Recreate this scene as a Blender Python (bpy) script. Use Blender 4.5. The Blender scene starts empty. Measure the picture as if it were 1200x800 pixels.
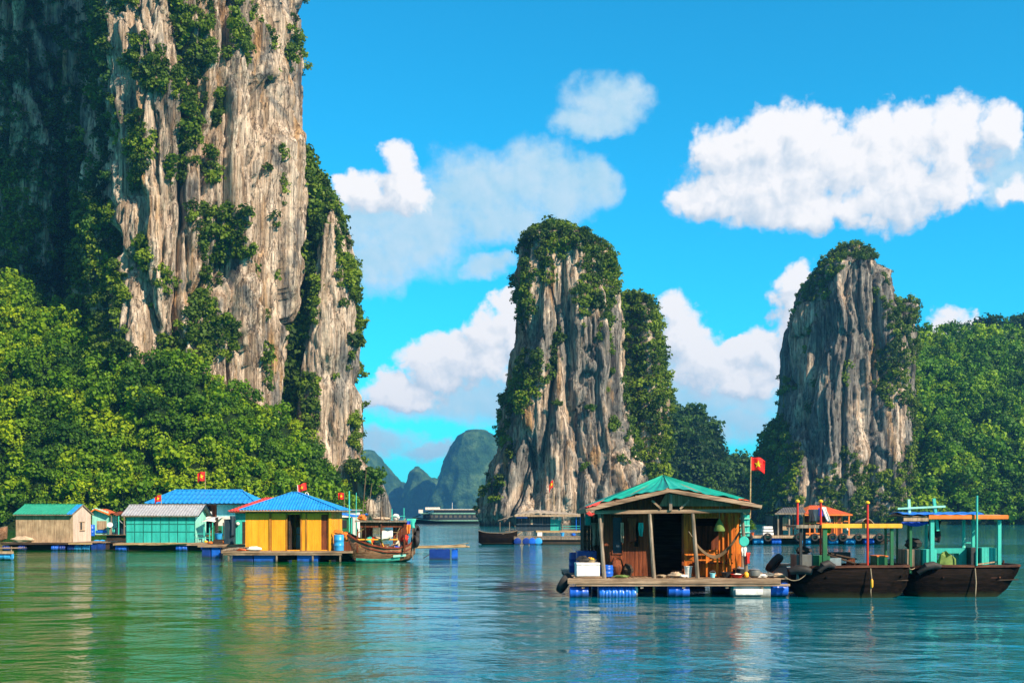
import bpy, bmesh, math, random
import numpy as np
from mathutils import Vector, Matrix
random.seed(7)
SC = bpy.context.scene
COL = SC.collection
R = math.radians

# ---------------------------------------------------------------- camera
FPX, HZ, CH = 1333.0, 604.0, 3.0          # focal length in photo pixels, horizon row, eye height in metres
cd = bpy.data.cameras.new('camera')
cd.sensor_width = 36.0
cd.lens = FPX / 1200 * 36
cd.shift_y = (HZ - 400) / 1200
cd.clip_start = 0.3
cd.clip_end = 20000
cam = bpy.data.objects.new('camera', cd)
cam.location = (0, 0, CH)
cam.rotation_euler = (R(90), 0, 0)
COL.objects.link(cam)
SC.camera = cam

# ---------------------------------------------------------------- sun, exposure
SUN_EL, SUN_OFF = R(35), R(42)            # elevation; how far the sun stands towards the camera from due right
sdir = Vector((math.cos(SUN_OFF) * math.cos(SUN_EL), -math.sin(SUN_OFF) * math.cos(SUN_EL), math.sin(SUN_EL)))
sl = bpy.data.lights.new('sun', 'SUN')
sl.energy = 5.0
sl.angle = R(0.5)
sl.color = (1.0, 0.80, 0.58)
so = bpy.data.objects.new('sun', sl)
so.rotation_euler = sdir.to_track_quat('Z', 'Y').to_euler()
so.location = (60, -60, 120)
COL.objects.link(so)
SC.view_settings.view_transform = 'Standard'
SC.view_settings.look = 'None'
SC.view_settings.exposure = 0.9
SC.view_settings.gamma = 1
SC.view_settings.use_curve_mapping = False
SC.render.engine = 'CYCLES'
SC.cycles.max_bounces = 5
SC.cycles.diffuse_bounces = 2
SC.cycles.glossy_bounces = 3
SC.cycles.transmission_bounces = 2
SC.cycles.volume_bounces = 0
SC.cycles.transparent_max_bounces = 4
SC.cycles.use_denoising = True
SC.cycles.caustics_reflective = False
SC.cycles.caustics_refractive = False

# ---------------------------------------------------------------- world: sky texture with cumulus clouds in direction space
W = bpy.data.worlds.new('World')
SC.world = W
W.use_nodes = True
wn, wl = W.node_tree.nodes, W.node_tree.links
wn.clear()
def wnode(t, **k):
    n = wn.new(t)
    for a, b in k.items():
        setattr(n, a, b)
    return n
def wmath(op, a, b=None, c=None, clamp=False):
    n = wnode('ShaderNodeMath', operation=op, use_clamp=clamp)
    for i, v in enumerate((a, b, c)):
        if v is None: continue
        if isinstance(v, (int, float)): n.inputs[i].default_value = v
        else: wl.new(v, n.inputs[i])
    return n.outputs[0]
def wvec(op, a, b=None, c=None):
    n = wnode('ShaderNodeVectorMath', operation=op)
    for i, v in enumerate((a, b, c)):
        if v is None: continue
        if isinstance(v, tuple): n.inputs[i].default_value = v
        else: wl.new(v, n.inputs[i])
    return n.outputs['Value'] if op == 'DOT_PRODUCT' else n.outputs['Vector']
def wmix(f, a, b, blend='MIX'):
    n = wnode('ShaderNodeMix', data_type='RGBA', blend_type=blend)
    if isinstance(f, (int, float)): n.inputs[0].default_value = f
    else: wl.new(f, n.inputs[0])
    for i, v in ((6, a), (7, b)):
        if isinstance(v, tuple): n.inputs[i].default_value = v + (1,)
        else: wl.new(v, n.inputs[i])
    return n.outputs[2]
def wsmooth(v, lo, hi, a=0.0, b=1.0):
    n = wnode('ShaderNodeMapRange', interpolation_type='SMOOTHSTEP')
    wl.new(v, n.inputs[0])
    for i, x in zip((1, 2, 3, 4), (lo, hi, a, b)): n.inputs[i].default_value = x
    return n.outputs[0]
sky = wnode('ShaderNodeTexSky', sky_type='NISHITA')
sky.sun_disc = False
sky.sun_elevation = SUN_EL
sky.sun_rotation = math.atan2(sdir.x, sdir.y)
sky.air_density = 1.0
sky.dust_density = 0.2
sky.ozone_density = 2.0
tc = wnode('ShaderNodeTexCoord')
sep = wnode('ShaderNodeSeparateXYZ')
wl.new(tc.outputs['Generated'], sep.inputs[0])
az = wmath('ARCTAN2', sep.outputs[0], sep.outputs[1])
el = wmath('ARCTAN2', sep.outputs[2], wmath('SQRT', wmath('ADD', wmath('MULTIPLY', sep.outputs[0], sep.outputs[0]), wmath('MULTIPLY', sep.outputs[1], sep.outputs[1]))))
cmb = wnode('ShaderNodeCombineXYZ')
wl.new(wmath('MULTIPLY', az, 10.0), cmb.inputs[0])
wl.new(wmath('MULTIPLY', el, 10.0), cmb.inputs[1])
P0 = cmb.outputs[0]                       # (azimuth, elevation) in tenths of a radian
def noise(vec, scale, detail, rough=0.5, dist=0.0, col=False):
    n = wnode('ShaderNodeTexNoise')
    wl.new(vec, n.inputs['Vector'])
    n.inputs['Scale'].default_value = scale
    n.inputs['Detail'].default_value = detail
    n.inputs['Roughness'].default_value = rough
    n.inputs['Distortion'].default_value = dist
    return n.outputs['Color' if col else 'Fac']
def cloud_dir(px, py):
    x, z = (px - 600) / FPX, (HZ - py) / FPX
    return 10 * math.atan(x), 10 * math.atan(z / math.sqrt(1 + x * x))
def blobs(vec, lst):
    acc = None
    for px, py, rx, ry in lst:
        cx, cy = cloud_dir(px, py)
        sx, sy = 1 / (rx / FPX * 10), 1 / (ry / FPX * 10)
        v = wvec('MULTIPLY_ADD', vec, (sx, sy, 0), (-cx * sx, -cy * sy, 0))
        d = wmath('SUBTRACT', 1.0, wvec('DOT_PRODUCT', v, v))
        acc = d if acc is None else wmath('SMOOTH_MAX', acc, d, 0.35)
    return acc
CUM = [(465,190,27,26),(470,218,36,30),(432,226,36,24),(404,222,16,14),
       (845,185,42,44),(900,170,50,42),(950,165,40,40),(905,215,110,50),(1000,200,70,52),(1050,170,52,48),(1105,165,50,46),(1060,215,90,52),(1170,150,24,28),(1190,215,16,22),(960,245,110,26),(840,230,55,28),
       (575,385,34,34),(592,358,22,20),(540,408,46,26),(510,440,42,22),(455,455,28,26),(485,462,40,20),(565,430,50,30),
       (785,360,28,28),(800,385,34,36),(815,425,44,44),(850,425,50,26),(790,400,24,30),(900,410,40,28),(930,345,26,34),(940,325,22,20),(925,390,26,36),(870,405,24,10),
       (1110,380,30,18),(1135,384,28,14),(1160,388,20,8),
       (870,445,60,26),(600,385,28,44),(520,425,62,32),(470,470,50,16)]
VEIL = [(710,120,48,30),(685,145,36,20),(735,110,34,16),(705,150,36,14),
        (560,225,70,44),(620,205,62,36),(660,225,56,30),(590,260,70,30),(480,270,80,50),(420,260,50,40),(440,310,56,30),(500,245,60,34),
        (575,315,34,14),(700,215,26,26),
        (430,520,60,16),(510,470,90,26),(820,495,110,18),(870,470,60,26),(520,530,60,10),(800,460,70,30),
        (1180,200,30,30),(560,470,90,30),(850,500,60,22),(760,430,60,40)]
w1 = wvec('MULTIPLY_ADD', wvec('SUBTRACT', noise(P0, 1.8, 5, 0.6, col=True), (0.5, 0.5, 0.5)), (0.5, 0.42, 0), P0)
fb = noise(P0, 5.5, 6, 0.62)
fb_up = noise(wvec('ADD', P0, (0.045, 0.06, 0)), 5.5, 6, 0.62)
def voro(vec, scale):
    n = wnode('ShaderNodeTexVoronoi', feature='SMOOTH_F1', voronoi_dimensions='2D')
    wl.new(vec, n.inputs['Vector']); n.inputs['Scale'].default_value = scale; n.inputs['Detail'].default_value = 3.0
    n.inputs['Roughness'].default_value = 0.55; n.inputs['Smoothness'].default_value = 0.35; n.inputs['Randomness'].default_value = 0.95
    return n.outputs['Distance']
wb = wvec('MULTIPLY_ADD', wvec('SUBTRACT', noise(P0, 4.0, 3, 0.55, col=True), (0.5, 0.5, 0.5)), (0.22, 0.22, 0), P0)
bil = voro(wb, 3.4)
bil_up = voro(wvec('ADD', wb, (0.05, 0.07, 0)), 3.4)
big = noise(P0, 1.3, 3, 0.5)
big_up = noise(wvec('ADD', P0, (0.10, 0.16, 0)), 1.3, 3, 0.5)
dc = wmath('ADD', wmath('ADD', blobs(w1, CUM), wmath('MULTIPLY', wmath('SUBTRACT', fb, 0.5), 1.1)), wmath('MULTIPLY', wmath('SUBTRACT', 0.90, bil), 0.62))
ac = wsmooth(dc, -0.10, 0.62)
dv = wmath('ADD', blobs(w1, VEIL), wmath('MULTIPLY', wmath('SUBTRACT', fb, 0.5), 1.7))
av = wmath('MULTIPLY', wsmooth(dv, -0.6, 0.95), 0.92)
relief = wmath('ADD', wmath('MULTIPLY', wmath('SUBTRACT', fb, fb_up), 2.6), wmath('MULTIPLY', wmath('SUBTRACT', big, big_up), 4.5))
dsun = wmath('SUBTRACT', blobs(wvec('ADD', w1, (0.10, 0.17, 0)), CUM), blobs(w1, CUM))      # density towards the sun
lum = wmath('ADD', 0.70, wmath('SUBTRACT', wmath('ADD', wmath('MULTIPLY', relief, 0.28), wmath('MULTIPLY', wmath('SUBTRACT', bil_up, bil), 0.7)), wmath('MULTIPLY', dsun, 1.2)), clamp=True)
ccol = wmix(lum, (4.2, 5.0, 5.9), (7.3, 7.15, 7.2))
vcol = wmix(wmath('ADD', 0.4, wmath('MULTIPLY', relief, 0.28), clamp=True), (2.9, 5.0, 6.3), (5.2, 6.1, 6.8))
skyc = wmix(1.0, sky.outputs[0], (0.10, 1.28, 1.55), 'MULTIPLY')
# added broken cloud, out of view behind and overhead, for neutral fill light
on_ = wmath('ADD', noise(P0, 0.35, 5, 0.6), wmath('MULTIPLY', wmath('MAXIMUM', wsmooth(wmath('ABSOLUTE', az), 0.75, 1.3), wsmooth(el, 0.8, 1.1)), 1.0))
ao = wmath('MULTIPLY', wsmooth(on_, 1.42, 1.56), wsmooth(el, 0.02, 0.2))
ocol = wmix(fb, (1.8, 1.8, 1.9), (3.4, 3.2, 3.0))
skyc = wmix(ao, skyc, ocol)
s1 = wmix(av, skyc, vcol)
s2 = wmix(ac, s1, ccol)
bg = wnode('ShaderNodeBackground')
bg.inputs['Strength'].default_value = 0.077
wl.new(s2, bg.inputs['Color'])
wo = wnode('ShaderNodeOutputWorld')
wl.new(bg.outputs[0], wo.inputs['Surface'])
W.cycles.sampling_method = 'MANUAL'
W.cycles.sample_map_resolution = 512

# ---------------------------------------------------------------- numpy noise
_rng = np.random.RandomState(3)
_perm = np.concatenate([_rng.permutation(256)] * 2)
_g = _rng.normal(size=(256, 3)); _g /= np.linalg.norm(_g, axis=1)[:, None]
def pn(x, y, z):
    xi, yi, zi = np.floor(x).astype(int), np.floor(y).astype(int), np.floor(z).astype(int)
    xf, yf, zf = x - xi, y - yi, z - zi
    u, v, w = (t * t * t * (t * (t * 6 - 15) + 10) for t in (xf, yf, zf))
    xi &= 255; yi &= 255; zi &= 255
    out = 0
    for a in (0, 1):
        for b in (0, 1):
            for c in (0, 1):
                h = _perm[_perm[_perm[(xi + a) & 255] + ((yi + b) & 255)] + ((zi + c) & 255)]
                g = _g[h]
                d = g[..., 0] * (xf - a) + g[..., 1] * (yf - b) + g[..., 2] * (zf - c)
                out = out + d * (u if a else 1 - u) * (v if b else 1 - v) * (w if c else 1 - w)
    return out * 1.5
def fbm(x, y, z, o=4, g=0.5):
    s, a, t = 0, 1.0, 0
    for i in range(o):
        s = s + a * pn(x * 2**i + 17.3 * i, y * 2**i + 5.1 * i, z * 2**i + 9.7 * i); t += a; a *= g
    return s / t
def ridged(x, y, z, o=3, g=0.5):
    s, a, t = 0, 1.0, 0
    for i in range(o):
        s = s + a * (1 - 2 * np.abs(pn(x * 2**i + 7.3 * i, y * 2**i + 15.1 * i, z * 2**i + 3.7 * i))); t += a; a *= g
    return s / t
def sstep(a, b, x):
    t = np.clip((x - a) / (b - a), 0, 1); return t * t * (3 - 2 * t)

def worley(x, y, z):
    """nearest and second nearest jittered cell: returns a random value per cell and the distance to its border"""
    xi, yi, zi = np.floor(x).astype(int), np.floor(y).astype(int), np.floor(z).astype(int)
    f1 = np.full(x.shape, 9.0); f2 = np.full(x.shape, 9.0); v = np.zeros(x.shape)
    for a in (-1, 0, 1):
        for b in (-1, 0, 1):
            for c in (-1, 0, 1):
                h = _perm[_perm[_perm[(xi + a) & 255] + ((yi + b) & 255)] + ((zi + c) & 255)]
                j = _g[h] * 0.42
                d = np.sqrt((xi + a + 0.5 + j[..., 0] - x) ** 2 + (yi + b + 0.5 + j[..., 1] - y) ** 2 + (zi + c + 0.5 + j[..., 2] - z) ** 2)
                n = d < f1
                f2 = np.where(n, f1, np.minimum(f2, d)); v = np.where(n, h / 255.0, v); f1 = np.where(n, d, f1)
    return v, f2 - f1

# ---------------------------------------------------------------- tagging
def tag(o, label=None, cat=None, group=None, kind=None):
    if label: o['label'] = label
    if cat: o['category'] = cat
    if group: o['group'] = group
    if kind: o['kind'] = kind
    return o
def thing(name, label, cat, loc=(0, 0, 0), rz=0.0, group=None):
    o = bpy.data.objects.new(name, None)
    o.location = loc; o.rotation_euler = (0, 0, rz); o.empty_display_size = 0.3
    COL.objects.link(o)
    return tag(o, label, cat, group)
def mesh_np(name, V, F, mat, parent=None, smooth=True, colors=None):
    V = np.asarray(V, dtype=np.float32); F = np.asarray(F, dtype=np.int32)
    n, k = F.shape
    me = bpy.data.meshes.new(name)
    me.vertices.add(len(V)); me.vertices.foreach_set('co', V.ravel())
    me.loops.add(n * k); me.loops.foreach_set('vertex_index', F.ravel())
    me.polygons.add(n)
    me.polygons.foreach_set('loop_start', np.arange(0, n * k, k, dtype=np.int32))
    me.polygons.foreach_set('use_smooth', np.full(n, smooth, dtype=bool))
    me.update(calc_edges=True)
    if colors is not None:
        at = me.attributes.new('tint', 'FLOAT_COLOR', 'POINT')
        c = np.ones((len(V), 4), dtype=np.float32); c[:, :3] = colors
        at.data.foreach_set('color', c.ravel())
    me.materials.append(mat)
    o = bpy.data.objects.new(name, me)
    COL.objects.link(o)
    if parent: o.parent = parent
    return o
def project(V):
    d = np.maximum(V[:, 1], 1)
    return 600 + V[:, 0] / d * FPX, HZ - (V[:, 2] - CH) / d * FPX

# ---------------------------------------------------------------- materials
def new_mat(name):
    m = bpy.data.materials.new(name); m.use_nodes = True
    nt = m.node_tree; b = nt.nodes['Principled BSDF']
    return m, nt, b
def nn(nt, t, **k):
    n = nt.nodes.new(t)
    for a, b in k.items(): setattr(n, a, b)
    return n
def mapped_noise(nt, scale3, scale=1.0, detail=4, rough=0.55, dist=0.0, loc=(0, 0, 0), coord='Object'):
    t = nn(nt, 'ShaderNodeTexCoord'); mp = nn(nt, 'ShaderNodeMapping'); n = nn(nt, 'ShaderNodeTexNoise')
    if coord == 'World':
        g = nn(nt, 'ShaderNodeNewGeometry'); nt.links.new(g.outputs['Position'], mp.inputs[0])
    else: nt.links.new(t.outputs[coord], mp.inputs[0])
    mp.inputs['Scale'].default_value = scale3; mp.inputs['Location'].default_value = loc
    nt.links.new(mp.outputs[0], n.inputs['Vector'])
    n.inputs['Scale'].default_value = scale; n.inputs['Detail'].default_value = detail
    n.inputs['Roughness'].default_value = rough; n.inputs['Distortion'].default_value = dist
    return n.outputs['Fac']
def ramp(nt, fac, stops, interp='LINEAR'):
    r = nn(nt, 'ShaderNodeValToRGB'); r.color_ramp.interpolation = interp
    e = r.color_ramp.elements
    while len(e) < len(stops): e.new(0.5)
    for i, (p, c) in enumerate(stops):
        e[i].position = p; e[i].color = tuple(c) + (1,) if len(c) == 3 else c
    nt.links.new(fac, r.inputs[0]); return r.outputs[0]
def mixc(nt, f, a, b, blend='MIX'):
    n = nn(nt, 'ShaderNodeMix', data_type='RGBA', blend_type=blend)
    for i, v in ((0, f), (6, a), (7, b)):
        if isinstance(v, (int, float)): n.inputs[i].default_value = v
        elif isinstance(v, tuple): n.inputs[i].default_value = v + (1,)
        else: nt.links.new(v, n.inputs[i])
    return n.outputs[2]
def bump(nt, b, h, strength, dist, prev=None):
    n = nn(nt, 'ShaderNodeBump'); n.inputs['Strength'].default_value = strength; n.inputs['Distance'].default_value = dist
    nt.links.new(h, n.inputs['Height'])
    if prev is not None: nt.links.new(prev, n.inputs['Normal'])
    nt.links.new(n.outputs[0], b.inputs['Normal']); return n.outputs[0]
_MC = {}
def waterline(nt, b, col):
    """algae and damp dirt where a thing sits in the sea"""
    g = nn(nt, 'ShaderNodeNewGeometry'); s = nn(nt, 'ShaderNodeSeparateXYZ'); nt.links.new(g.outputs['Position'], s.inputs[0])
    n = mapped_noise(nt, (2.5, 2.5, 2.5), 1, 4, 0.6, coord='World')
    a = nn(nt, 'ShaderNodeMath', operation='MULTIPLY_ADD'); nt.links.new(n, a.inputs[0]); a.inputs[1].default_value = -0.35; nt.links.new(s.outputs[2], a.inputs[2])
    m = nn(nt, 'ShaderNodeMapRange'); nt.links.new(a.outputs[0], m.inputs[0]); m.inputs[1].default_value = -0.16; m.inputs[2].default_value = 0.04; m.inputs[3].default_value = 0.85; m.inputs[4].default_value = 0.0
    return mixc(nt, m.outputs[0], col, (0.022, 0.030, 0.014))
def paint(name, c, rough=0.55, wear=0.25, scale=2.5, dirt=(0.10, 0.08, 0.06), metal=0.0, streak=True, spec=0.4):
    """painted or plain surface with blotchy fading, streaks of dirt and a little unevenness"""
    if name in _MC: return _MC[name]
    m, nt, b = new_mat(name)
    n1 = mapped_noise(nt, (scale, scale, scale * (0.25 if streak else 1)), 1, 5, 0.65)
    n2 = mapped_noise(nt, (scale * 4, scale * 4, scale * 4), 1, 4, 0.6, loc=(3, 7, 1))
    light = tuple(min(1, x * 1.18 + 0.015) for x in c); dark = tuple(x * 0.72 for x in c)
    base = ramp(nt, n1, [(0.3, dark), (0.5, c), (0.72, light)])
    f = ramp(nt, n2, [(0.52, (0, 0, 0)), (0.72, (wear, wear, wear))])
    nt.links.new(waterline(nt, b, mixc(nt, f, base, dirt)), b.inputs['Base Color'])
    b.inputs['Roughness'].default_value = rough; b.inputs['Metallic'].default_value = metal
    b.inputs['Specular IOR Level'].default_value = spec
    bump(nt, b, n2, 0.25, 0.01)
    _MC[name] = m; return m
def wood(name, c1, c2, axis='z', rough=0.8, fine=14):
    if name in _MC: return _MC[name]
    m, nt, b = new_mat(name)
    s = {'x': (0.7, fine, fine), 'y': (fine, 0.7, fine), 'z': (fine, fine, 0.7)}[axis]
    n1 = mapped_noise(nt, s, 1, 5, 0.7, 0.6)
    n2 = mapped_noise(nt, (1.3, 1.3, 1.3), 1, 3, 0.6, loc=(4, 1, 8))
    a = ramp(nt, n1, [(0.28, tuple(x * 0.5 for x in c1)), (0.45, c1), (0.62, c2), (0.8, tuple(min(1, x * 1.2) for x in c2))])
    v = ramp(nt, n2, [(0.3, (0.65, 0.63, 0.6)), (0.7, (1.15, 1.12, 1.1))])
    nt.links.new(waterline(nt, b, mixc(nt, 1.0, a, v, 'MULTIPLY')), b.inputs['Base Color'])
    b.inputs['Roughness'].default_value = rough; b.inputs['Specular IOR Level'].default_value = 0.25 if max(c1) > 0.02 else 0.08
    bump(nt, b, n1, 0.5, 0.015)
    _MC[name] = m; return m
# ================================================================ TERRAIN
def rock_mat(name, warm=0.55, dark=0.5):
    m, nt, b = new_mat(name)
    st = mapped_noise(nt, (0.55, 0.55, 0.035), 1, 7, 0.68, 0.5, coord='World')      # vertical water streaks
    fine = mapped_noise(nt, (2.4, 2.4, 0.08), 1, 6, 0.7, 0.3, coord='World')
    patch = mapped_noise(nt, (0.07, 0.07, 0.035), 1, 5, 0.62, 0.8, coord='World')
    och = mapped_noise(nt, (0.16, 0.16, 0.03), 1, 4, 0.6, 0.5, loc=(40, 3, 9), coord='World')
    crk = mapped_noise(nt, (0.8, 0.8, 0.5), 1, 8, 0.72, 0.2, loc=(3, 30, 9), coord='World')
    grey = ramp(nt, st, [(0.30, (0.045, 0.048, 0.055)), (0.44, (0.15, 0.15, 0.15)), (0.60, (0.32, 0.30, 0.28)), (0.76, (0.50, 0.46, 0.41))])
    cream = ramp(nt, st, [(0.26, (0.13, 0.095, 0.07)), (0.40, (0.34, 0.255, 0.185)), (0.54, (0.64, 0.525, 0.435)), (0.72, (0.82, 0.73, 0.63))])
    orange = ramp(nt, fine, [(0.3, (0.30, 0.15, 0.06)), (0.7, (0.62, 0.38, 0.16))])
    w = nn(nt, 'ShaderNodeMapRange', interpolation_type='SMOOTHSTEP')
    nt.links.new(patch, w.inputs[0]); w.inputs[1].default_value = 0.62 - warm * 0.3; w.inputs[2].default_value = 0.72 - warm * 0.3
    c = mixc(nt, w.outputs[0], grey, cream)
    o = nn(nt, 'ShaderNodeMapRange', interpolation_type='SMOOTHSTEP')
    nt.links.new(och, o.inputs[0]); o.inputs[1].default_value = 0.55; o.inputs[2].default_value = 0.70; o.inputs[4].default_value = 0.75
    c = mixc(nt, o.outputs[0], c, orange)
    k = ramp(nt, fine, [(0.30, (0.22, 0.21, 0.21)), (0.42, (0.95, 0.94, 0.93)), (0.7, (1.26, 1.22, 1.16))])
    c = mixc(nt, 1.0, c, k, 'MULTIPLY')
    k2 = ramp(nt, crk, [(0.38, (0.30, 0.29, 0.28)), (0.47, (1, 1, 1))])
    c = mixc(nt, 0.55, c, k2, 'MULTIPLY')
    ls = mapped_noise(nt, (1.3, 1.3, 0.012), 1, 5, 0.65, 0.15, loc=(6, 9, 1), coord='World')
    c = mixc(nt, 0.85, c, ramp(nt, ls, [(0.33, (0.28, 0.28, 0.29)), (0.46, (0.9, 0.9, 0.9)), (0.65, (1.22, 1.2, 1.17))]), 'MULTIPLY')
    jn = mapped_noise(nt, (0.5, 0.5, 0.03), 1, 4, 0.6, 0.35, loc=(11, 5, 2), coord='World')      # long thin joints
    ja = nn(nt, 'ShaderNodeMath', operation='SUBTRACT'); nt.links.new(jn, ja.inputs[0]); ja.inputs[1].default_value = 0.5
    jb = nn(nt, 'ShaderNodeMath', operation='ABSOLUTE'); nt.links.new(ja.outputs[0], jb.inputs[0])
    jm = nn(nt, 'ShaderNodeMapRange', interpolation_type='SMOOTHSTEP'); nt.links.new(jb.outputs[0], jm.inputs[0]); jm.inputs[1].default_value = 0.0; jm.inputs[2].default_value = 0.022; jm.inputs[3].default_value = 0.4; jm.inputs[4].default_value = 1.0
    c = mixc(nt, 1.0, c, jm.outputs[0], 'MULTIPLY')
    # dark tide band and moss low down on the waterline
    g = nn(nt, 'ShaderNodeNewGeometry'); s = nn(nt, 'ShaderNodeSeparateXYZ'); nt.links.new(g.outputs['Position'], s.inputs[0])
    t = nn(nt, 'ShaderNodeMapRange'); nt.links.new(s.outputs[2], t.inputs[0]); t.inputs[1].default_value = 0.4; t.inputs[2].default_value = 2.0; t.inputs[3].default_value = 0.8; t.inputs[4].default_value = 0
    c = mixc(nt, t.outputs[0], c, (0.035, 0.035, 0.03))
    nt.links.new(c, b.inputs['Base Color'])
    b.inputs['Roughness'].default_value = 0.95; b.inputs['Specular IOR Level'].default_value = 0.1
    p = bump(nt, b, crk, 0.9, 0.8)
    p = bump(nt, b, jm.outputs[0], 1.0, 0.6, p)
    bump(nt, b, fine, 0.9, 0.7, p)
    return m
def green_mat(name, cols, sc=0.12):
    m, nt, b = new_mat(name)
    n1 = mapped_noise(nt, (sc, sc, sc), 1, 8, 0.7, coord='World')
    n2 = mapped_noise(nt, (sc * 4, sc * 4, sc * 4), 1, 5, 0.7, coord='World')
    a = ramp(nt, n1, [(0.3, cols[0]), (0.5, cols[1]), (0.7, cols[2])])
    nt.links.new(a, b.inputs['Base Color'])
    b.inputs['Roughness'].default_value = 0.9; b.inputs['Specular IOR Level'].default_value = 0.1
    p = bump(nt, b, n1, 0.8, 3.0 if sc > 0.04 else 14.0); bump(nt, b, n2, 1.0, 1.2, p)
    return m
ROCK_L = rock_mat('limestone_cream', 0.78)
ROCK_C = rock_mat('limestone_mixed', 0.62)
ROCK_R = rock_mat('limestone_grey', 0.40)
SOIL = green_mat('undergrowth', [(0.012, 0.028, 0.01), (0.02, 0.05, 0.012), (0.04, 0.075, 0.02)])
FAR = green_mat('far_forest', [(0.008, 0.03, 0.02), (0.03, 0.085, 0.035), (0.12, 0.21, 0.09)], 0.03)

def smooth_poly(P, it=1):
    for _ in range(it):
        Q = np.roll(P, -1, 0); P = np.stack([0.8 * P + 0.2 * Q, 0.2 * P + 0.8 * Q], 1).reshape(-1, 2)
    return P
def rock_disp(P, amp, seed=0.0):
    x, y, z = P[:, 0] + seed, P[:, 1] + seed * 0.7, P[:, 2]
    wx = x + 3.0 * fbm(x / 22, y / 22, z / 30, 3); wy = y + 3.0 * fbm(x / 22 + 9, y / 22, z / 30, 3)
    d = 8.0 * fbm(wx / 20, wy / 20, z / 110, 2)                                  # buttresses
    v, e = worley(wx / 6.5, wy / 6.5, z / 55 + 0.25 * fbm(x / 8, y / 8, z / 9, 2)); d = d + 3.2 * v - 1.6 * (1 - sstep(0.0, 0.14, e))   # tall blocks split by joints
    v, e = worley(wx / 2.7 + 7, wy / 2.7, z / 22); d = d + 1.5 * v - 0.8 * (1 - sstep(0.0, 0.2, e))
    v, e = worley(x / 1.2 + 3, y / 1.2, z / 6.5); d = d + 0.7 * v
    c = np.clip(1 - 3.6 * np.abs(pn(wx / 8, wy / 8, z / 90)), 0, 1); d = d - 4.8 * c ** 1.5 # deep gullies
    c = np.clip(1 - 3.5 * np.abs(pn(wx / 1.8 + 5, wy / 1.8, z / 34)), 0, 1); d = d - 1.1 * c
    h = fbm(wx / 11 + 3, wy / 11, z / 5.5, 4); q = h * 4; fl = np.floor(q)
    d = d + (fl + sstep(0.4, 0.6, q - fl)) * 0.15                               # bedding ledges
    d = d + 0.28 * fbm(x / 1.3, y / 1.3, z / 5.0, 3)
    c = np.clip(pn(x / 13 + 50, y / 13, z / 15) - 0.38, 0, 1); d = d - 14 * c    # hollows and caves
    return d * amp - 1.8 * (1 - sstep(1.2, 3.2, z + 0.8 * pn(x / 5, y / 5, z)))      # tidal notch
def veg_disp(P, amp, seed=0.0):
    x, y, z = P[:, 0] + seed, P[:, 1], P[:, 2]
    v, e = worley(x / 7.5, y / 7.5, z / 6.5)
    w, f = worley(x / 3.4, y / 3.4, z / 3.2)
    u, g = worley(x / 17 + 4, y / 17, z / 15)
    return amp * (6.0 * fbm(x / 26, y / 26, z / 30, 3) + 4.5 * np.sqrt(np.clip(g, 0, 1)) + 3.0 * v + 3.4 * np.sqrt(np.clip(e, 0, 1)) + 1.3 * np.sqrt(np.clip(f, 0, 1)))
GRIDS = {}
def ring_terrain(name, zs, ring, mat, disp, amp, seed=0.0, shrink_top=True, extra=None):
    """stack of closed rings; each vertex pushed along its outward normal by the rock noise"""
    rings = np.stack([ring(z) for z in zs])                  # nz, nt, 2
    nz, nt_, _ = rings.shape
    V = np.concatenate([rings, np.broadcast_to(np.asarray(zs)[:, None, None], (nz, nt_, 1))], 2)
    tx = np.roll(rings, -1, 1) - np.roll(rings, 1, 1)
    N = np.stack([tx[..., 1], -tx[..., 0]], 2); N /= np.linalg.norm(N, axis=2, keepdims=True) + 1e-9
    flat = V.reshape(-1, 3)
    d = disp(flat, amp, seed).reshape(nz, nt_)
    d = d - np.median(d)
    V[..., 0] += N[..., 0] * d; V[..., 1] += N[..., 1] * d
    cen = rings.mean(1)
    tops = []
    H = V[-1].copy()                                         # cap: rings closing over the summit
    for i in range(1, 9):
        t = i / 8.0
        r = H.copy(); r[:, :2] = cen[-1] + (H[:, :2] - cen[-1]) * math.cos(t * math.pi / 2)
        rr = np.abs(H[:, :2] - cen[-1]).mean()
        r[:, 2] = zs[-1] + math.sin(t * math.pi / 2) * min(rr * 0.5, 6) + 1.2 * fbm(r[:, 0] / 4, r[:, 1] / 4, r[:, 2] / 4, 3) * (1 - t)
        tops.append(r)
    V = np.concatenate([V, np.stack(tops)])
    nz = V.shape[0]
    idx = np.arange(nz * nt_).reshape(nz, nt_); j = np.roll(idx, -1, 1)
    F = np.stack([idx[:-1], j[:-1], j[1:], idx[1:]], 2).reshape(-1, 4)
    VV = V.reshape(-1, 3)
    o = mesh_np(name, VV, F, mat); tag(o, kind='structure')
    du = np.roll(V, -1, 1) - np.roll(V, 1, 1); dz = np.gradient(V, axis=0)
    NN = np.cross(du, dz); NN /= np.linalg.norm(NN, axis=2, keepdims=True) + 1e-9
    GRIDS[name if extra is None else extra] = (VV, NN.reshape(-1, 3))
    return o
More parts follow.
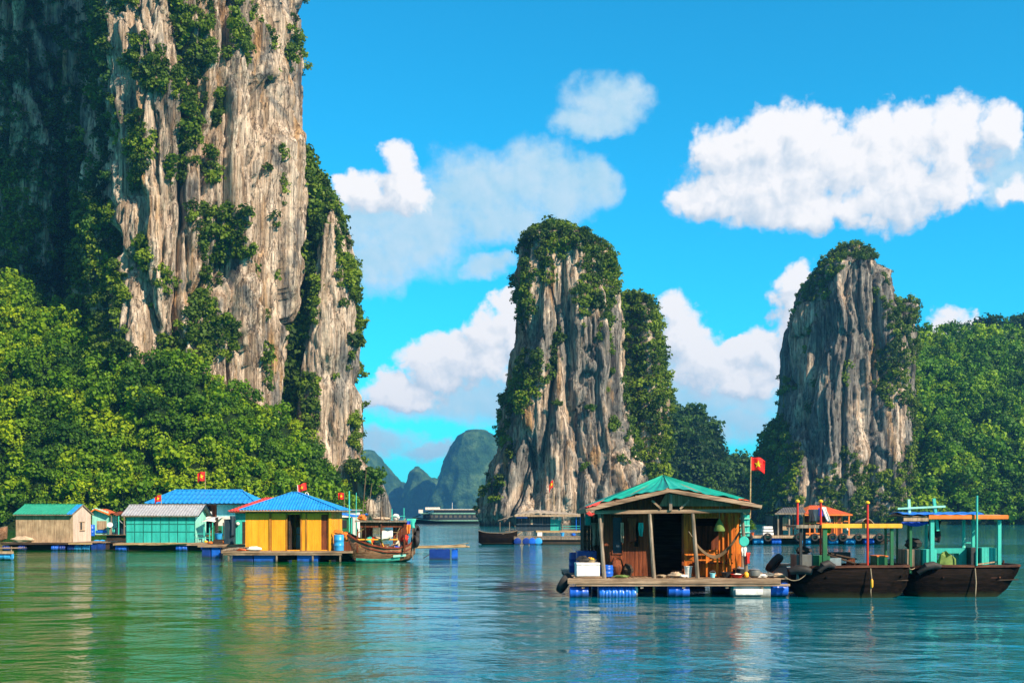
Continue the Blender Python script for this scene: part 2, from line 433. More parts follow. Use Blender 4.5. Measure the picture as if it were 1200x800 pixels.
def tower(name, prof, D, depth, mat, step=0.55, zstep=0.5, n=2.6, amp=1.0, seed=0.0, disp=rock_disp, key=None, skew=0.0, back=2.0, narrow=0.0, top_cut=0.0):
    """prof: (py, left px, right px) from the top down; D distance of the axis; depth = half depth / half width"""
    pr = np.array(sorted(prof, key=lambda t: -t[0]), float)
    z = CH + (HZ - pr[:, 0]) * D / FPX; z[0] = -2.0
    xl, xr = (pr[:, 1] - 600) * D / FPX, (pr[:, 2] - 600) * D / FPX
    z[1:] -= top_cut * sstep(0.45, 1.0, z[1:] / z[-1]); xl = xl + narrow; xr = xr - narrow
    zs = np.arange(-2.0, z[-1], zstep)
    wmax = (xr - xl).max() / 2
    nt_ = int(max(24, 2 * math.pi * wmax * (1 + depth) / 2 / step))
    th = np.linspace(0, 2 * math.pi, nt_, endpoint=False)
    th = th - 0.35 * np.sin(th + math.pi / 2) * 0 
    c, s = np.cos(th), np.sin(th)
    ux = np.sign(c) * np.abs(c) ** (2 / n); uy = np.sign(s) * np.abs(s) ** (2 / n)
    def ring(zz):
        l, r = np.interp(zz, z, xl), np.interp(zz, z, xr)
        a = (r - l) / 2
        dep = (0.65 * wmax + 0.35 * a) * depth if a > 0.3 * wmax else a * depth * 1.6
        yy = np.where(uy < 0, uy * dep, uy * dep * back)
        return np.stack([(l + r) / 2 + ux * a + skew * uy * a, D + yy], 1)
    return ring_terrain(name, zs, ring, mat, disp, amp, seed, extra=key)

# ---- left karst: a massive wall whose shaded left recess and lit front come from its plan
NODES = [(130,262),(180,257),(235,262),(290,268),(321,282),(329,300),(322,345),(150,370),(20,400),(-170,390),(-140,330),(-45,303),(20,300),(85,320)]
def left_poly(z):
    t = np.clip(z / 150, 0, 1)
    P = np.array([((px - 600) * D / FPX, D) for px, D in NODES])
    P[:, 1] += np.array([4, 3, 2, 2, 2, 2, 0, 0, 0, 0, 5, 6, 6, 6]) * t
    P[0:6, 0] += np.array([-1, -1, 0, 0, 0.5, 0.5]) * (1 - t)
    return P
_seg = smooth_poly(left_poly(0), 2)
def resample(P, n_or_w):
    Q = np.vstack([P, P[:1]]); L = np.concatenate([[0], np.cumsum(np.linalg.norm(np.diff(Q, axis=0), axis=1))])
    return Q, L
_Q, _L = resample(_seg, None)
_w = np.where((_Q[:-1, 1] < 340) & (_Q[:-1, 0] > -175), 0.42, 3.0)
_us = []
for i in range(len(_L) - 1):
    n = max(1, int(round((_L[i + 1] - _L[i]) / _w[i]))); _us += list(_L[i] + (_L[i + 1] - _L[i]) * np.arange(n) / n)
_us = np.array(_us) / _L[-1]
def left_ring(z):
    Q, L = resample(smooth_poly(left_poly(z), 2), None)
    u = _us * L[-1]
    return np.stack([np.interp(u, L, Q[:, 0]), np.interp(u, L, Q[:, 1])], 1)
ring_terrain('limestone_cliff', np.arange(-2, 196, 0.5), left_ring, ROCK_L, rock_disp, 1.0, 0.0, extra='L')
tower('limestone_pinnacle', [(236,384,399),(246,379,403),(262,374,406),(300,366,413),(350,360,415),(400,356,416),(500,344,418),(560,342,420),(617,340,422)], 290, 1.1, ROCK_L, 0.42, 0.45, amp=0.45, seed=31, key='L2', narrow=1.5)
tower('wooded_gully', [(175,343,350),(200,338,358),(215,334,370),(235,333,384),(300,333,378),(400,333,372),(617,325,372)], 292, 0.8, SOIL, 0.8, 0.8, amp=0.35, seed=11, disp=veg_disp, key='L3')
tower('rock_foot', [(520,405,410),(545,405,424),(565,405,440),(590,405,446),(617,400,452)], 290, 1.0, ROCK_L, 0.5, 0.5, amp=0.4, seed=77, key='L4')

# ---- forested talus below the left cliff
_tx = np.array([-160,-100,0,50,100,160,200,250,300,340,380,405,425])
_tz = np.array([320,325,350,372,425,432,425,455,480,510,560,588,606])
_tb = np.array([228,232,238,240,241,243,244,246,249,254,262,268,275])
def talus(name, px, topy, base, topD, step, mat, key, seed, amp=1.0, pw=0.85):
    p = np.arange(px[0], px[-1], step); s = np.linspace(0, 1, int(110 / (step * 0.2) * 0.30) + 60)
    Db = np.interp(p, px, base)[None, :]; Dt = np.interp(p, px, topD)[None, :]
    Zt = CH + (HZ - np.interp(p, px, topy)[None, :]) * Dt / FPX
    S = s[:, None]
    D = Db + (Dt - Db) * S; Z = -1.5 + (Zt + 1.5) * S ** pw + 0 * D
    X = (p[None, :] - 600) * (D * 0.25 + 0.75 * (Db + Dt) / 2) / FPX
    V = np.stack([X, D, Z], 2).reshape(-1, 3)
    d = veg_disp(V, amp, seed)
    k = 0.35 + 0.65 * np.sin(np.clip(S, 0, 1) * math.pi).repeat(len(p), 1).ravel()
    V[:, 1] -= d * k * 0.9; V[:, 2] += d * k * 0.45
    nz, nt_ = len(s), len(p)
    idx = np.arange(nz * nt_).reshape(nz, nt_)
    F = np.stack([idx[:-1, :-1], idx[:-1, 1:], idx[1:, 1:], idx[1:, :-1]], 2).reshape(-1, 4)
    o = mesh_np(name, V, F, mat); tag(o, kind='structure')
    G = V.reshape(nz, nt_, 3); du = np.gradient(G, axis=1); dz = np.gradient(G, axis=0)
    N = np.cross(du, dz); N /= np.linalg.norm(N, axis=2, keepdims=True) + 1e-9
    GRIDS[key] = (V, N.reshape(-1, 3))
    return o
talus('wooded_slope', _tx, _tz, _tb, np.array([290, 290, 290, 284, 266, 259, 259, 261, 266, 274, 286, 290, 290]), 4.5, SOIL, 'T', 5, 0.9)

# ---- centre karst
tower('limestone_karst', [(259,640,676),(264,628,692),(272,621,704),(286,614,716),(300,611,721),(320,608,726),(350,606,731),(380,606,733),(400,604,733),(430,601,734),(460,595,734),(490,588,737),(520,583,744),(550,575,756),(580,568,765),(600,563,770),(617,561,772)],
      330, 0.75, ROCK_C, 0.42, 0.42, n=2.8, amp=0.66, seed=120, key='C', narrow=2.0, top_cut=3.6)
tower('limestone_shoulder', [(350,728,742),(362,722,757),(380,718,764),(430,716,766),(480,712,772),(520,710,769),(560,710,767),(617,708,766)],
      352, 0.7, ROCK_C, 0.6, 0.6, amp=0.7, seed=190, key='C2')
# ---- right karst
tower('limestone_peak', [(286,986,1002),(291,979,1007),(302,968,1013),(320,956,1024),(340,946,1036),(360,938,1045),(380,935,1050),(400,934,1057),(450,932,1058),(500,928,1062),(550,915,1065),(580,903,1067),(617,895,1069)],
      400, 0.75, ROCK_R, 0.5, 0.5, n=2.5, amp=0.68, seed=260, key='R', narrow=0.6, top_cut=1.5)
tower('limestone_ridge', [(360,1057,1068),(376,1051,1073),(430,1050,1075),(480,1050,1072),(617,1040,1080)], 405, 1.0, ROCK_R, 0.6, 0.6, amp=0.6, seed=300, key='R2')
tower('limestone_spire', [(383,927,932),(390,924,934),(410,922,938),(460,921,945),(500,916,950),(617,905,955)], 404, 1.1, ROCK_R, 0.6, 0.6, amp=0.25, seed=340, key='R3')
tower('wooded_foot', [(500,913,930),(520,906,935),(540,899,938),(580,895,940),(617,892,944)], 408, 1.0, SOIL, 0.9, 0.9, amp=0.4, seed=21, disp=veg_disp, key='R4')
# ---- wooded hill on the right
_hx = np.array([930,960,990,1020,1060,1075,1100,1125,1140,1160,1180,1200,1250,1300,1380])
talus('wooded_hill', _hx, np.array([600,575,535,515,440,384,398,404,398,396,402,398,400,420,470]),
      np.array([386,385,384,382,380,380,380,378,376,374,372,370,366,362,360]), _hx * 0 + 470, 3.2, SOIL, 'H', 44, 1.3, 0.95)
talus('wooded_ridge', np.array([1080,1130,1150,1175,1200,1250,1320,1400]), np.array([470,412,397,388,382,378,390,440]), np.array([470] * 8), np.array([560] * 8), 4.5, SOIL, 'H2', 91, 1.2)
# ---- shaded hill behind, its flank turned away from the sun
def dark_ring_fn():
    top = np.array([(-2,0),(20,0)])
    def ring(z):
        t = z / 70
        A = np.array([(56 + 10 * t, 640), (66, 600 + 10 * t), (118, 505 + 14 * t), (150, 470 + 20 * t), (230, 480), (240, 640), (150, 700)])
        Q, L = resample(smooth_poly(A.astype(float), 2), None)
        u = np.linspace(0, L[-1], 460, endpoint=False)
        return np.stack([np.interp(u, L, Q[:, 0]), np.interp(u, L, Q[:, 1])], 1)
    return ring
tower('shaded_hill', [(430,722,754),(452,722,768),(476,720,783),(502,720,795),(540,715,806),(617,705,812)], 560, 1.0, SOIL, 1.2, 1.1, amp=0.8, seed=52, disp=veg_disp, key='S1', skew=0.5)
tower('shaded_hill', [(497,796,822),(510,790,830),(528,785,838),(550,780,850),(580,770,858),(617,760,862)], 570, 1.2, SOIL, 1.2, 1.1, amp=0.7, seed=62, disp=veg_disp, key='S2', skew=0.5)
tower('shaded_hill', [(549,842,868),(559,830,895),(583,820,915),(617,810,925)], 590, 1.0, SOIL, 1.2, 1.1, amp=0.6, seed=72, disp=veg_disp, key='S3')
tower('shaded_hill', [(522,930,960),(537,908,985),(548,890,1000),(580,882,1010),(617,878,1010)], 600, 0.9, SOIL, 1.4, 1.2, amp=0.8, seed=82, disp=veg_disp, key='S4')
# ---- far islands
def far_disp(P, amp, seed):
    x, y, z = P[:, 0] + seed, P[:, 1], P[:, 2]
    return amp * (26 * fbm(x / 90, y / 90, z / 260, 3) + 24 * ridged(x / 34, y / 34, z / 70, 4) + 8 * worley(x / 24, y / 24, z / 34)[0]) * np.clip(1.15 - z / 190, 0.25, 1)
for i, (pr, D, sd) in enumerate([
    ([(505,545,572),(511,534,583),(524,527,589),(545,519,593),(570,511,597),(597,502,602),(608,494,606)], 2300, 5),
    ([(538,527,545),(548,519,552),(560,514,560),(585,500,562),(608,495,562)], 2700, 25),
    ([(547,485,493),(553,480,499),(562,478,506),(575,474,512),(590,468,520),(608,460,525)], 2500, 45),
    ([(529,422,440),(536,417,447),(548,405,455),(560,400,466),(572,395,474),(590,390,482),(608,385,492)], 2600, 65),
    ([(566,464,474),(575,458,480),(590,450,486),(608,445,492)], 2800, 85),
    ([(560,505,511),(566,500,518),(585,495,530),(608,490,540)], 2650, 125),
    ([(543,447,452),(552,442,460),(570,438,470),(608,430,480)], 2750, 145),
    ([(582,850,880),(590,835,900),(608,820,930)], 2600, 105)]):
    tower('far_island', pr, D, 0.8, FAR, 4.5, 3, n=2.2, amp=0.62, seed=sd * 13.0, disp=far_disp, key='F%d' % i)

# ---------------------------------------------------------------- foliage: leaf clumps spread through crown volumes
def leaf_mat(name):
    m, nt, b = new_mat(name)
    at = nn(nt, 'ShaderNodeAttribute', attribute_name='tint')
    n = mapped_noise(nt, (1.1, 1.1, 1.1), 1, 3, 0.6, coord='World')
    v = ramp(nt, n, [(0.3, (0.75, 0.78, 0.7)), (0.7, (1.2, 1.2, 1.1))])
    c = mixc(nt, 1.0, at.outputs['Color'], v, 'MULTIPLY')
    nt.links.new(c, b.inputs['Base Color'])
    b.inputs['Roughness'].default_value = 0.6; b.inputs['Specular IOR Level'].default_value = 0.25
    tr = nn(nt, 'ShaderNodeBsdfTranslucent'); nt.links.new(mixc(nt, 1.0, c, (1.1, 1.25, 0.5), 'MULTIPLY'), tr.inputs['Color'])
    mx = nn(nt, 'ShaderNodeMixShader'); mx.inputs[0].default_value = 0.3
    nt.links.new(b.outputs[0], mx.inputs[1]); nt.links.new(tr.outputs[0], mx.inputs[2])
    nt.links.new(mx.outputs[0], nt.nodes['Material Output'].inputs['Surface'])
    return m
LEAF = leaf_mat('leaves')
def clump_template(nleaf, leaf, rs):
    """unit crown: leaves gathered into a few tufts inside a lumpy ellipsoid"""
    nt_ = 6
    tc_ = rs.normal(size=(nt_, 3)); tc_ /= np.linalg.norm(tc_, axis=1)[:, None]; tc_ *= rs.uniform(0.35, 0.75, (nt_, 1)); tc_[:, 2] = np.abs(tc_[:, 2]) * 0.9
    k = rs.randint(0, nt_, nleaf)
    d = rs.normal(size=(nleaf, 3)); d /= np.linalg.norm(d, axis=1)[:, None]
    c = tc_[k] + d * rs.uniform(0.25, 0.5, (nleaf, 1))
    nrm = d + rs.normal(size=(nleaf, 3)) * 0.55; nrm[:, 2] += 0.35; nrm /= np.linalg.norm(nrm, axis=1)[:, None]
    a = np.cross(nrm, rs.normal(size=(nleaf, 3))); a /= np.linalg.norm(a, axis=1)[:, None]
    b = np.cross(nrm, a)
    s = leaf * rs.uniform(0.6, 1.3, (nleaf, 1))
    Q = np.stack([c - a * s - b * s * 0.6, c + a * s * 0.7 - b * s * 0.8, c + a * s + b * s * 0.7, c - a * s * 0.5 + b * s], 1)
    return Q.reshape(-1, 3)
RS = np.random.RandomState(11)
TPL = {}
def foliage(name, P, N, size, mat=LEAF, nleaf=60, leaf=0.2, cols=None, parent=None, push=0.4, tint_noise=14.0):
    if (nleaf, leaf) not in TPL: TPL[(nleaf, leaf)] = [clump_template(nleaf, leaf, RS) for _ in range(6)]
    T = TPL[(nleaf, leaf)]
    M = len(P)
    sz = size * np.clip(np.exp(RS.normal(-0.04, 0.33, M)), 0.45, 1.9)
    C = P + N * (sz * push)[:, None]
    ang = RS.uniform(0, 2 * math.pi, M); ca, sa = np.cos(ang), np.sin(ang)
    which = RS.randint(0, 6, M)
    cols = cols or [(0.03, 0.075, 0.014), (0.075, 0.17, 0.012), (0.15, 0.27, 0.02)]
    g = fbm(C[:, 0] / tint_noise, C[:, 1] / tint_noise, C[:, 2] / tint_noise, 3) * 0.8 + 0.5 + RS.uniform(-0.2, 0.2, M) + (worley(C[:, 0] / 5.5, C[:, 1] / 5.5, C[:, 2] / 5.0)[0] - 0.5) * 0.8
    g = np.clip(g, 0, 1)[:, None]
    c0, c1, c2 = (np.array(c) for c in cols)
    tint = np.where(g < 0.5, c0 + (c1 - c0) * g * 2, c1 + (c2 - c1) * (g * 2 - 1))
    n4 = nleaf * 4
    V = np.empty((M, n4, 3), dtype=np.float32)
    for w in range(6):
        i = np.where(which == w)[0]
        if not len(i): continue
        t = T[w][None] * sz[i][:, None, None]
        V[i, :, 0] = t[..., 0] * ca[i][:, None] - t[..., 1] * sa[i][:, None]
        V[i, :, 1] = t[..., 0] * sa[i][:, None] + t[..., 1] * ca[i][:, None]
        V[i, :, 2] = t[..., 2]
    V += C[:, None, :].astype(np.float32)
    V = V.reshape(-1, 3)
    F = np.arange(len(V), dtype=np.int32).reshape(-1, 4)
    return mesh_np(name, V, F, mat, parent, smooth=False, colors=np.repeat(tint, n4, 0))
def in_poly(x, y, poly):
    r = np.zeros(len(x), bool); p = np.array(poly, float); q = np.roll(p, -1, 0)
    for (x1, y1), (x2, y2) in zip(p, q):
        if y1 == y2: continue
        r ^= ((y1 > y) != (y2 > y)) & (x < (x2 - x1) * (y - y1) / (y2 - y1) + x1)
    return r
def thin(P, N, keep, s):
    i = np.where(keep)[0]; RS.shuffle(i)
    k = np.floor(P[i] / s).astype(np.int64); h = k[:, 0] * 73856093 ^ k[:, 1] * 19349663 ^ k[:, 2] * 83492791
    _, f = np.unique(h, return_index=True)
    i = i[f]
    i = i[P[i, 2] > 0.6]
    return P[i] + RS.uniform(-0.3, 0.3, (len(i), 3)) * s, N[i]
def mask(key, polys=(), ells=(), jit=7.0, thr=-0.05, default=0.25, sc=6.0):
    V, N = GRIDS[key]
    px, py = project(V)
    jx = jit * fbm(V[:, 0] / 6, V[:, 1] / 6, V[:, 2] / 6, 3) * 2; jy = jit * fbm(V[:, 0] / 6 + 40, V[:, 1] / 6, V[:, 2] / 6, 3) * 2
    x, y = px + jx, py + jy
    m = np.zeros(len(V), bool)
    for p in polys: m |= in_poly(x, y, p)
    for cx, cy, rx, ry in ells: m |= ((x - cx) / rx) ** 2 + ((y - cy) / ry) ** 2 < 1
    view = -V.copy(); view[:, 2] += CH; view /= np.linalg.norm(view, axis=1)[:, None]
    front = (N * view).sum(1) > -0.15
    n = fbm(V[:, 0] / sc, V[:, 1] / sc, V[:, 2] / (sc * 1.6), 3)
    vis = front & (px > -40) & (px < 1240) & (py > -40)
    ledge = (N[:, 2] > 0.25)
    return np.where(vis, (m & (n > thr)), (n > default))
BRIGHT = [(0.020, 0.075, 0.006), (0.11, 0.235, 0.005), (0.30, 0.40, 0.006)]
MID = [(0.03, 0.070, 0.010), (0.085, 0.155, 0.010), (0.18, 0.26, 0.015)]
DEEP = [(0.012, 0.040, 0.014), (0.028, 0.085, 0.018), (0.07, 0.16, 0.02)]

# left cliff vegetation
LP = [[(-60,180),(22,190),(40,290),(60,330),(95,440),(-60,440)],
      [(60,245),(95,228),(135,240),(140,300),(146,335),(135,420),(100,420),(75,340),(55,300)],
      [(150,40),(175,55),(200,72),(240,90),(245,118),(215,125),(180,105),(150,85)],
      [(200,-60),(240,-60),(252,60),(242,100),(225,110),(222,60),(200,20)],
      [(270,-60),(292,-60),(288,50),(292,62),(268,65)], [(138,-60),(158,-60),(158,25),(140,20)],
      [(225,240),(285,245),(290,300),(262,312),(250,345),(258,400),(225,445),(190,445),(195,395),(228,360),(232,305)],
      [(160,440),(150,400),(120,380),(90,400),(80,460)]]
LE = [(165,165,11,34),(222,150,10,42),(255,130,8,24),(248,195,8,16),(268,400,18,24),(158,215,6,14),(205,200,6,14),(60,130,10,16),(15,80,16,20),(90,180,10,20),(170,300,6,18),(308,420,5,12),(343,48,4,12),(318,195,4,8),(195,330,8,14)]
V, N = GRIDS['L']; m1 = mask('L', LP, LE, 7, -0.15)
P, Nn = thin(V, N, m1, 1.5); foliage('cliff_shrubbery', P, Nn, 1.45, nleaf=84, leaf=0.15, cols=MID).__setitem__('kind', 'stuff')
# sparse growth in the shaded recess
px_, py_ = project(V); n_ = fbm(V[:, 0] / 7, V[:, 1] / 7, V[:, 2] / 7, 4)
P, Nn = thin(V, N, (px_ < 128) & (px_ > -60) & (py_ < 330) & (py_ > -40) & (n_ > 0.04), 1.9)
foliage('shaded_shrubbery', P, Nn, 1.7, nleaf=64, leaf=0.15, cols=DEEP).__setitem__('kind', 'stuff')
# gully, pinnacle edge and foot
V, N = GRIDS['L3']; P, Nn = thin(V, N, V[:, 2] > 1, 1.6); foliage('gully_forest', P, Nn, 2.0, nleaf=90, leaf=0.14, cols=MID).__setitem__('kind', 'stuff')
V, N = GRIDS['L2']; P, Nn = thin(V, N, mask('L2', [[(355,440),(372,440),(370,520),(352,520)]], [(404,318,9,20),(398,250,5,8),(413,345,4,9),(414,505,5,22),(362,560,10,20),(368,330,5,50),(415,400,3,8)], 3, -0.2, 0.15), 1.3)
foliage('pinnacle_shrubbery', P, Nn, 1.5, nleaf=80, leaf=0.15, cols=MID).__setitem__('kind', 'stuff')
# talus forest
V, N = GRIDS['T']; gp_ = fbm(V[:, 0] / 3.2, V[:, 1] / 3.2, V[:, 2] / 3.2, 2) > -0.13; P, Nn = thin(V, N, (V[:, 2] > 0.8) & gp_, 1.8); foliage('forest', P, Nn, 1.9, nleaf=130, leaf=0.115, cols=BRIGHT, push=0.5).__setitem__('kind', 'stuff')
# centre
CP = [[(600,250),(720,250),(726,300),(720,350),(703,398),(685,392),(674,345),(686,305),(662,292),(648,325),(640,335),(630,305),(618,285),(606,280)],
      [(598,440),(640,405),(655,415),(642,448),(618,472),(602,492),(590,515),(578,528),(580,500),(588,470)]]
CE = [(618,340,8,40),(757,500,14,34),(748,470,12,18),(765,560,8,20),(718,505,5,12),(652,395,7,10)]
V, N = GRIDS['C']; P, Nn = thin(V, N, mask('C', CP, CE, 6, -0.10, 0.2) | (V[:, 2] > 80), 1.5); foliage('karst_shrubbery', P, Nn, 1.4, nleaf=84, leaf=0.15, cols=MID).__setitem__('kind', 'stuff')
V, N = GRIDS['C2']; P, Nn = thin(V, N, mask('C2', [[(700,330),(790,330),(790,575),(762,560),(752,520),(745,545),(735,625),(700,625)]], [(765,590,12,30)], 6, -0.35, -0.1) | (V[:, 2] > 58), 1.7)
foliage('shoulder_forest', P, Nn, 1.6, nleaf=84, leaf=0.15, cols=MID).__setitem__('kind', 'stuff')
# right
RP = [[(958,325),(985,270),(1030,275),(1034,300),(1010,308),(992,296),(975,322),(955,352),(945,350)], [(885,500),(922,500),(942,535),(935,590),(915,620),(880,620)],
      [(955,620),(965,560),(990,522),(1012,545),(1055,560),(1080,500),(1080,620)]]
RE = [(1043,440,16,40),(1050,405,10,24),(1040,365,8,12),(1062,365,10,8),(990,440,5,16)]
V, N = GRIDS['R']; P, Nn = thin(V, N, mask('R', RP, RE, 7, -0.15, 0.2) | (V[:, 2] > 91), 1.7); foliage('peak_shrubbery', P, Nn, 1.4, nleaf=80, leaf=0.15, cols=MID).__setitem__('kind', 'stuff')
for k in ('R2', 'R3'):
    V, N = GRIDS[k]; P, Nn = thin(V, N, fbm(V[:, 0] / 5, V[:, 1] / 5, V[:, 2] / 7, 3) > (0.0 if k == 'R2' else 0.22), 1.7)
    foliage('ridge_shrubbery', P, Nn, 1.3, nleaf=76, leaf=0.15, cols=MID).__setitem__('kind', 'stuff')
V, N = GRIDS['R4']; P, Nn = thin(V, N, V[:, 2] > 1, 2.2); foliage('foot_forest', P, Nn, 2.6, nleaf=84, leaf=0.14, cols=MID).__setitem__('kind', 'stuff')
HILLC = [(0.018, 0.07, 0.006), (0.08, 0.22, 0.006), (0.24, 0.38, 0.008)]
V, N = GRIDS['H']; gp_ = fbm(V[:, 0] / 4, V[:, 1] / 4, V[:, 2] / 4, 2) > -0.24; P, Nn = thin(V, N, (V[:, 2] > 1) & gp_, 2.3); foliage('hill_forest', P, Nn, 2.5, nleaf=110, leaf=0.12, cols=HILLC, push=0.5).__setitem__('kind', 'stuff')
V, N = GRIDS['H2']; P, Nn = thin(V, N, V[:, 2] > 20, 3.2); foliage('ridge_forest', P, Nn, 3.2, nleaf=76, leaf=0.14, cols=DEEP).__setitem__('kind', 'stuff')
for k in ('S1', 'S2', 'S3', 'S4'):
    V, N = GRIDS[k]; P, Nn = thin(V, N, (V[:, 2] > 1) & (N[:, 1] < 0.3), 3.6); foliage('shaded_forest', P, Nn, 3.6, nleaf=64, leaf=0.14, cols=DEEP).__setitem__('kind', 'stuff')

# ---------------------------------------------------------------- single trees and shrubs
BARK = wood('bark', (0.10, 0.075, 0.05), (0.2, 0.16, 0.11), 'z', 0.9, 6)
from mathutils.bvhtree import BVHTree
def tube_pts(pts, rad, seg=7):
    V, F = [], []
    pts = [Vector(p) for p in pts]
    for i, p in enumerate(pts):
        d = (pts[min(i + 1, len(pts) - 1)] - pts[max(i - 1, 0)]).normalized()
        a = d.orthogonal().normalized(); b = d.cross(a)
        for k in range(seg):
            t = 2 * math.pi * k / seg; V.append(p + (a * math.cos(t) + b * math.sin(t)) * rad[i])
    for i in range(len(pts) - 1):
        for k in range(seg): F.append((i * seg + k, i * seg + (k + 1) % seg, (i + 1) * seg + (k + 1) % seg, (i + 1) * seg + k))
    return V, F
def plant_on(key, px, py, size, label, cat='shrub', name='shrub', group=None, trunk=1.0, cols=MID, n=14, spread=0.55):
    V, N = GRIDS[key]
    x, y = project(V)
    view = -V.copy(); view[:, 2] += CH
    d = (x - px) ** 2 + (y - py) ** 2 + np.where((N * view).sum(1) > 0, 0, 1e6)
    i = np.argsort(d)[:12]; i = i[np.argmin(V[i, 1])]
    p = Vector(V[i]); nrm = Vector(N[i])
    t = thing(name, label, cat, p, 0, group)
    out = (nrm * 0.7 + Vector((0, 0, 0.9))).normalized()
    top = out * size * trunk
    vv, ff = tube_pts([-nrm * 0.5, top * 0.45 + Vector((0.05, 0, 0)) * size, top], [0.09 * size, 0.07 * size, 0.03 * size])
    mesh_np('trunk', vv, ff, BARK, t)
    q = RS.normal(size=(n, 3)); q /= np.linalg.norm(q, axis=1)[:, None]; q *= RS.uniform(0.2, 1, (n, 1)) * size * spread; q[:, 2] *= 0.85
    foliage('crown', np.array(top) + q, q * 0, size * 0.42, nleaf=76, leaf=0.15, cols=cols, parent=t)
    return t
plant_on('C', 687, 484, 2.2, 'bright green shrub alone in a crack at mid height of the central limestone tower', cols=BRIGHT)
plant_on('C', 653, 478, 2.0, 'dark shrub at the mouth of the hollow in the central limestone tower')
plant_on('C', 685, 553, 1.9, 'low wide shrub on the bare rock of the central tower above the green tarp roof')
plant_on('C', 718, 440, 1.5, 'small shrub high on the bright right face of the central limestone tower')
plant_on('L4', 432, 574, 3.9, 'bright leafy tree on the rocks at the right foot of the big left cliff', 'tree', 'tree', cols=BRIGHT, n=60, spread=0.85)
plant_on('L4', 419, 556, 3.0, 'smaller tree above the rocks where the big left cliff meets the water', 'tree', 'tree', cols=MID, n=30, spread=0.7)
plant_on('L4', 441, 585, 2.4, 'low bush at the water edge right of the leafy tree by the left cliff', 'bush', 'bush', cols=BRIGHT, n=20)

# ---------------------------------------------------------------- water
def build_water():
    m, nt, b = new_mat('sea_water')
    # forest reflection put into the body colour: green at left, blue green at right
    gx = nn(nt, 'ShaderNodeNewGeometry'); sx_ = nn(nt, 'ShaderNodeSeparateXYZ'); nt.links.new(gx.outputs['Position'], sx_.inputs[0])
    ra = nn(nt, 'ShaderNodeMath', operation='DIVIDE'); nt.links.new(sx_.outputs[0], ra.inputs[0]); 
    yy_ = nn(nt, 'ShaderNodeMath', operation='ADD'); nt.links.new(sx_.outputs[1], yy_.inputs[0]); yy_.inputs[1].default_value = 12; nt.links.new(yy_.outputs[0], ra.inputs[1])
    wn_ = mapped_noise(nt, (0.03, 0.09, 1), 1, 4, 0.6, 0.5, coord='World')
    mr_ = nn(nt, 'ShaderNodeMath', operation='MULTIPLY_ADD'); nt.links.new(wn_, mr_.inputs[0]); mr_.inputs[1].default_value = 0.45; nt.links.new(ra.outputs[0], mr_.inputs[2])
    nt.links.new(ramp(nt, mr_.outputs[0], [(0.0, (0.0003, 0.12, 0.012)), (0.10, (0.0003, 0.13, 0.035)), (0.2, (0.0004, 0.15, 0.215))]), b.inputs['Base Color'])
    b.inputs['Roughness'].default_value = 0.04
    b.inputs['IOR'].default_value = 1.33
    sw = mapped_noise(nt, (0.28, 0.34, 1), 1, 2, 0.5, 0.3, coord='World')
    rp = mapped_noise(nt, (0.95, 1.15, 1), 1, 3, 0.55, 0.4, loc=(5, 3, 0), coord='World')
    fn = mapped_noise(nt, (4.0, 5.0, 1), 1, 3, 0.6, 0.2, loc=(15, 3, 0), coord='World')
    gust = mapped_noise(nt, (0.012, 0.05, 1), 1, 3, 0.55, 0.6, loc=(2, 8, 0), coord='World')
    gm = nn(nt, 'ShaderNodeMapRange', interpolation_type='SMOOTHSTEP'); nt.links.new(gust, gm.inputs[0])
    gm.inputs[1].default_value = 0.42; gm.inputs[2].default_value = 0.6; gm.inputs[3].default_value = 0.35; gm.inputs[4].default_value = 1.25
    h = nn(nt, 'ShaderNodeMath', operation='MULTIPLY_ADD'); nt.links.new(sw, h.inputs[0]); h.inputs[1].default_value = 1.6
    h2 = nn(nt, 'ShaderNodeMath', operation='MULTIPLY'); nt.links.new(rp, h2.inputs[0]); nt.links.new(gm.outputs[0], h2.inputs[1])
    nt.links.new(h2.outputs[0], h.inputs[2])
    h3 = nn(nt, 'ShaderNodeMath', operation='MULTIPLY'); nt.links.new(fn, h3.inputs[0]); nt.links.new(gm.outputs[0], h3.inputs[1])
    h4 = nn(nt, 'ShaderNodeMath', operation='MULTIPLY_ADD'); nt.links.new(h3.outputs[0], h4.inputs[0]); h4.inputs[1].default_value = 0.22; nt.links.new(h.outputs[0], h4.inputs[2])
    bump(nt, b, h4.outputs[0], 1.0, 0.095)
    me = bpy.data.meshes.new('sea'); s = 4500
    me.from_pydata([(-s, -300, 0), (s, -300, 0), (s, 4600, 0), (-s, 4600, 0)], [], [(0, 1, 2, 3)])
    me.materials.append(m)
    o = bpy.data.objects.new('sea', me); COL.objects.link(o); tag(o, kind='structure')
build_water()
# ---------------------------------------------------------------- haze
def build_haze():
    m = bpy.data.materials.new('haze_air'); m.use_nodes = True; nt = m.node_tree; nt.nodes.clear()
    v = nt.nodes.new('ShaderNodeVolumePrincipled'); v.inputs['Color'].default_value = (0.13, 0.50, 1.0, 1)
    v.inputs['Density'].default_value = 0.00017; v.inputs['Anisotropy'].default_value = 0.2
    o = nt.nodes.new('ShaderNodeOutputMaterial'); nt.links.new(v.outputs[0], o.inputs['Volume'])
    bm = bmesh.new(); bmesh.ops.create_cube(bm, size=1)
    me = bpy.data.meshes.new('haze'); bm.to_mesh(me); bm.free(); me.materials.append(m)
    o = bpy.data.objects.new('haze', me); o.scale = (9400, 5300, 225); o.location = (0, 2200, 110)
    COL.objects.link(o); tag(o, kind='stuff')
build_haze()
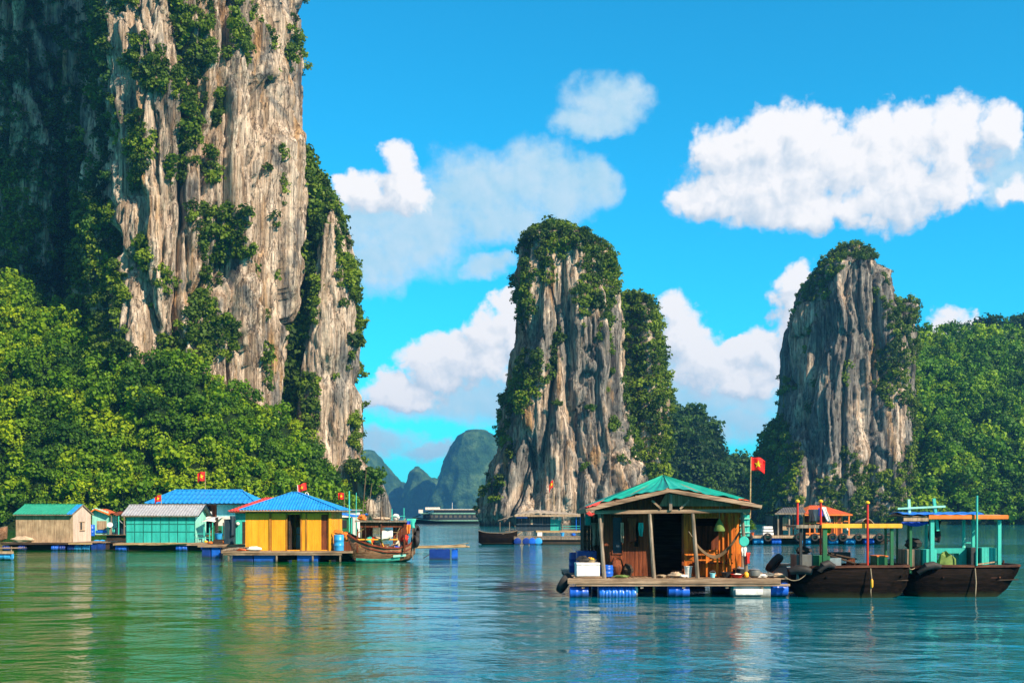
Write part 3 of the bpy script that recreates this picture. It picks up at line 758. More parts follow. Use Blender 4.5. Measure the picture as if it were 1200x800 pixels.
# ================================================================ OBJECT HELPERS
class Frame:
    """a local frame whose origin is a point on the water; converts photo measurements at that distance into metres"""
    def __init__(s, px0, D):
        s.px0, s.D, s.k = px0, D, D / FPX
        s.loc = ((px0 - 600) * s.k, D, 0.0)
    def x(s, px): return (px - s.px0) * s.k
    def xd(s, px, y): return (px - 600) * (s.D + y) / FPX - s.loc[0]
    def z(s, py, y=0.0): return CH + (HZ - py) * (s.D + y) / FPX
rnd = random.Random(5)
class MB:
    def __init__(s): s.v, s.f, s.sm = [], [], []
    def add(s, V, F, sm=False):
        o = len(s.v); s.v += [tuple(p) for p in V]; s.f += [tuple(i + o for i in f) for f in F]; s.sm += [sm] * len(F); return s
    def box(s, x0, x1, y0, y1, z0, z1, rz=0, ch=0.0):
        V = [(x, y, z) for z in (z0, z1) for y in (y0, y1) for x in (x0, x1)]
        if rz:
            cx, cy = (x0 + x1) / 2, (y0 + y1) / 2; c, n = math.cos(rz), math.sin(rz)
            V = [(cx + (x - cx) * c - (y - cy) * n, cy + (x - cx) * n + (y - cy) * c, z) for x, y, z in V]
        return s.add(V, [(0, 2, 3, 1), (4, 5, 7, 6), (0, 1, 5, 4), (2, 6, 7, 3), (0, 4, 6, 2), (1, 3, 7, 5)])
    def bar(s, a, b, w, h=None, seg=4, r2=None):
        """square bar or round pole from a to b"""
        a, b = Vector(a), Vector(b); h = h or w; d = (b - a).normalized()
        up = Vector((0, 0, 1)) if abs(d.z) < 0.9 else Vector((0, 1, 0))
        u = d.cross(up).normalized(); v = d.cross(u)
        if seg == 4:
            cs = [(-w / 2, -h / 2), (w / 2, -h / 2), (w / 2, h / 2), (-w / 2, h / 2)]
        else: cs = [(math.cos(2 * math.pi * i / seg) * w / 2, math.sin(2 * math.pi * i / seg) * h / 2) for i in range(seg)]
        k = (r2 / (w / 2)) if r2 else 1
        V = [a + u * p + v * q for p, q in cs] + [b + (u * p + v * q) * k for p, q in cs]
        n = len(cs)
        F = [(i, (i + 1) % n, n + (i + 1) % n, n + i) for i in range(n)]
        s.add(V, F, seg != 4); s.add(V, [tuple(range(n))[::-1], tuple(range(n, 2 * n))]); return s
    def tube(s, pts, r, seg=8):
        rr = r if isinstance(r, list) else [r] * len(pts)
        V, F = tube_pts(pts, rr, seg); n = len(V)
        s.add(V, F, True); s.add(V, [tuple(range(seg))[::-1], tuple(range(n - seg, n))]); return s
    def lathe(s, prof, c=(0, 0, 0), axis='z', seg=20):
        """prof: (radius, height) pairs turned round an axis through c"""
        V, F = [], []
        for r, h in prof:
            for i in range(seg):
                t = 2 * math.pi * i / seg; p, q = r * math.cos(t), r * math.sin(t)
                V.append({'z': (c[0] + p, c[1] + q, c[2] + h), 'x': (c[0] + h, c[1] + p, c[2] + q), 'y': (c[0] + p, c[1] + h, c[2] + q)}[axis])
        for j in range(len(prof) - 1):
            for i in range(seg): F.append((j * seg + i, j * seg + (i + 1) % seg, (j + 1) * seg + (i + 1) % seg, (j + 1) * seg + i))
        s.add(V, F, True); m = len(prof) - 1
        s.add(V, [tuple(range(seg))[::-1], tuple(m * seg + i for i in range(seg))]); return s
    def poly(s, P, thick=None):
        """polygon, optionally given a thickness vector"""
        n = len(P)
        if thick is None: return s.add(P, [tuple(range(n))])
        t = Vector(thick); V = [Vector(p) for p in P] + [Vector(p) + t for p in P]
        return s.add(V, [tuple(range(n))[::-1], tuple(range(n, 2 * n))] + [(i, (i + 1) % n, n + (i + 1) % n, n + i) for i in range(n)])
    def grid(s, fn, nu, nv, sm=True):
        V = [fn(i / nu, j / nv) for j in range(nv + 1) for i in range(nu + 1)]
        F = [(j * (nu + 1) + i, j * (nu + 1) + i + 1, (j + 1) * (nu + 1) + i + 1, (j + 1) * (nu + 1) + i) for j in range(nv) for i in range(nu)]
        return s.add(V, F, sm)
    def build(s, name, mat, parent=None, solid=0.0, bevel=0.0, label=None):
        me = bpy.data.meshes.new(name); me.from_pydata(s.v, [], s.f); me.materials.append(mat)
        bm = bmesh.new(); bm.from_mesh(me); bmesh.ops.remove_doubles(bm, verts=bm.verts, dist=0.0004) if any(s.sm) else None
        bmesh.ops.recalc_face_normals(bm, faces=bm.faces); bm.to_mesh(me); bm.free()
        if any(s.sm):
            me.polygons.foreach_set('use_smooth', [True] * len(me.polygons)); me.set_sharp_from_angle(angle=R(40))
        o = bpy.data.objects.new(name, me); COL.objects.link(o); o.parent = parent
        if solid:
            m = o.modifiers.new('thickness', 'SOLIDIFY'); m.thickness = solid; m.offset = 0
        if bevel:
            m = o.modifiers.new('edge', 'BEVEL'); m.width = bevel; m.segments = 2; m.limit_method = 'ANGLE'
        if label: o['label'] = label
        return o
def copy_tree(o, parent=None):
    c = o.copy(); COL.objects.link(c); c.parent = parent
    for ch in list(o.children): copy_tree(ch, c)
    return c
def put(o, loc, rz=0.0, label=None, scale=None, group=None):
    o.location = loc; o.rotation_euler = (0, 0, rz)
    if scale: o.scale = scale if isinstance(scale, tuple) else (scale,) * 3
    if label: o['label'] = label
    if group: o['group'] = group
    return o

# ---- materials
WOODG = wood('grey_timber', (0.19, 0.155, 0.12), (0.36, 0.30, 0.24), 'z')
WOODX = wood('grey_plank', (0.25, 0.17, 0.115), (0.46, 0.34, 0.24), 'x')
WOODY = wood('deck_plank', (0.24, 0.165, 0.11), (0.44, 0.32, 0.22), 'y')
WOODR = wood('red_brown_board', (0.12, 0.032, 0.014), (0.26, 0.075, 0.03), 'z')
WOODO = wood('orange_board', (0.50, 0.12, 0.015), (0.78, 0.24, 0.03), 'z')
WOODD = wood('dark_timber', (0.035, 0.025, 0.02), (0.08, 0.055, 0.04), 'x')
WOODT = wood('tan_board', (0.36, 0.26, 0.17), (0.50, 0.38, 0.26), 'z', fine=9)
BAMBOO = wood('bamboo_pole', (0.36, 0.26, 0.13), (0.55, 0.42, 0.24), 'x', 0.5)
HULLB = wood('tarred_hull', (0.003, 0.0028, 0.003), (0.013, 0.008, 0.007), 'x', 0.75)
HULLBR = wood('brown_hull', (0.16, 0.075, 0.04), (0.36, 0.21, 0.12), 'x', 0.7)
GREENW = paint('green_paint', (0.012, 0.13, 0.05), 0.5)
CYANW = paint('turquoise_paint', (0.04, 0.50, 0.42), 0.55, 0.4, dirt=(0.10, 0.20, 0.17))
TEALW = paint('teal_board', (0.02, 0.42, 0.38), 0.65, 0.5, dirt=(0.05, 0.18, 0.17))
LTEAL = paint('pale_teal', (0.28, 0.68, 0.58), 0.6, 0.2)
LBLUE = paint('pale_blue_wall', (0.22, 0.62, 0.72), 0.7, 0.2)
WHITE = paint('white_paint', (0.74, 0.72, 0.70), 0.6, 0.2)
YELLOW = paint('yellow_board', (0.88, 0.36, 0.010), 0.6, 0.4, dirt=(0.45, 0.2, 0.03))
YELTRIM = paint('yellow_trim', (0.85, 0.42, 0.03), 0.5, 0.15)
ORANGE = paint('orange_paint', (0.78, 0.19, 0.02), 0.5, 0.2)
REDP = paint('red_paint', (0.55, 0.025, 0.015), 0.45, 0.15)
YCAP = paint('yellow_cap', (0.85, 0.48, 0.02), 0.4, 0.1)
BLUEROOF = paint('blue_roof', (0.012, 0.26, 0.70), 0.45, 0.5, dirt=(0.12, 0.25, 0.38))
GREENROOF = paint('green_roof', (0.02, 0.31, 0.20), 0.5, 0.55, dirt=(0.10, 0.22, 0.15))
GREYROOF = paint('grey_roof', (0.34, 0.36, 0.40), 0.6, 0.6, dirt=(0.2, 0.12, 0.08))
DARKROOF = paint('dark_roof', (0.09, 0.09, 0.09), 0.8, 0.3)
REDROOF = paint('red_roof', (0.68, 0.06, 0.045), 0.5, 0.2)
ORROOF = paint('orange_roof', (0.60, 0.10, 0.02), 0.6, 0.3)
THATCH = paint('weathered_sheet', (0.34, 0.28, 0.22), 0.9, 0.4)
TARPG = paint('green_tarp', (0.010, 0.34, 0.25), 0.42, 0.12, 1.2, dirt=(0.2, 0.45, 0.36), streak=False)
TARPB = paint('blue_tarp', (0.01, 0.16, 0.72), 0.35, 0.2, 2.0, dirt=(0.1, 0.5, 0.85), streak=False)
DRUM = paint('blue_plastic', (0.008, 0.11, 0.60), 0.35, 0.15, 2.0, dirt=(0.02, 0.06, 0.2), streak=False)
DRUML = paint('light_blue_plastic', (0.03, 0.33, 0.75), 0.35, 0.15, 2.0, streak=False)
DRUMD = paint('navy_plastic', (0.006, 0.035, 0.24), 0.4, 0.2, 2.0, dirt=(0.02, 0.04, 0.1), streak=False)
RUBBER = paint('tyre_rubber', (0.018, 0.018, 0.02), 0.7, 0.3, 3.0, dirt=(0.06, 0.055, 0.05), streak=False)
FOAM = paint('styrofoam', (0.78, 0.77, 0.76), 0.8, 0.25, 3.0, dirt=(0.42, 0.38, 0.32), streak=False)
FOAMG = paint('grey_foam', (0.42, 0.44, 0.45), 0.8, 0.4, 3.0, dirt=(0.22, 0.18, 0.14), streak=False)
DARK = paint('dark_panel', (0.014, 0.02, 0.026), 0.6, 0.3)
NAVY = paint('dark_blue_panel', (0.012, 0.035, 0.06), 0.6, 0.3)
GREYB = paint('grey_box', (0.11, 0.12, 0.12), 0.6, 0.4)
REDC = paint('red_cloth', (0.72, 0.012, 0.012), 0.75, 0.05, streak=False)
STARC = paint('yellow_star', (0.85, 0.55, 0.01), 0.75, 0.0, streak=False)
CLOTHW = paint('white_cloth', (0.78, 0.75, 0.70), 0.85, 0.1, streak=False)
CLOTHB = paint('black_cloth', (0.02, 0.022, 0.028), 0.85, 0.1, streak=False)
CLOTHBL = paint('blue_cloth', (0.01, 0.06, 0.45), 0.85, 0.1, streak=False)
NETT = paint('tan_netting', (0.50, 0.38, 0.27), 0.95, 0.4, 6.0, streak=False)
NETG = paint('green_netting', (0.12, 0.2, 0.05), 0.95, 0.4, 6.0, streak=False)
ROPE = paint('rope', (0.32, 0.25, 0.17), 0.9, 0.3)
ROPED = paint('brown_rope', (0.13, 0.085, 0.045), 0.9, 0.3)
SKIN = paint('skin', (0.42, 0.24, 0.15), 0.6, 0.0, streak=False)
METAL = paint('dull_metal', (0.35, 0.36, 0.37), 0.4, 0.3, metal=0.6)

# ---- building blocks
def roof_panel(e0, e1, up, ua=0.0, ub=1.0, pitch=0.20, amp=0.018, t0=0.0, sub=6, thick=None):
    """corrugated sheet: eave from e0 to e1, running up the slope vector; ridge spans fractions ua..ub of the eave"""
    e0, e1, up = Vector(e0), Vector(e1), Vector(up); L = (e1 - e0).length
    n = max(4, int(L / pitch) * sub if amp else 12); nrm = (e1 - e0).cross(up).normalized()
    if nrm.z < 0: nrm = -nrm
    V, F = [], []
    for i in range(n + 1):
        u = i / n; t = 1.0
        if u < ua: t = min(t, u / ua)
        if u > ub: t = min(t, (1 - u) / (1 - ub))
        w = amp * math.sin(2 * math.pi * u * L / pitch)
        for j in range(4):
            V.append(e0.lerp(e1, u) + up * (t * j / 3) + nrm * (w + (0.012 * (j % 2))))
    for i in range(n):
        for j in range(3): F.append((i * 4 + j, (i + 1) * 4 + j, (i + 1) * 4 + j + 1, i * 4 + j + 1))
    m = MB(); m.add(V, F, True); return m
def boards(m, a0, a1, z0, z1, at, axis='x', opens=(), w=0.16, th=0.03, jit=0.006, slant=None):
    """a wall of upright boards along x (at y=at) or y (at x=at), leaving rectangular openings (a, b, zlo, zhi) free"""
    n = max(1, int(round(abs(a1 - a0) / w))); g = 0.004
    for i in range(n):
        p, q = a0 + (a1 - a0) * i / n, a0 + (a1 - a0) * (i + 1) / n; c = (p + q) / 2
        top = z1 if slant is None else slant(c)
        segs = [(z0, top)]
        for oa, ob, lo, hi in opens:
            if oa <= c <= ob:
                new = []
                for s0, s1 in segs:
                    if lo > s0: new.append((s0, min(lo, s1)))
                    if hi < s1: new.append((max(hi, s0), s1))
                segs = new
        d = rnd.uniform(-jit, jit)
        for s0, s1 in segs:
            if s1 - s0 < 0.02: continue
            if axis == 'x': m.box(p + g, q - g, at + d, at + d + th, s0, s1)
            else: m.box(at + d, at + d + th, p + g, q - g, s0, s1)
    return m
def deck(name, x0, x1, y0, y1, z, mat, parent, w=0.17, along='y', ragged=0.06):
    m = MB(); n = max(1, int((x1 - x0) / w)) if along == 'y' else max(1, int((y1 - y0) / w))
    for i in range(n):
        r0, r1 = rnd.uniform(-ragged, ragged), rnd.uniform(-ragged, ragged); zz = z + rnd.uniform(-0.012, 0.012)
        if along == 'y':
            p = x0 + (x1 - x0) * i / n; q = x0 + (x1 - x0) * (i + 1) / n; m.box(p + 0.008, q - 0.008, y0 + r0, y1 + r1, zz - 0.035, zz)
        else:
            p = y0 + (y1 - y0) * i / n; q = y0 + (y1 - y0) * (i + 1) / n; m.box(x0 + r0, x1 + r1, p + 0.008, q - 0.008, zz - 0.035, zz)
    return m.build(name, mat, parent)
def drum_mb(r=0.29, L=0.88, axis='z', c=(0, 0, 0)):
    p = [(r * 0.86, 0), (r * 0.97, 0.015), (r, 0.04)]
    for f in (0.31, 0.35, 0.64, 0.68): p += [(r, L * f - 0.02), (r * 1.05, L * f), (r, L * f + 0.02)]
    p += [(r, L - 0.05), (r * 0.97, L - 0.015), (r * 0.9, L), (r * 0.85, L - 0.02), (0.02, L - 0.02)]
    return MB().lathe(p, c, axis, 20)
def float_drum(parent, x0, x1, y, zc, r, mat=DRUM, axis='x'):
    c = (x0, y, zc) if axis == 'x' else (x0, y, zc)
    return drum_mb(r, x1 - x0 if axis == 'x' else 0.9, axis, c).build('float', mat, parent)
def tyre_mb(Ro=0.36, wd=0.2, c=(0, 0, 0), axis='y', tilt=None):
    prof = [(Ro * 0.58, -wd * 0.36), (Ro * 0.60, -wd * 0.5), (Ro * 0.90, -wd * 0.5), (Ro * 0.985, -wd * 0.36), (Ro, 0), (Ro * 0.985, wd * 0.36), (Ro * 0.90, wd * 0.5), (Ro * 0.60, wd * 0.5), (Ro * 0.58, wd * 0.36), (Ro * 0.72, wd * 0.30), (Ro * 0.72, -wd * 0.30), (Ro * 0.58, -wd * 0.36)]
    m = MB(); seg = 28; V, F = [], []
    for r, h in prof:
        for i in range(seg):
            t = 2 * math.pi * i / seg; p, q = r * math.cos(t), r * math.sin(t)
            V.append(Vector({'z': (p, q, h), 'x': (h, p, q), 'y': (p, h, q)}[axis]))
    for j in range(len(prof) - 1):
        for i in range(seg): F.append((j * seg + i, j * seg + (i + 1) % seg, (j + 1) * seg + (i + 1) % seg, (j + 1) * seg + i))
    if tilt is not None: V = [tilt @ v for v in V]
    m.add([v + Vector(c) for v in V], F, True); return m
def star_pts(r, cx, cz, y):
    return [(cx + (r if i % 2 == 0 else r * 0.4) * math.sin(math.pi * i / 5), y, cz + (r if i % 2 == 0 else r * 0.4) * math.cos(math.pi * i / 5)) for i in range(10)]
def flag(loc, pole_h, w, h, label, drop=0.15, direction=1, pole_mat=None, lean=0.0, pole_r=0.03, sag=0.25):
    t = thing('flag', label, 'flag', loc)
    top = Vector((lean, 0, pole_h))
    MB().bar((0, 0, 0), top, pole_r * 2, seg=8, r2=pole_r * 0.7).build('pole', pole_mat or BAMBOO, t)
    def P(u, v, off=0.0):
        x = u * w * direction; ripple = 0.11 * w * math.sin(u * 8.0 + v * 1.2) * (0.3 + u)
        return (top.x + x * 0.94 - lean * (1 - v) * h / pole_h, ripple + off, top.z - h + v * h - sag * h * u * u - 0.05 * h * math.sin(u * 7))
    MB().grid(P, 18, 10).build('cloth', REDC, t, solid=0.006)
    for off, nm in ((-0.012, 'star'), (0.012, 'star')):
        sp = star_pts(0.30 * h, 0.5 * w, 0.5 * h, 0)
        V = [P(0.5, 0.5, off)] + [P(x / w, z / h, off) for x, _, z in sp]
        m = MB(); m.add(V, [(0, i + 1, (i + 1) % 10 + 1) for i in range(10)]); o = m.build(nm, STARC, t, solid=0.004)
    return t
def lump_mb(rx, ry, rz, c=(0, 0, 0), seed=1, amp=0.25, seg=18):
    """irregular heap (cloth, sack, net, fruit)"""
    rs = random.Random(seed); ph = [rs.uniform(0, 6) for _ in range(8)]
    V, F = [], []
    nu, nv = seg, max(6, seg // 2)
    for j in range(nv + 1):
        f = -math.pi / 2 + math.pi * j / nv
        for i in range(nu):
            t = 2 * math.pi * i / nu
            k = 1 + amp * (0.5 * math.sin(3 * t + ph[0] + 2 * f) + 0.3 * math.sin(5 * t + ph[1] - 3 * f) + 0.35 * math.sin(7 * f + ph[2] + t))
            V.append((c[0] + rx * k * math.cos(f) * math.cos(t), c[1] + ry * k * math.cos(f) * math.sin(t), max(c[2] - rz * 0.9, c[2] + rz * k * math.sin(f))))
    for j in range(nv):
        for i in range(nu): F.append((j * nu + i, j * nu + (i + 1) % nu, (j + 1) * nu + (i + 1) % nu, (j + 1) * nu + i))
    return MB().add(V, F, True)
def bucket(loc, r, h, mat, label, name='bucket', cat='bucket', group=None, handle=True):
    t = thing(name, label, cat, loc, 0, group)
    MB().lathe([(r * 0.72, 0), (r * 0.74, 0.01), (r * 0.97, h * 0.93), (r * 1.06, h * 0.94), (r * 1.06, h), (r * 0.95, h), (r * 0.7, 0.03), (0.005, 0.03)], seg=18).build('body', mat, t)
    if handle: MB().tube([(r * math.cos(a), -0.02, h + r * 0.75 * math.sin(a)) for a in [math.pi * i / 10 for i in range(11)]], 0.008, 6).build('handle', METAL, t)
    return t
def basin(loc, r, h, mat, label, fill=None):
    t = thing('basin', label, 'basin', loc)
    MB().lathe([(r * 0.6, 0), (r * 0.95, h * 0.9), (r * 1.05, h), (r * 0.93, h), (r * 0.58, 0.02), (0.004, 0.02)], seg=20).build('bowl', mat, t)
    if fill: lump_mb(r * 0.7, r * 0.7, h * 0.5, (0, 0, h * 0.7), 3).build('contents', fill, t)
    return t
def barrel(loc, r, h, mat, label, group=None, name='barrel'):
    t = thing(name, label, 'barrel', loc, 0, group)
    drum_mb(r, h).build('body', mat, t)
    MB().lathe([(0.035, 0), (0.035, 0.03), (0.002, 0.032)], (r * 0.5, 0, h - 0.022), seg=10).build('cap', DARK, t)
    return t
def foambox(loc, x, y, z, label, mat=FOAM, rz=0.0, lid=True):
    t = thing('foam_box', label, 'foam box', loc, rz)
    m = MB(); m.box(-x / 2, x / 2, -y / 2, y / 2, 0, z * 0.82); m.build('body', mat, t, bevel=0.02)
    if lid:
        m = MB(); m.box(-x / 2 - 0.012, x / 2 + 0.012, -y / 2 - 0.012, y / 2 + 0.012, z * 0.825, z); m.build('lid', mat, t, bevel=0.02)
    return t
def hull(L, stations, mat, parent, name='hull', inner=0.25):
    """stations: (x, half beam at gunwale, z gunwale, half beam at chine, z chine, z keel); an open shell with a sole inside"""
    prof = []
    for x, bg_, zg, bc, zc, zk in stations:
        prof.append([(x, -bg_, zg), (x, -(bg_ * 0.45 + bc * 0.55), zc + (zg - zc) * 0.42), (x, -bc, zc), (x, 0, zk), (x, bc, zc), (x, (bg_ * 0.45 + bc * 0.55), zc + (zg - zc) * 0.42), (x, bg_, zg)])
    V = [p for s_ in prof for p in s_]; k = 7; n = len(prof)
    F = [(i * k + j, (i + 1) * k + j, (i + 1) * k + j + 1, i * k + j + 1) for i in range(n - 1) for j in range(k - 1)]
    m = MB(); m.add(V, F, True); m.add(prof[0], [tuple(range(k))]); m.add(prof[-1], [tuple(range(k))])
    return m.build(name, mat, parent, solid=0.05)
def gunwale(stations, mat, parent, w=0.09, h=0.07, name='rail', drop=0.0, out=0.02):
    m = MB()
    for sgn in (-1, 1):
        P = [(x, sgn * (b + out), z - drop) for x, b, z, *_ in stations]
        for a, b in zip(P, P[1:]): m.bar(a, b, w, h)
    for st in (stations[0], stations[-1]): m.bar((st[0], -st[1], st[2] - drop), (st[0], st[1], st[2] - drop), w, h)
    return m.build(name, mat, parent)
def sole(stations, z, mat, parent):
    m = MB()
    for a, b in zip(stations, stations[1:]):
        ya, yb = a[1] * 0.9, b[1] * 0.9
        n = 4
        for i in range(n):
            f0, f1 = i / n, (i + 1) / n
            m.poly([(a[0] + 0.01, -ya + 2 * ya * f0 + .01, z), (b[0], -yb + 2 * yb * f0 + .01, z), (b[0], -yb + 2 * yb * f1, z), (a[0] + 0.01, -ya + 2 * ya * f1, z)], (0, 0, 0.03))
    return m.build('floor_boards', mat, parent)
def window_frame(m, x0, x1, z0, z1, y, w=0.05):
    m.box(x0 - w, x1 + w, y - 0.03, y, z1, z1 + w); m.box(x0 - w, x1 + w, y - 0.03, y, z0 - w, z0)
    m.box(x0 - w, x0, y - 0.03, y, z0, z1); m.box(x1, x1 + w, y - 0.03, y, z0, z1); return m

# ================================================================ MAIN FLOATING HOUSE (near, under the green tarp)
def main_house():
    f = Frame(785, 41.7); X, Z = f.x, f.z
    t = thing('floating_house', 'open fronted timber house with a green tarp roof, nearest house on its own raft', 'floating house', f.loc)
    zd = Z(677)                                                     # deck top
    x0, x1 = X(665), X(926)
    # raft
    deck('deck', x0 + .05, x1 - .05, 0.05, 7.2, zd - 0.02, WOODY, t, 0.16)
    m = MB(); m.box(x0, x1 - 0.35, -0.03, 0.05, zd - 0.21, zd - 0.01); m.box(x0 + .3, x1, 0.0, 0.09, zd - 0.30, zd - 0.215); m.build('front_beam', WOODX, t, bevel=0.012)
    m = MB()
    for px in (668, 690, 722, 760, 800, 835, 868, 905): m.box(X(px), X(px) + .12, 0.06, 7.1, zd - 0.19, zd - 0.07)
    m.build('joists', WOODD, t)
    for px in (683, 752, 801, 852, 893): MB().bar((X(px), 0.1, zd - .2), (X(px) + .02, 0.1, zd - 0.38), 0.11).build('stub_post', WOODG, t)
    # floats: tarp wrapped, drums, foam
    def wrap(px0, px1, py0, py1, y=0.1, mat=TARPB, nm='float'):
        a, b, c, d = X(px0), X(px1), Z(py1) - 0.25, Z(py0)
        def P(u, v):
            ang = v * 2 * math.pi; cx, cz = 0, (c + d) / 2
            k = 1 + 0.05 * math.sin(u * 38 + 2.5 * math.sin(ang * 2)) + 0.03 * math.sin(u * 71)
            e = min(1, 0.9 + 2 * min(u, 1 - u))
            return (a + (b - a) * u, y + 0.42 + 0.42 * math.cos(ang) * k * e, cz + (d - c) / 2 * math.sin(ang) * k * e)
        m = MB(); m.grid(P, 60, 20); V0 = [P(0, j / 20) for j in range(20)]; V1 = [P(1, j / 20) for j in range(20)]
        m.add(V0, [tuple(range(20))]); m.add(V1, [tuple(range(20))]); return m.build(nm, mat, t)
    wrap(702, 746, 685.5, 700, label if False else 0.1)
    MB().lathe([(0.30, 0), (0.31, 0.04), (0.29, 0.10), (0.1, 0.13)], (X(745), 0.52, Z(693)), 'x', 16).build('float_end', FOAM, t)
    float_drum(t, X(668), X(690), 0.35, Z(695), 0.24, DRUM)
    float_drum(t, X(784), X(809), 0.35, Z(693), 0.25, DRUM)
    float_drum(t, X(905), X(926), 0.5, Z(691), 0.28, DRUM)
    for px in (700, 780, 850, 900): float_drum(t, X(px), X(px) + 0.9, 3.0, Z(694), 0.27, DRUMD)
    for px in (690, 760, 830, 890): float_drum(t, X(px), X(px) + 0.9, 6.2, Z(694), 0.27, DRUM)
    m = MB(); m.box(X(860), X(904), 0.1, 0.75, -0.1, Z(684)); m.build('foam_block', FOAMG, t, bevel=0.03)
    m = MB(); m.box(X(862), X(894), 0.02, 0.09, Z(697), Z(690)); m.build('foam_slab', FOAM, t, bevel=0.02)
    # posts of the porch
    def post(a, b, r=0.12, nm='post'): return MB().bar(a, b, r, seg=8, r2=r * 0.42).build(nm, WOODG, t)
    post((X(709), 0.18, zd - .1), (X(702.5), 0.18, Z(598)), 0.15); post((X(706), 0.35, zd), (X(707), 0.4, Z(600)), 0.07)
    post((X(767), 0.14, zd - .1), (X(761.5), 0.14, Z(598)), 0.16); post((X(818.5), 0.14, zd - .1), (X(812), 0.14, Z(596)), 0.16)
    post((X(878), 0.45, zd - .02), (X(871), 0.3, Z(597)), 0.15)
    for px in (700, 870): post((f.xd(px, 6.0), 6.0, zd), (f.xd(px, 6.0), 6.0, 3.2), 0.12)
    # wall boards: shade put into the left's red brown, sunlight into the right's orange
    yw = 1.45; wx0, wxd0, wxd1, wx1 = f.xd(708, yw), f.xd(766, yw), f.xd(799, yw), f.xd(868, yw); zt = 3.38
    wl_open = [(f.xd(718, yw), f.xd(729, yw), Z(648, yw), Z(606, yw)), (f.xd(742, yw), f.xd(750, yw), Z(640, yw), Z(612, yw))]
    sl_ = lambda c: 3.42 + .62 * max(0, 1 - abs(c - X(783)) / 3.0)
    boards(MB(), wx0, wxd0, zd, zt, yw, 'x', wl_open, 0.15, slant=sl_).build('front_wall', WOODR, t)
    m = MB()
    for o_ in wl_open: window_frame(m, o_[0], o_[1], o_[2], o_[3], yw - .01, .035)
    m.build('window_frame', WOODR, t)
    MB().box(wl_open[0][0] + .02, wl_open[0][1] - .02, yw + .05, yw + .07, wl_open[0][2], wl_open[0][3]).build('shutter', NAVY, t)
    ro = [(f.xd(815, yw), f.xd(842, yw), Z(644, yw), Z(607, yw))]
    boards(MB(), wxd1, wx1, zd, zt, yw, 'x', ro, 0.13, slant=sl_).build('front_wall', WOODO, t, label='right part of the front wall, boards coloured sunlit orange')
    window_frame(MB(), ro[0][0], ro[0][1], ro[0][2], ro[0][3], yw - .01, .05).build('window_frame', WOODO, t)
    m = MB(); m.box(wxd0 - .07, wxd0, yw - .03, yw + .05, zd, zt); m.box(wxd1, wxd1 + .07, yw - .03, yw + .05, zd, zt); m.box(wxd0, wxd1, yw - .03, yw + .05, 3.2, 3.28); m.build('door_frame', WOODR, t)
    boards(MB(), yw + .04, 5.8, zd, zt, wx0, 'y', [(2.6, 3.4, 1.6, 2.7)], 0.16).build('side_wall', WOODR, t)
    boards(MB(), yw + .04, 5.8, zd, zt, wx1, 'y', [(2.4, 3.5, 1.5, 2.8)], 0.16).build('side_wall', WOODO, t)
    boards(MB(), wx0, wx1 + .03, zd, zt, 5.82, 'x', (), 0.16, slant=sl_).build('back_wall', WOODR, t)
    boards(MB(), wxd0, wxd1, 3.281, zt, yw, 'x', (), 0.15, slant=sl_).build('lintel_boards', WOODR, t)
    MB().box(wx0 + .05, wx1 - .02, 5.74, 5.79, zd, 3.4).build('light_blocker', WOODD, t)  # added dark sheet blocking sky light through the back wall gaps
    MB().box(wx0 + .05, wx1 - .02, yw + .06, 5.73, zd - .005, zd + .015).build('floor', WOODD, t)
    m = MB(); m.box(wxd1 + .3, wx1 - .3, 3.2, 3.24, zd + .02, 2.6); m.build('partition', WOODR, t)
    # open orange lean-to at the right end: uprights and turquoise shutter
    for px in (848, 856, 863): MB().bar((f.xd(px, .75), .75, zd), (f.xd(px - 1, .75), .75, Z(600, .75)), 0.07).build('upright', WOODO, t)
    m = MB(); sx = f.xd(866, 1.0)
    boards(m, f.xd(868, 1.3), f.xd(878.5, 1.3), Z(628, 1.3), Z(603, 1.3), 1.3, 'x', (), 0.11).build('shutter', CYANW, t, label='turquoise shutter at the right end')
    for py in (608, 616, 624): MB().box(f.xd(867, 1.25), f.xd(879, 1.25), 1.24, 1.28, Z(py, 1.25), Z(py, 1.25) + .04).build('shutter_batten', LTEAL, t)
    boards(MB(), f.xd(853, 1.2), f.xd(866, 1.2), Z(655, 1.2), Z(604, 1.2), 1.22, 'x', (), 0.1).build('lean_to_wall', WOODO, t)
    # railing
    yr = 0.95; m = MB(); ax, bx = f.xd(803, yr), f.xd(866, yr)
    m.bar((ax, yr, Z(649.5, yr)), (bx, yr, Z(649, yr)), 0.07, 0.06); m.bar((ax, yr, Z(656, yr)), (bx, yr, Z(655.5, yr)), 0.05, 0.05)
    for i in range(6):
        q = ax + (bx - ax) * i / 5; m.bar((q, yr + .001, zd), (q, yr + .001, Z(649.5, yr) + .03), 0.07)
    m.build('railing', WOODO, t)
    m = MB(); m.box(f.xd(812, 1.2), f.xd(858, 1.2), 1.05, 1.4, Z(660, 1.2), Z(660, 1.2) + .05); m.box(f.xd(814, 1.2), f.xd(816, 1.2), 1.1, 1.35, zd, Z(660, 1.2)); m.box(f.xd(854, 1.2), f.xd(856, 1.2), 1.1, 1.35, zd, Z(660, 1.2)); m.build('bench', WOODR, t)
    m = MB()
    for px, h_ in ((838, 642), (841, 644), (844, 643), (847, 646), (850, 645)): m.box(f.xd(px, 1.0), f.xd(px, 1.0) + .05, 1.0, 1.04, Z(650, 1.0), Z(h_, 1.0))
    m.build('pickets', WOODO, t)
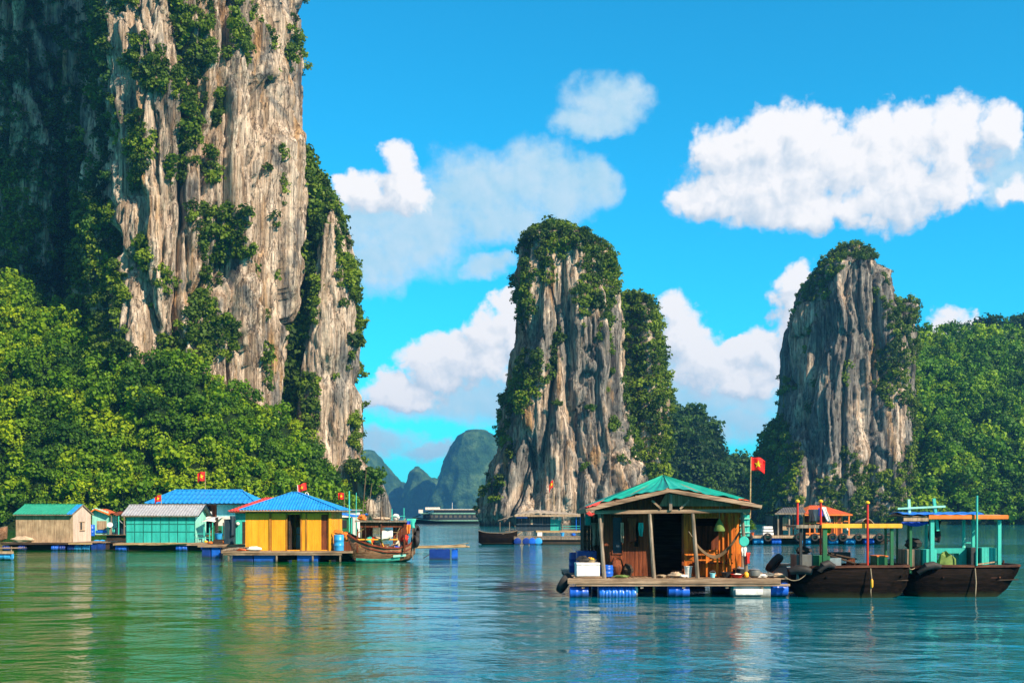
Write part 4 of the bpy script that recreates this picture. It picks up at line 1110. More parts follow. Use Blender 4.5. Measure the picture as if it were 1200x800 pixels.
    # lean-to on the left side
    m = MB(); boards(m, f.xd(684, 3.4), f.xd(700, 3.4), zd, Z(600, 3.4), 3.4, 'x', [(f.xd(686, 3.4), f.xd(692, 3.4), Z(615, 3.4), Z(601, 3.4))], .14); boards(m, 3.45, 5.6, zd, 3.1, f.xd(684, 3.4), 'y', (), .16); m.build('side_shed', WOODD, t)
    MB().box(f.xd(686, 3.5), f.xd(692, 3.5), 3.46, 3.5, Z(615, 3.5), Z(601, 3.5)).build('shed_panel', TEALW, t)
    # roof: ridge raised to a peak, front eave lifting to the middle like a shallow gable
    FL, FM, FR = Vector((X(686), -.25, Z(597, -.25))), Vector((X(783), -.25, Z(573.5, -.25))), Vector((X(889), -.25, Z(592.5, -.25)))
    AP = Vector((f.xd(777, 2.6), 2.6, Z(559.5, 2.6))); yb = 6.6
    BL, BM, BR = Vector((X(690), yb, 3.2)), Vector((AP.x, yb, 3.9)), Vector((X(900), yb, 3.3))
    def tri(m, A, B, C, n, off, sag=0.0, fold=0.0, seed=0.0):
        """A: peak; sheet fans from A to the edge BC"""
        nrm = (B - A).cross(C - A).normalized()
        if nrm.z < 0: nrm = -nrm
        def P(u, v):
            e = B.lerp(C, u); p = A.lerp(e, max(v, 0.001))
            d = off - sag * math.sin(math.pi * v) * math.sin(math.pi * u) + fold * v * math.sin(u * 21 + seed + 3 * math.sin(u * 4 + seed)) + fold * 0.5 * math.sin(u * 43 + v * 3)
            return p + nrm * d
        m.grid(P, n, 14)
    m = MB()
    for A, B, C in ((AP, FL, FM), (AP, FM, FR), (AP, FL, BL), (AP, BL, BM), (AP, BM, BR), (AP, BR, FR)): tri(m, A, B, C, 10, 0)
    m.build('roof', WOODX, t, solid=0.05)
    m = MB()
    def inset(a, k): return AP.lerp(a, k)
    for i, (B, C, kb, kc) in enumerate(((FL, FM, .86, 1.0), (FM, FR, 1.0, .86), (FL, BL, .86, .9), (BL, BM, .9, .9), (BM, BR, .9, .9), (BR, FR, .9, .86))):
        tri(m, AP + Vector((0, 0, .02)), inset(B, kb), inset(C, kc), 44, 0.075, 0.05, 0.028, i * 1.7)
    m.build('tarp', TARPG, t)
    m = MB(); tri(m, AP.lerp(FL, .78), AP.lerp(FL, .995) , AP.lerp(FL.lerp(FM, .13), .99), 12, 0.075, 0, .02); tri(m, AP.lerp(FL, .76), AP.lerp(FL, .99), AP.lerp(FL.lerp(BL, .3), .98), 12, 0.075, 0, .02)
    m.build('red_cover', REDROOF, t, solid=.01)
    m = MB(); tri(m, AP.lerp(FR, .80), AP.lerp(FR, .9), AP.lerp(FR.lerp(FM, .18), .93), 10, 0.075, 0, .015); m.build('red_cover', ORROOF, t, solid=.01)
    MB().grid(lambda u, v: (FL.x - .02 + .12 * v + .22 * u, -.32 - .02 * v, FL.z - .16 + .1 * v - .1 * u + .02 * math.sin(u * 9)), 6, 4).build('cloth_scrap', REDROOF, t, solid=.01)
    m = MB()
    m.bar(FL + Vector((0, -.05, -.03)), FM + Vector((0, -.05, -.04)), .05, .11); m.bar(FM + Vector((0, -.052, -.04)), FR + Vector((.05, -.052, -.03)), .05, .11)
    m.build('fascia', WOODX, t)
    for a in (FL, FR):
        e = BL if a is FL else BR; MB().bar(a + Vector((0, 0, -.06)), e + Vector((0, 0, -.06)), .05, .12).build('fascia', WOODX, t)
    m = MB(); m.bar((X(697), .12, Z(600)), (X(880), .1, Z(598)), .09, .13); m.build('tie_beam', WOODX, t)
    m = MB(); m.bar((X(786), .05, Z(598)), (X(786), .05, Z(579)), .11); m.build('king_post', WOODG, t)
    m = MB()
    for a, b, c, d in ((775, 596, 764, 586), (797, 596, 808, 586)): m.bar((X(a), .05, Z(b)), (X(c), .05, Z(d)), .07)
    for px in (722, 745, 770, 800, 826, 850): m.bar((X(px), -.15, 3.25 + .7 * (1 - abs(px - 783) / 105)), (X(px) * .9, yw, 3.3 + .8 * (1 - abs(px - 783) / 105)), .07)
    m.build('braces', WOODX, t)
    m = MB(); pts = [(X(776), .9, 3.36), (X(864), .9, 3.36), (X(860), .9, 3.46), (X(785), .9, 3.86)]
    m.poly(pts, (0, .03, 0)); m.build('gable_boards', WOODT, t)
    return t, f, zd
MH, FH, ZD = main_house()
def at(px, py, y, f=FH):
    """world point standing at this depth behind the raft front"""
    return (f.loc[0] + f.xd(px, y), f.loc[1] + y, f.z(py, y))
def on(px, y, z=ZD, f=FH): return (f.loc[0] + f.xd(px, y), f.loc[1] + y, z)

# ---- things on the main raft
foambox(on(688, .42, ZD + .06), .86, .6, .50, 'white foam box at the left end of the near raft, with a lid', rz=R(4))
MB_ = MB(); MB_.box(-.55, .55, -.3, .3, 0, .05, R(0)); o = MB_.build('board', WOODX, None); o.location = on(689, .45, ZD); tag(o, 'short brown board lying under the big white foam box', 'board')
t = thing('basket', 'woven basket of yellow fruit standing on the big white foam box', 'basket', on(693, .45, ZD + .565))
MB().lathe([(.15, 0), (.2, .09), (.21, .1), (.18, .1), (.13, .02), (.004, .02)], seg=16).build('bowl', BAMBOO, t)
for i in range(7):
    a = i * 0.9; lump_mb(.06, .055, .055, (.09 * math.cos(a), .09 * math.sin(a), .1 + .03 * (i % 2)), i, .08, 12).build('fruit', YELTRIM, t)
o = lump_mb(.24, .18, .12, (0, 0, .1), 5, .3).build('bundle', RUBBER, None); o.location = on(683.5, .42, ZD + .565); tag(o, 'dark cloth bundle on the left half of the big white foam box', 'bundle')
barrel(on(711, .9), .24, .44, DRUM, 'short blue drum standing between the foam box and the brown wall of the near house')
t = thing('crate', 'tall crate covered with dark blue sheet at the left side of the near house', 'crate', on(687, 2.6))
MB().box(-.38, .38, -.5, .5, .04, .92).build('body', DRUMD, t, bevel=.03)
for s_ in (-1, 1): MB().box(s_ * .3 - .05, s_ * .3 + .05, -.5, .5, 0, .035).build('runner', WOODD, t)
barrel(on(675, 4.2), .28, .8, DRUMD, 'navy drum on the back left corner of the near raft')
# left tyre hanging outside the raft
Rm = Matrix.Rotation(R(38), 3, 'Y')
def tyre(loc, label, Ro=.36, wd=.2, tilt=None, group=None):
    o = tyre_mb(Ro, wd, (0, 0, 0), 'y', tilt).build('tyre', RUBBER, None); o.location = loc; return tag(o, label, 'tyre', group)
tyre(at(661, 683, .7), 'black tyre leaning against the left end of the near raft', .40, .24, Matrix.Rotation(R(72), 3, 'Z') @ Matrix.Rotation(R(30), 3, 'X'))
tyre(at(907.5, 659.5, 2.0), 'large black tyre leaning against the boxes between the near house and the first boat', .42, .25, Matrix.Rotation(R(-52), 3, 'Y') @ Matrix.Rotation(R(60), 3, 'X') if False else Matrix.Rotation(R(42), 3, 'Y') @ Matrix.Rotation(R(68), 3, 'Z'))
bucket(on(806.5, .4), .15, .42, CLOTHW, 'tall white bucket in front of the orange railing', handle=False)
bucket(on(835, .3), .11, .17, LBLUE, 'small pale blue pail on the deck edge under the orange railing', 'pail', 'pail')
o = lump_mb(.10, .10, .12, (0, 0, .10), 9, .06, 14).build('ball', YELTRIM, None); o.location = on(874.5, .35); tag(o, 'orange round float lying at the right end of the near deck', 'float ball')
basin(on(864, .3), .24, .13, REDP, 'red and white basin of washing in front of the right post', CLOTHW)
basin(on(851, .5), .2, .2, DARK, 'dark iron cooking pot left of the red basin', None)
t = thing('pot', 'black lidded pot standing behind the red basin near the right porch post', 'pot', on(866, .9))
MB().lathe([(.17, 0), (.23, .05), (.24, .26), (.25, .28), (.004, .30)], seg=18).build('body', DARK, t); MB().lathe([(.25, .305), (.15, .35), (.03, .37), (.03, .40), (.003, .405)], seg=16).build('lid', METAL, t)
t = thing('pot', 'round grey cooking pot on the right of the orange float ball', 'pot', on(884, .4))
MB().lathe([(.12, 0), (.22, .07), (.23, .2), (.20, .27), (.21, .29), (.004, .29)], seg=18).build('body', GREYB, t); MB().lathe([(.2, .295), (.1, .33), (.003, .34)], seg=16).build('lid', METAL, t)
bucket(on(858, .95), .12, .2, REDP, 'red bucket with a wire handle beside the black lidded pot', handle=True)
for i, (px, y, rx, ry, rz, mt, lb) in enumerate((
    (792, .5, .26, .18, .1, NETT, 'crumpled tan sack between the two middle porch posts'),
    (801, .35, .16, .14, .06, CLOTHW, 'small white rag on the deck left of the tall white bucket'),
    (775, .6, .2, .2, .05, ROPE, 'coil of old rope on the deck by the second porch post'),
    (728, .35, .3, .2, .05, NETG, 'greenish net heap on the deck between the first two porch posts'),
    (893, .35, .2, .15, .07, CLOTHW, 'pale rag heap beside the grey cooking pot'),
    (900, .5, .22, .2, .1, GREYB, 'grey net heap near the right end of the near deck'),
    (912, .6, .25, .2, .08, NETT, 'tan rope heap at the right corner of the near deck'))):
    o = lump_mb(rx, ry, rz, (0, 0, rz * .9), i + 20, .3).build('heap', mt, None); o.location = on(px, y); tag(o, lb, 'heap')
# hammock, hanging net lamp, hanging shirts
t = thing('hammock', 'brown string hammock slung across the right part of the near porch', 'hammock', on(838, .6, ZD))
def hp(u, v):
    x = -.85 + 1.75 * u; return (x, -.10 + .20 * v * (math.sin(math.pi * u)) , .75 + 1.35 * (u - .5) ** 2 * 2.0 + .55 * max(0, u - .5) + .06 * math.cos(math.pi * (v * 2 - 1)))
MB().grid(hp, 24, 8).build('net', ROPED, t, solid=.012)
MB().tube([hp(1, .5), (1.02, .0, 2.0)], .012, 6).build('rope', ROPE, t); MB().tube([hp(0, .5), (-.98, 0, 1.7)], .012, 6).build('rope', ROPE, t)
t = thing('fish_trap', 'green cone shaped net hanging under the right half of the near roof', 'fish trap', at(843, 622, .5))
MB().lathe([(.20, 0), (.21, .03), (.15, .22), (.05, .42), (.01, .48)], seg=14).build('net', NETG, t); MB().tube([(0, 0, .46), (0, 0, 1.0)], .008, 5).build('cord', ROPE, t)
o = MB().lathe([(.17, 0), (.19, .03), (.16, .05), (.004, .06)], (0, 0, 0), 'y', 18).build('dish', CYANW, None); o.location = at(872, 634, .15); tag(o, 'round turquoise basin hung on the right porch post', 'basin')
def hanging(loc, w, h, mat, label, seed=0, name='shirt', cat='clothes', group=None, lean=0.0):
    rs = random.Random(seed); a, b = rs.uniform(0, 6), rs.uniform(5, 9)
    def P(u, v):
        e = .5 + (u - .5) * (1 - .25 * v + .12 * math.sin(v * 7 + a)); return (w * (e - .5) + lean * v, .05 * math.sin(u * b + a) * (0.3 + v), -h * v - .04 * h * math.sin(u * 5 + a) * v)
    o = MB().grid(P, 12, 12).build(name, mat, None, solid=.02); o.location = loc; return tag(o, label, cat, group)
hanging(at(872, 641, .2), .2, .32, CLOTHW, 'white towel hanging below the turquoise basin on the right porch post', 2, 'towel')
hanging(at(876, 647, .25), .2, .42, REDP, 'red cloth hanging low on the right porch post', 3, 'towel')
hanging(at(741, 606, 1.2), .32, .9, WOODR, 'brown sack hanging on the dim wall left of the second porch post', 4, 'sack')
hanging(at(729, 612, 1.25), .12, .75, NETT, 'strip of pale net hanging on the dim left wall of the near porch', 5, 'net')
hanging(at(751, 612, 1.2), .2, .5, TEALW, 'faded green cloth hanging beside the doorway of the near house', 6, 'towel')
hanging(at(698, 612, 2.9), .3, .9, WOODG, 'grey sheet hanging on the left side of the near house', 8, 'sheet')
o = lump_mb(.3, .25, .36, (0, 0, .32), 31, .2).build('sack', WOODR, None); o.location = on(722, 1.1); tag(o, 'full brown sack slumped on the dim porch floor left of the doorway', 'sack')
o = lump_mb(.22, .2, .25, (0, 0, .22), 32, .2).build('sack', WOODD, None); o.location = on(735, 1.0); tag(o, 'dark sack right of the full brown sack on the dim porch', 'sack')
flag((on(879, 3.0)[0], on(879, 3.0)[1], 2.9), FH.z(535, 3.0) - 2.9, .60, .52, 'red flag with a yellow star on a long pole behind the near house', direction=1, lean=.03, sag=.28)

# ================================================================ TWO BOATS ON THE RIGHT
def boat_one():
    f = Frame(990, 42.4); X, Z = f.x, f.z
    t = thing('boat', 'black wooden boat with yellow topped red masts and a yellow edged canopy', 'boat', f.loc, R(0))
    zg = Z(662)
    st = [(X(926), .30, Z(668), .20, .55, .30), (X(934), .5, Z(666), .34, .18, .05), (X(945), .72, Z(663), .5, .0, -.12), (X(962), .86, zg - .02, .66, -.08, -.2), (X(1000), .92, zg, .76, -.1, -.25), (X(1030), .9, zg, .72, -.06, -.2), (X(1048), .82, zg, .55, .10, -.05), (X(1057), .76, zg + .01, .42, .42, .35)]
    hull(0, st, HULLB, t); gunwale(st, wood('worn_rail', (.05, .018, .012), (.14, .055, .03), 'x', .6), t, .08, .09); gunwale(st[3:-1], HULLB, t, .06, .06, 'rub_strake', .36, -.09)
    sole(st[1:], .62, WOODD, t)
    m = MB(); m.tube([(X(952), -.98, Z(668)), (X(956), -.99, Z(661)), (X(962), -.96, Z(659)), (X(970), -.9, Z(662))], [.10, .15, .15, .08], 10); m.build('fender', RUBBER, t)
    m = MB(); m.tube([(X(921), -.55, .95), (X(929), -.62, 1.03), (X(938), -.66, 1.02), (X(946), -.68, .95)], [.11, .17, .17, .13], 10); m.build('fender', RUBBER, t)
    # canopy: grey sheet at the left, boarded with a yellow edge at the right
    zc = Z(616)
    m = MB(); m.box(X(957), X(1047), -.78, .85, zc - .03, zc + .03); m.build('canopy', WOODX, t)
    m = MB(); m.box(X(956), X(1048), -.83, -.785, zc - .07, zc + .09); m.build('canopy_edge', YELTRIM, t, bevel=.01)
    m = MB(); m.box(X(1048) - .02, X(1048) + .03, -.78, .85, zc - .05, zc + .07); m.build('canopy_edge', YELTRIM, t)
    m = MB(); m.box(X(927), X(956) - .01, -.7, .8, zc - .05, zc + .03); m.box(X(927), X(957), -.75, -.705, zc - .07, zc + .05); m.build('canopy', WOODG, t, label='grey weathered front part of the canopy')
    # slight rise of the roof boards seen over the edge
    m = MB(); m.grid(lambda u, v: (X(1008) + (X(1030) - X(1008)) * u, -.2 + .9 * v, zc + .04 + .30 * math.sin(math.pi * min(1, u * 1.25 + .1)) * (1 - .3 * v) * (1 - u * .6)), 12, 6); m.build('canopy_cover', NETT, t, solid=.02)
    def col(px, y, z0, py1, mat, w=.09, nm='post'): MB().bar((X(px), y, z0), (X(px), y, Z(py1)), w).build(nm, mat, t)
    col(934, -.55, .9, 618, DARK, .09); col(947, .55, .9, 618, NAVY, .09); col(960.5, -.68, 1.08, 618, GREENW, .15); col(1023, .6, .9, 618, GREENW, .09); col(1038, -.66, .9, 618, GREENW, .11); col(1044, .6, .9, 618, GREENW, .08)
    for px, y, py1, py0 in ((937, .3, 588, 620), (963.5, .2, 588, 652), (1007.5, -.93, 590, 663)):
        MB().bar((X(px), y, Z(py0)), (X(px), y, Z(py1)), .085, seg=10).build('mast', REDP, t)
        MB().lathe([(.06, -.02), (.085, 0), (.085, .05), (.04, .09), (.004, .10)], (X(px), y, Z(py1)), seg=12).build('mast_cap', YCAP, t)
    # lockers and engine
    m = MB(); m.box(X(930), X(949), -.45, .5, .62, Z(649)); m.build('locker', GREYB, t, bevel=.015)
    m = MB(); m.box(X(949) + .01, X(969), -.42, .45, .62, Z(650)); m.build('locker', GREENW, t, bevel=.015)
    m = MB(); m.box(X(1024), X(1036), -.4, .45, .62, Z(651.5)); m.build('locker', GREENW, t, bevel=.015)
    m = MB(); m.box(X(1024) - .02, X(1036) + .02, -.42, .47, Z(651.5), Z(651.5) + .04); m.build('locker_lid', ORANGE, t)
    m = MB(); m.box(X(970), X(983), -.3, .3, .62, Z(653)); m.lathe([(.12, 0), (.12, .3), (.02, .32)], (X(976), -.35, .95), 'y', 12); m.build('engine', METAL, t)
    m = MB(); m.bar((X(966), -.4, Z(649)), (X(1004), .2, Z(660)), .12, .05); m.bar((X(972), -.1, Z(648)), (X(1006), .3, Z(655)), .1, .05); m.build('plank', WOODD, t)
    m = MB(); m.box(X(976), X(1000), .35, .7, Z(655), Z(647)); m.build('net_pile', DARK, t)
    m = MB(); m.box(X(1000), X(1022), -.75, -.7, .64, Z(650)) if False else m.box(X(996), X(1004), .2, .45, .64, Z(655)); m.build('box', WOODR, t)
    m = MB(); m.tube([(X(1010), -1.03, Z(664)), (X(1011), -1.06, Z(675)), (X(1010), -1.05, Z(690)), (X(1010.5), -1.05, .02)], .018, 6); m.build('mooring_rope', ROPE, t)
    MB().lathe([(.03, 0), (.05, .05), (.05, .26), (.02, .32)], (X(1011), -1.08, Z(686)), seg=10).build('fender', YELTRIM, t)
    return t, f
B1, F1 = boat_one()
def boat_two():
    f = Frame(1117, 42.8); X, Z = f.x, f.z
    t = thing('boat', 'black wooden boat with turquoise posts and an orange and blue canopy, rightmost boat', 'boat', f.loc)
    zg = Z(661.5)
    st = [(X(1054), .35, Z(664), .2, .5, .3), (X(1062), .58, Z(664), .4, .15, 0), (X(1074), .8, Z(662), .6, 0, -.15), (X(1095), .92, zg, .72, -.08, -.22), (X(1135), .95, zg, .74, -.08, -.22), (X(1160), .9, zg, .62, .03, -.1), (X(1172), .86, zg, .52, .30, .2), (X(1184), .8, zg + .01, .5, .85, .8)]
    hull(0, st, HULLB, t); RAIL = bpy.data.materials['worn_rail']; gunwale(st, RAIL, t, .08, .09); gunwale(st[3:-2], RAIL, t, .05, .05, 'rub_strake', .42, -.10)
    sole(st[1:], .62, WOODD, t)
    m = MB(); m.tube([(X(1066), -.92, Z(670)), (X(1074), -1.0, Z(662)), (X(1082), -1.0, Z(660.5)), (X(1091), -.98, Z(662))], [.10, .15, .15, .08], 10); m.build('fender', RUBBER, t)
    zc = Z(606)
    m = MB()
    m.grid(lambda u, v: (X(1050) + (X(1168) - X(1050)) * u, -.85 + 1.8 * v, zc + .03 + .07 * math.sin(math.pi * v)), 24, 8); m.build('canopy', WOODX, t, solid=.03)
    m = MB(); m.box(X(1078), X(1169), -.93, -.88, zc - .06, zc + .09); m.box(X(1169) - .01, X(1169) + .03, -.88, .95, zc - .05, zc + .08); m.build('canopy_edge', ORANGE, t, bevel=.01)
    m = MB(); m.box(X(1049), X(1077.5), -.93, -.885, zc - .13, zc - .01); m.build('canopy_edge', WOODT, t)
    m = MB(); m.grid(lambda u, v: (X(1048) + (X(1141) - X(1048)) * u, -.92 + 1.5 * v, zc + .115 + .015 * math.sin(u * 40) + .08 * math.sin(math.pi * v)), 50, 8); m.build('tarp', TARPB, t, solid=.015)
    m = MB(); m.grid(lambda u, v: (X(1049) + (X(1080) - X(1049)) * u, -.7 + .02 * math.sin(u * 20), Z(611) - (.05 + .12 * math.sin(math.pi * u)) * v), 20, 4); m.build('rolled_tarp', CLOTHBL, t, solid=.03)
    def col(px, y, z0, py1, mat=CYANW, w=.09, nm='post', lean=0): MB().bar((X(px), y, z0), (X(px) + lean, y, Z(py1)), w).build(nm, mat, t)
    col(1056, .45, .9, 610, GREENW, .07); col(1061, -.55, .85, 610, GREENW, .09); col(1070, .5, .9, 610, GREENW, .08)
    col(1083.5, -.74, 1.1, 609, CYANW, .14); col(1091.5, .55, .9, 609, CYANW, .09); col(1136, .6, .9, 609, CYANW, .07); col(1148, .6, .9, 609, CYANW, .10); col(1162, -.66, 1.1, 609, CYANW, .12); col(1139, .7, .9, 609, LTEAL, .05)
    m = MB(); m.bar((X(1136), .6, Z(636)), (X(1148), .6, Z(636)), .04, .04); m.build('crossbar', CYANW, t)
    MB().bar((X(1131.5), -1.02, Z(661)), (X(1132), -1.02, Z(581)), .075, seg=10).build('mast', CYANW, t)
    # goal shaped frame above the canopy
    MB().bar((X(1060.5), -.5, zc + .05), (X(1059.5), -.5, Z(585)), .09).build('roof_post', LTEAL, t)
    MB().bar((X(1093), -.5, zc - .5), (X(1088.5), -.5, Z(584)), .10).build('roof_post', CYANW, t)
    MB().bar((X(1046), -.56, Z(595.8)), (X(1101), -.56, Z(593.2)), .07).build('crossbar', LTEAL, t)
    # cabin boxes
    m = MB(); boards(m, X(1076), X(1092), .62, Z(643), -.5, 'x', (), .1); m.box(X(1076), X(1092), -.46, .3, .62, Z(643)); m.build('cabin_box', CYANW, t)
    m = MB(); boards(m, X(1144), X(1161), .62, Z(641), -.5, 'x', (), .1); m.box(X(1144), X(1161), -.46, .3, .62, Z(641)); m.build('cabin_box', CYANW, t)
    m = MB(); m.box(X(1056), X(1075), -.4, .4, .62, Z(643)); m.build('locker', WOODG, t, bevel=.02)
    m = MB(); m.box(X(1093), X(1143), .1, .7, Z(648), Z(642)); m.box(X(1093), X(1096), .1, .6, .62, Z(648)); m.box(X(1125), X(1143), .1, .6, .62, Z(648)); m.build('bench', TEALW, t)
    m = MB(); m.box(X(1134), X(1143.5), -.3, .2, .64, Z(641)); m.build('engine_cover', DARK, t, bevel=.02)
    m = MB(); m.bar((X(1136), -.7, Z(660)), (X(1160), -.6, Z(657)), .06, .04); m.build('oar', WOODT, t)
    m = MB(); m.tube([(X(1130), -1.0, Z(664)), (X(1131), -1.02, Z(680)), (X(1130), -1.02, .0)], .02, 6); m.build('mooring_rope', ROPE, t)
    m = MB(); m.bar((X(1177), .1, zg + .04), (X(1177.5), .1, zg + .17), .07, seg=8); m.build('bollard', RAIL, t)
    return t, f
B2, F2 = boat_two()
o = hanging(at(1095, 610, -.3, F2), .5, .78, CLOTHB, 'large black net bag hanging under the canopy of the rightmost boat', 11, 'net_bag', 'net bag')
o = lump_mb(.3, .3, .2, (0, 0, .18), 41, .25).build('heap', RUBBER, None); o.location = (F2.loc[0] + F2.x(1070), F2.loc[1], F2.z(643) + .02); tag(o, 'dark net heap on the grey locker of the rightmost boat', 'heap')
o = hanging(at(972, 617.5, -.2, F1), .16, .22, YCAP, 'yellow bag hanging under the canopy of the boat with red masts', 12, 'bag', 'bag', None, -.06)
o = lump_mb(.22, .2, .12, (0, 0, .12), 42, .2).build('heap', CLOTHW, None); o.location = (F1.loc[0] + F1.x(986), F1.loc[1] - .45, .66 + .02); tag(o, 'pale rag heap on the floor boards of the boat with red masts', 'heap')
for f_, px, y, z_, rx, ry, rz, mt, lb in (
    (F1, 1016, .1, .65, .30, .3, .20, NETG, 'olive net heap amidships on the boat with red masts'),
    (F1, 941, 0, 1.58, .28, .25, .14, RUBBER, 'black tarpaulin bundle on the grey locker of the boat with red masts'),
    (F2, 1108, -.3, .65, .35, .3, .50, NETG, 'olive net heap under the hanging black bag on the rightmost boat')):
    o = lump_mb(rx, ry, rz, (0, 0, rz * .9), int(px), .28).build('heap', mt, None); o.location = (f_.loc[0] + f_.xd(px, y), f_.loc[1] + y, z_); tag(o, lb, 'heap')
def rope(a, b, sag, label, r=.014):
    a, b = Vector(a), Vector(b); P = [a.lerp(b, i / 12) - Vector((0, 0, sag * 4 * (i / 12) * (1 - i / 12))) - a for i in range(13)]
    o = MB().tube(P, r, 6).build('mooring_rope', ROPE, None); o.location = a; return tag(o, label, 'rope')
rope(on(920, .05, ZD + .05), (F1.loc[0] + F1.x(944), F1.loc[1] - .75, F1.z(664)), .28, 'slack rope from the near house raft to the bow of the boat with red masts')
rope((F1.loc[0] + F1.x(1054), F1.loc[1] - .8, F1.z(661)), (F2.loc[0] + F2.x(1066), F2.loc[1] - .62, F2.z(663)), .12, 'short rope joining the two black boats')
# foam boxes and boards on the walkway raft between house and boats
def side_raft():
    f = Frame(916, 44.0); X, Z = f.x, f.z
    t = thing('raft', 'small plank raft behind the first boat, carrying boxes between house and boat', 'raft', f.loc)
    deck('deck', X(895), X(1075), 0, 1.6, .62, WOODY, t, .18)
    m = MB(); m.box(X(894), X(1076), -.06, 0, .42, .6); m.build('front_beam', WOODX, t)
    for px in (900, 930, 1000, 1050): float_drum(t, X(px), X(px) + .85, .8, .3, .28, DRUM)
    return t, f
SR, FS = side_raft()
foambox((FS.loc[0] + FS.x(917), FS.loc[1] + .6, .63), .5, .4, .42, 'pale foam box beside the large leaning tyre', FOAMG)
o = MB().box(-.42, .42, -.25, .25, 0, .07).build('board', NETT, None); o.location = (FS.loc[0] + FS.x(917), FS.loc[1] + .58, 1.055); tag(o, 'tan board laid on top of the pale foam box by the large tyre', 'board')
foambox((FS.loc[0] + FS.x(1045), FS.loc[1] + .6, .63), .8, .5, .72, 'grimy white foam box seen between the two boats', FOAM)
foambox((FS.loc[0] + FS.x(933), FS.loc[1] + 1.0, .63), .4, .4, .34, 'low grey foam box behind the locker of the boat with red masts', FOAMG)

# ================================================================ ORANGE HOUSE FAR RIGHT
def orange_house():
    f = Frame(958, 118.0); X, Z = f.x, f.z
    t = thing('floating_house', 'distant orange posted house under a red hipped roof behind the two boats', 'floating house', f.loc)
    zd = Z(627)
    deck('deck', X(871), X(1046), 0, 7, zd, WOODY, t, .3)
    MB().box(X(870), X(1047), -.08, -.01, zd - .28, zd - .02).build('front_beam', WOODT, t)
    for px, q in ((884, 0), (905, 0), (940, 0), (972, 0), (992, 0), (1014, 0)):
        float_drum(t, X(px), X(px) + 1.0, .6, .35, .42, DRUM if px % 4 else DRUML)
    MB().box(X(872), X(1045), 1.2, 6.5, .05, zd - .3).build('raft_frame', WOODD, t)
    ze = Z(602.5)
    # roof: hip with wing at the left in grey
    e0, e1 = (X(941), -.6, ze), (X(997), -.6, ze); rz_ = .95; dy = 3.2
    roof_panel(e0, e1, (0, dy, rz_), .28, .55, .25, .02).build('roof', ORROOF, t)
    roof_panel((X(997), 5.8, ze), (X(941), 5.8, ze), (0, -dy, rz_), .45, .72, .25, .02).build('roof', ORROOF, t)
    L_ = X(997) - X(941)
    roof_panel((X(997), -.6, ze), (X(997), 5.8, ze), (-L_ * .45, 0, rz_), .5, .5, .25, .02).build('roof', ORANGE, t)
    roof_panel((X(941), 5.8, ze), (X(941), -.6, ze), (L_ * .28, 0, rz_), .5, .5, .25, .02).build('roof', ORANGE, t)
    roof_panel((X(907), -.4, Z(601.5)), (X(940) + .3, -.4, Z(600.5)), (.4, 2.8, .6), .35, 1, .25, .02).build('side_roof', DARKROOF, t)
    roof_panel((X(940) + .3, 5.2, Z(600.5)), (X(907), 5.2, Z(601.5)), (.4, -2.8, .6), 0, .65, .25, .02).build('side_roof', DARKROOF, t)
    MB().box(X(907), X(941), -.47, -.41, Z(602.5), Z(600.8)).build('fascia', WOODG, t)
    MB().box(X(941), X(997), -.68, -.61, ze - .12, ze + .02).build('fascia', ORANGE, t)
    for px in (942, 949, 955, 963, 969, 978, 980.5, 986.5, 995): MB().bar((X(px), 0.05, zd), (X(px), 0.05, ze), .13).build('post', ORANGE, t)
    for px in (944, 968, 994): MB().bar((X(px), 5.2, zd), (X(px), 5.2, ze), .13).build('post', ORANGE, t)
    for px in (912, 925): MB().bar((X(px), 0.05, zd), (X(px), .05, Z(602)), .14).build('post', WOODG, t)
    m = MB(); m.box(X(942), X(976), .0, .06, Z(625.5), Z(624)); m.box(X(978), X(996), .02, .08, Z(611), Z(610)); m.box(X(942), X(976), .02, .08, Z(613), Z(612)); m.build('railing', ORANGE, t)
    boards(MB(), X(950), X(993), zd, ze, 2.4, 'x', [(X(958), X(966), zd + .02, zd + 1.9), (X(975), X(985), zd + .9, zd + 1.7)], .2).build('wall', WOODR, t)
    boards(MB(), 2.45, 5.2, zd, ze, X(993), 'y', (), .2).build('wall', WOODR, t)
    m = MB(); boards(m, X(909), X(921), zd, Z(604), 1.2, 'x', (), .25); boards(m, 1.25, 4.6, zd, Z(604), X(909), 'y', (), .25); m.build('shed_wall', DARK, t)
    m = MB(); boards(m, X(919), X(925), Z(621), Z(606), .7, 'x', (), .2); m.build('shed_panel', WOODT, t)
    return t, f, zd
OH, FO, ZO = orange_house()
ty = tyre_mb(.45, .26).build('tyre', RUBBER, None); tag(ty, 'black tyre', 'tyre')
for i, (px, lb) in enumerate(((877, 'leftmost black tyre hung on the front of the far right raft'), (899, 'black tyre on the far raft below the white stacked crates'), (936, 'black tyre on the far raft left of the first boat canopy post'), (954, 'tyre on the far raft just left of the green boat post'), (975, 'large black tyre in the middle of the far right raft front'), (987, 'black tyre directly right of the middle one on the far right raft'), (1005, 'tyre on the far raft beside the tall red mast'), (1030, 'tyre on the far raft between the two thin green posts'), (1040, 'rightmost black tyre hung on the far right raft'))):
    o = ty if i == 0 else ty.copy()
    if i: COL.objects.link(o)
    put(o, (FO.loc[0] + FO.x(px), FO.loc[1] - .24, .78), R((i * 37) % 14 - 7), lb, 1.0 if i % 3 else .9, 'tyres hung along the far right raft')
o = thing('crate', 'white slatted crates stacked at the left end of the far right raft', 'crate', (FO.loc[0] + FO.x(901), FO.loc[1] + .6, ZO))
for k in range(3): MB().box(-.55 + .03 * k, .55 - .05 * k, -.4, .4, .02 + .33 * k, .28 + .33 * k).build('slats', FOAM, o, bevel=.02)
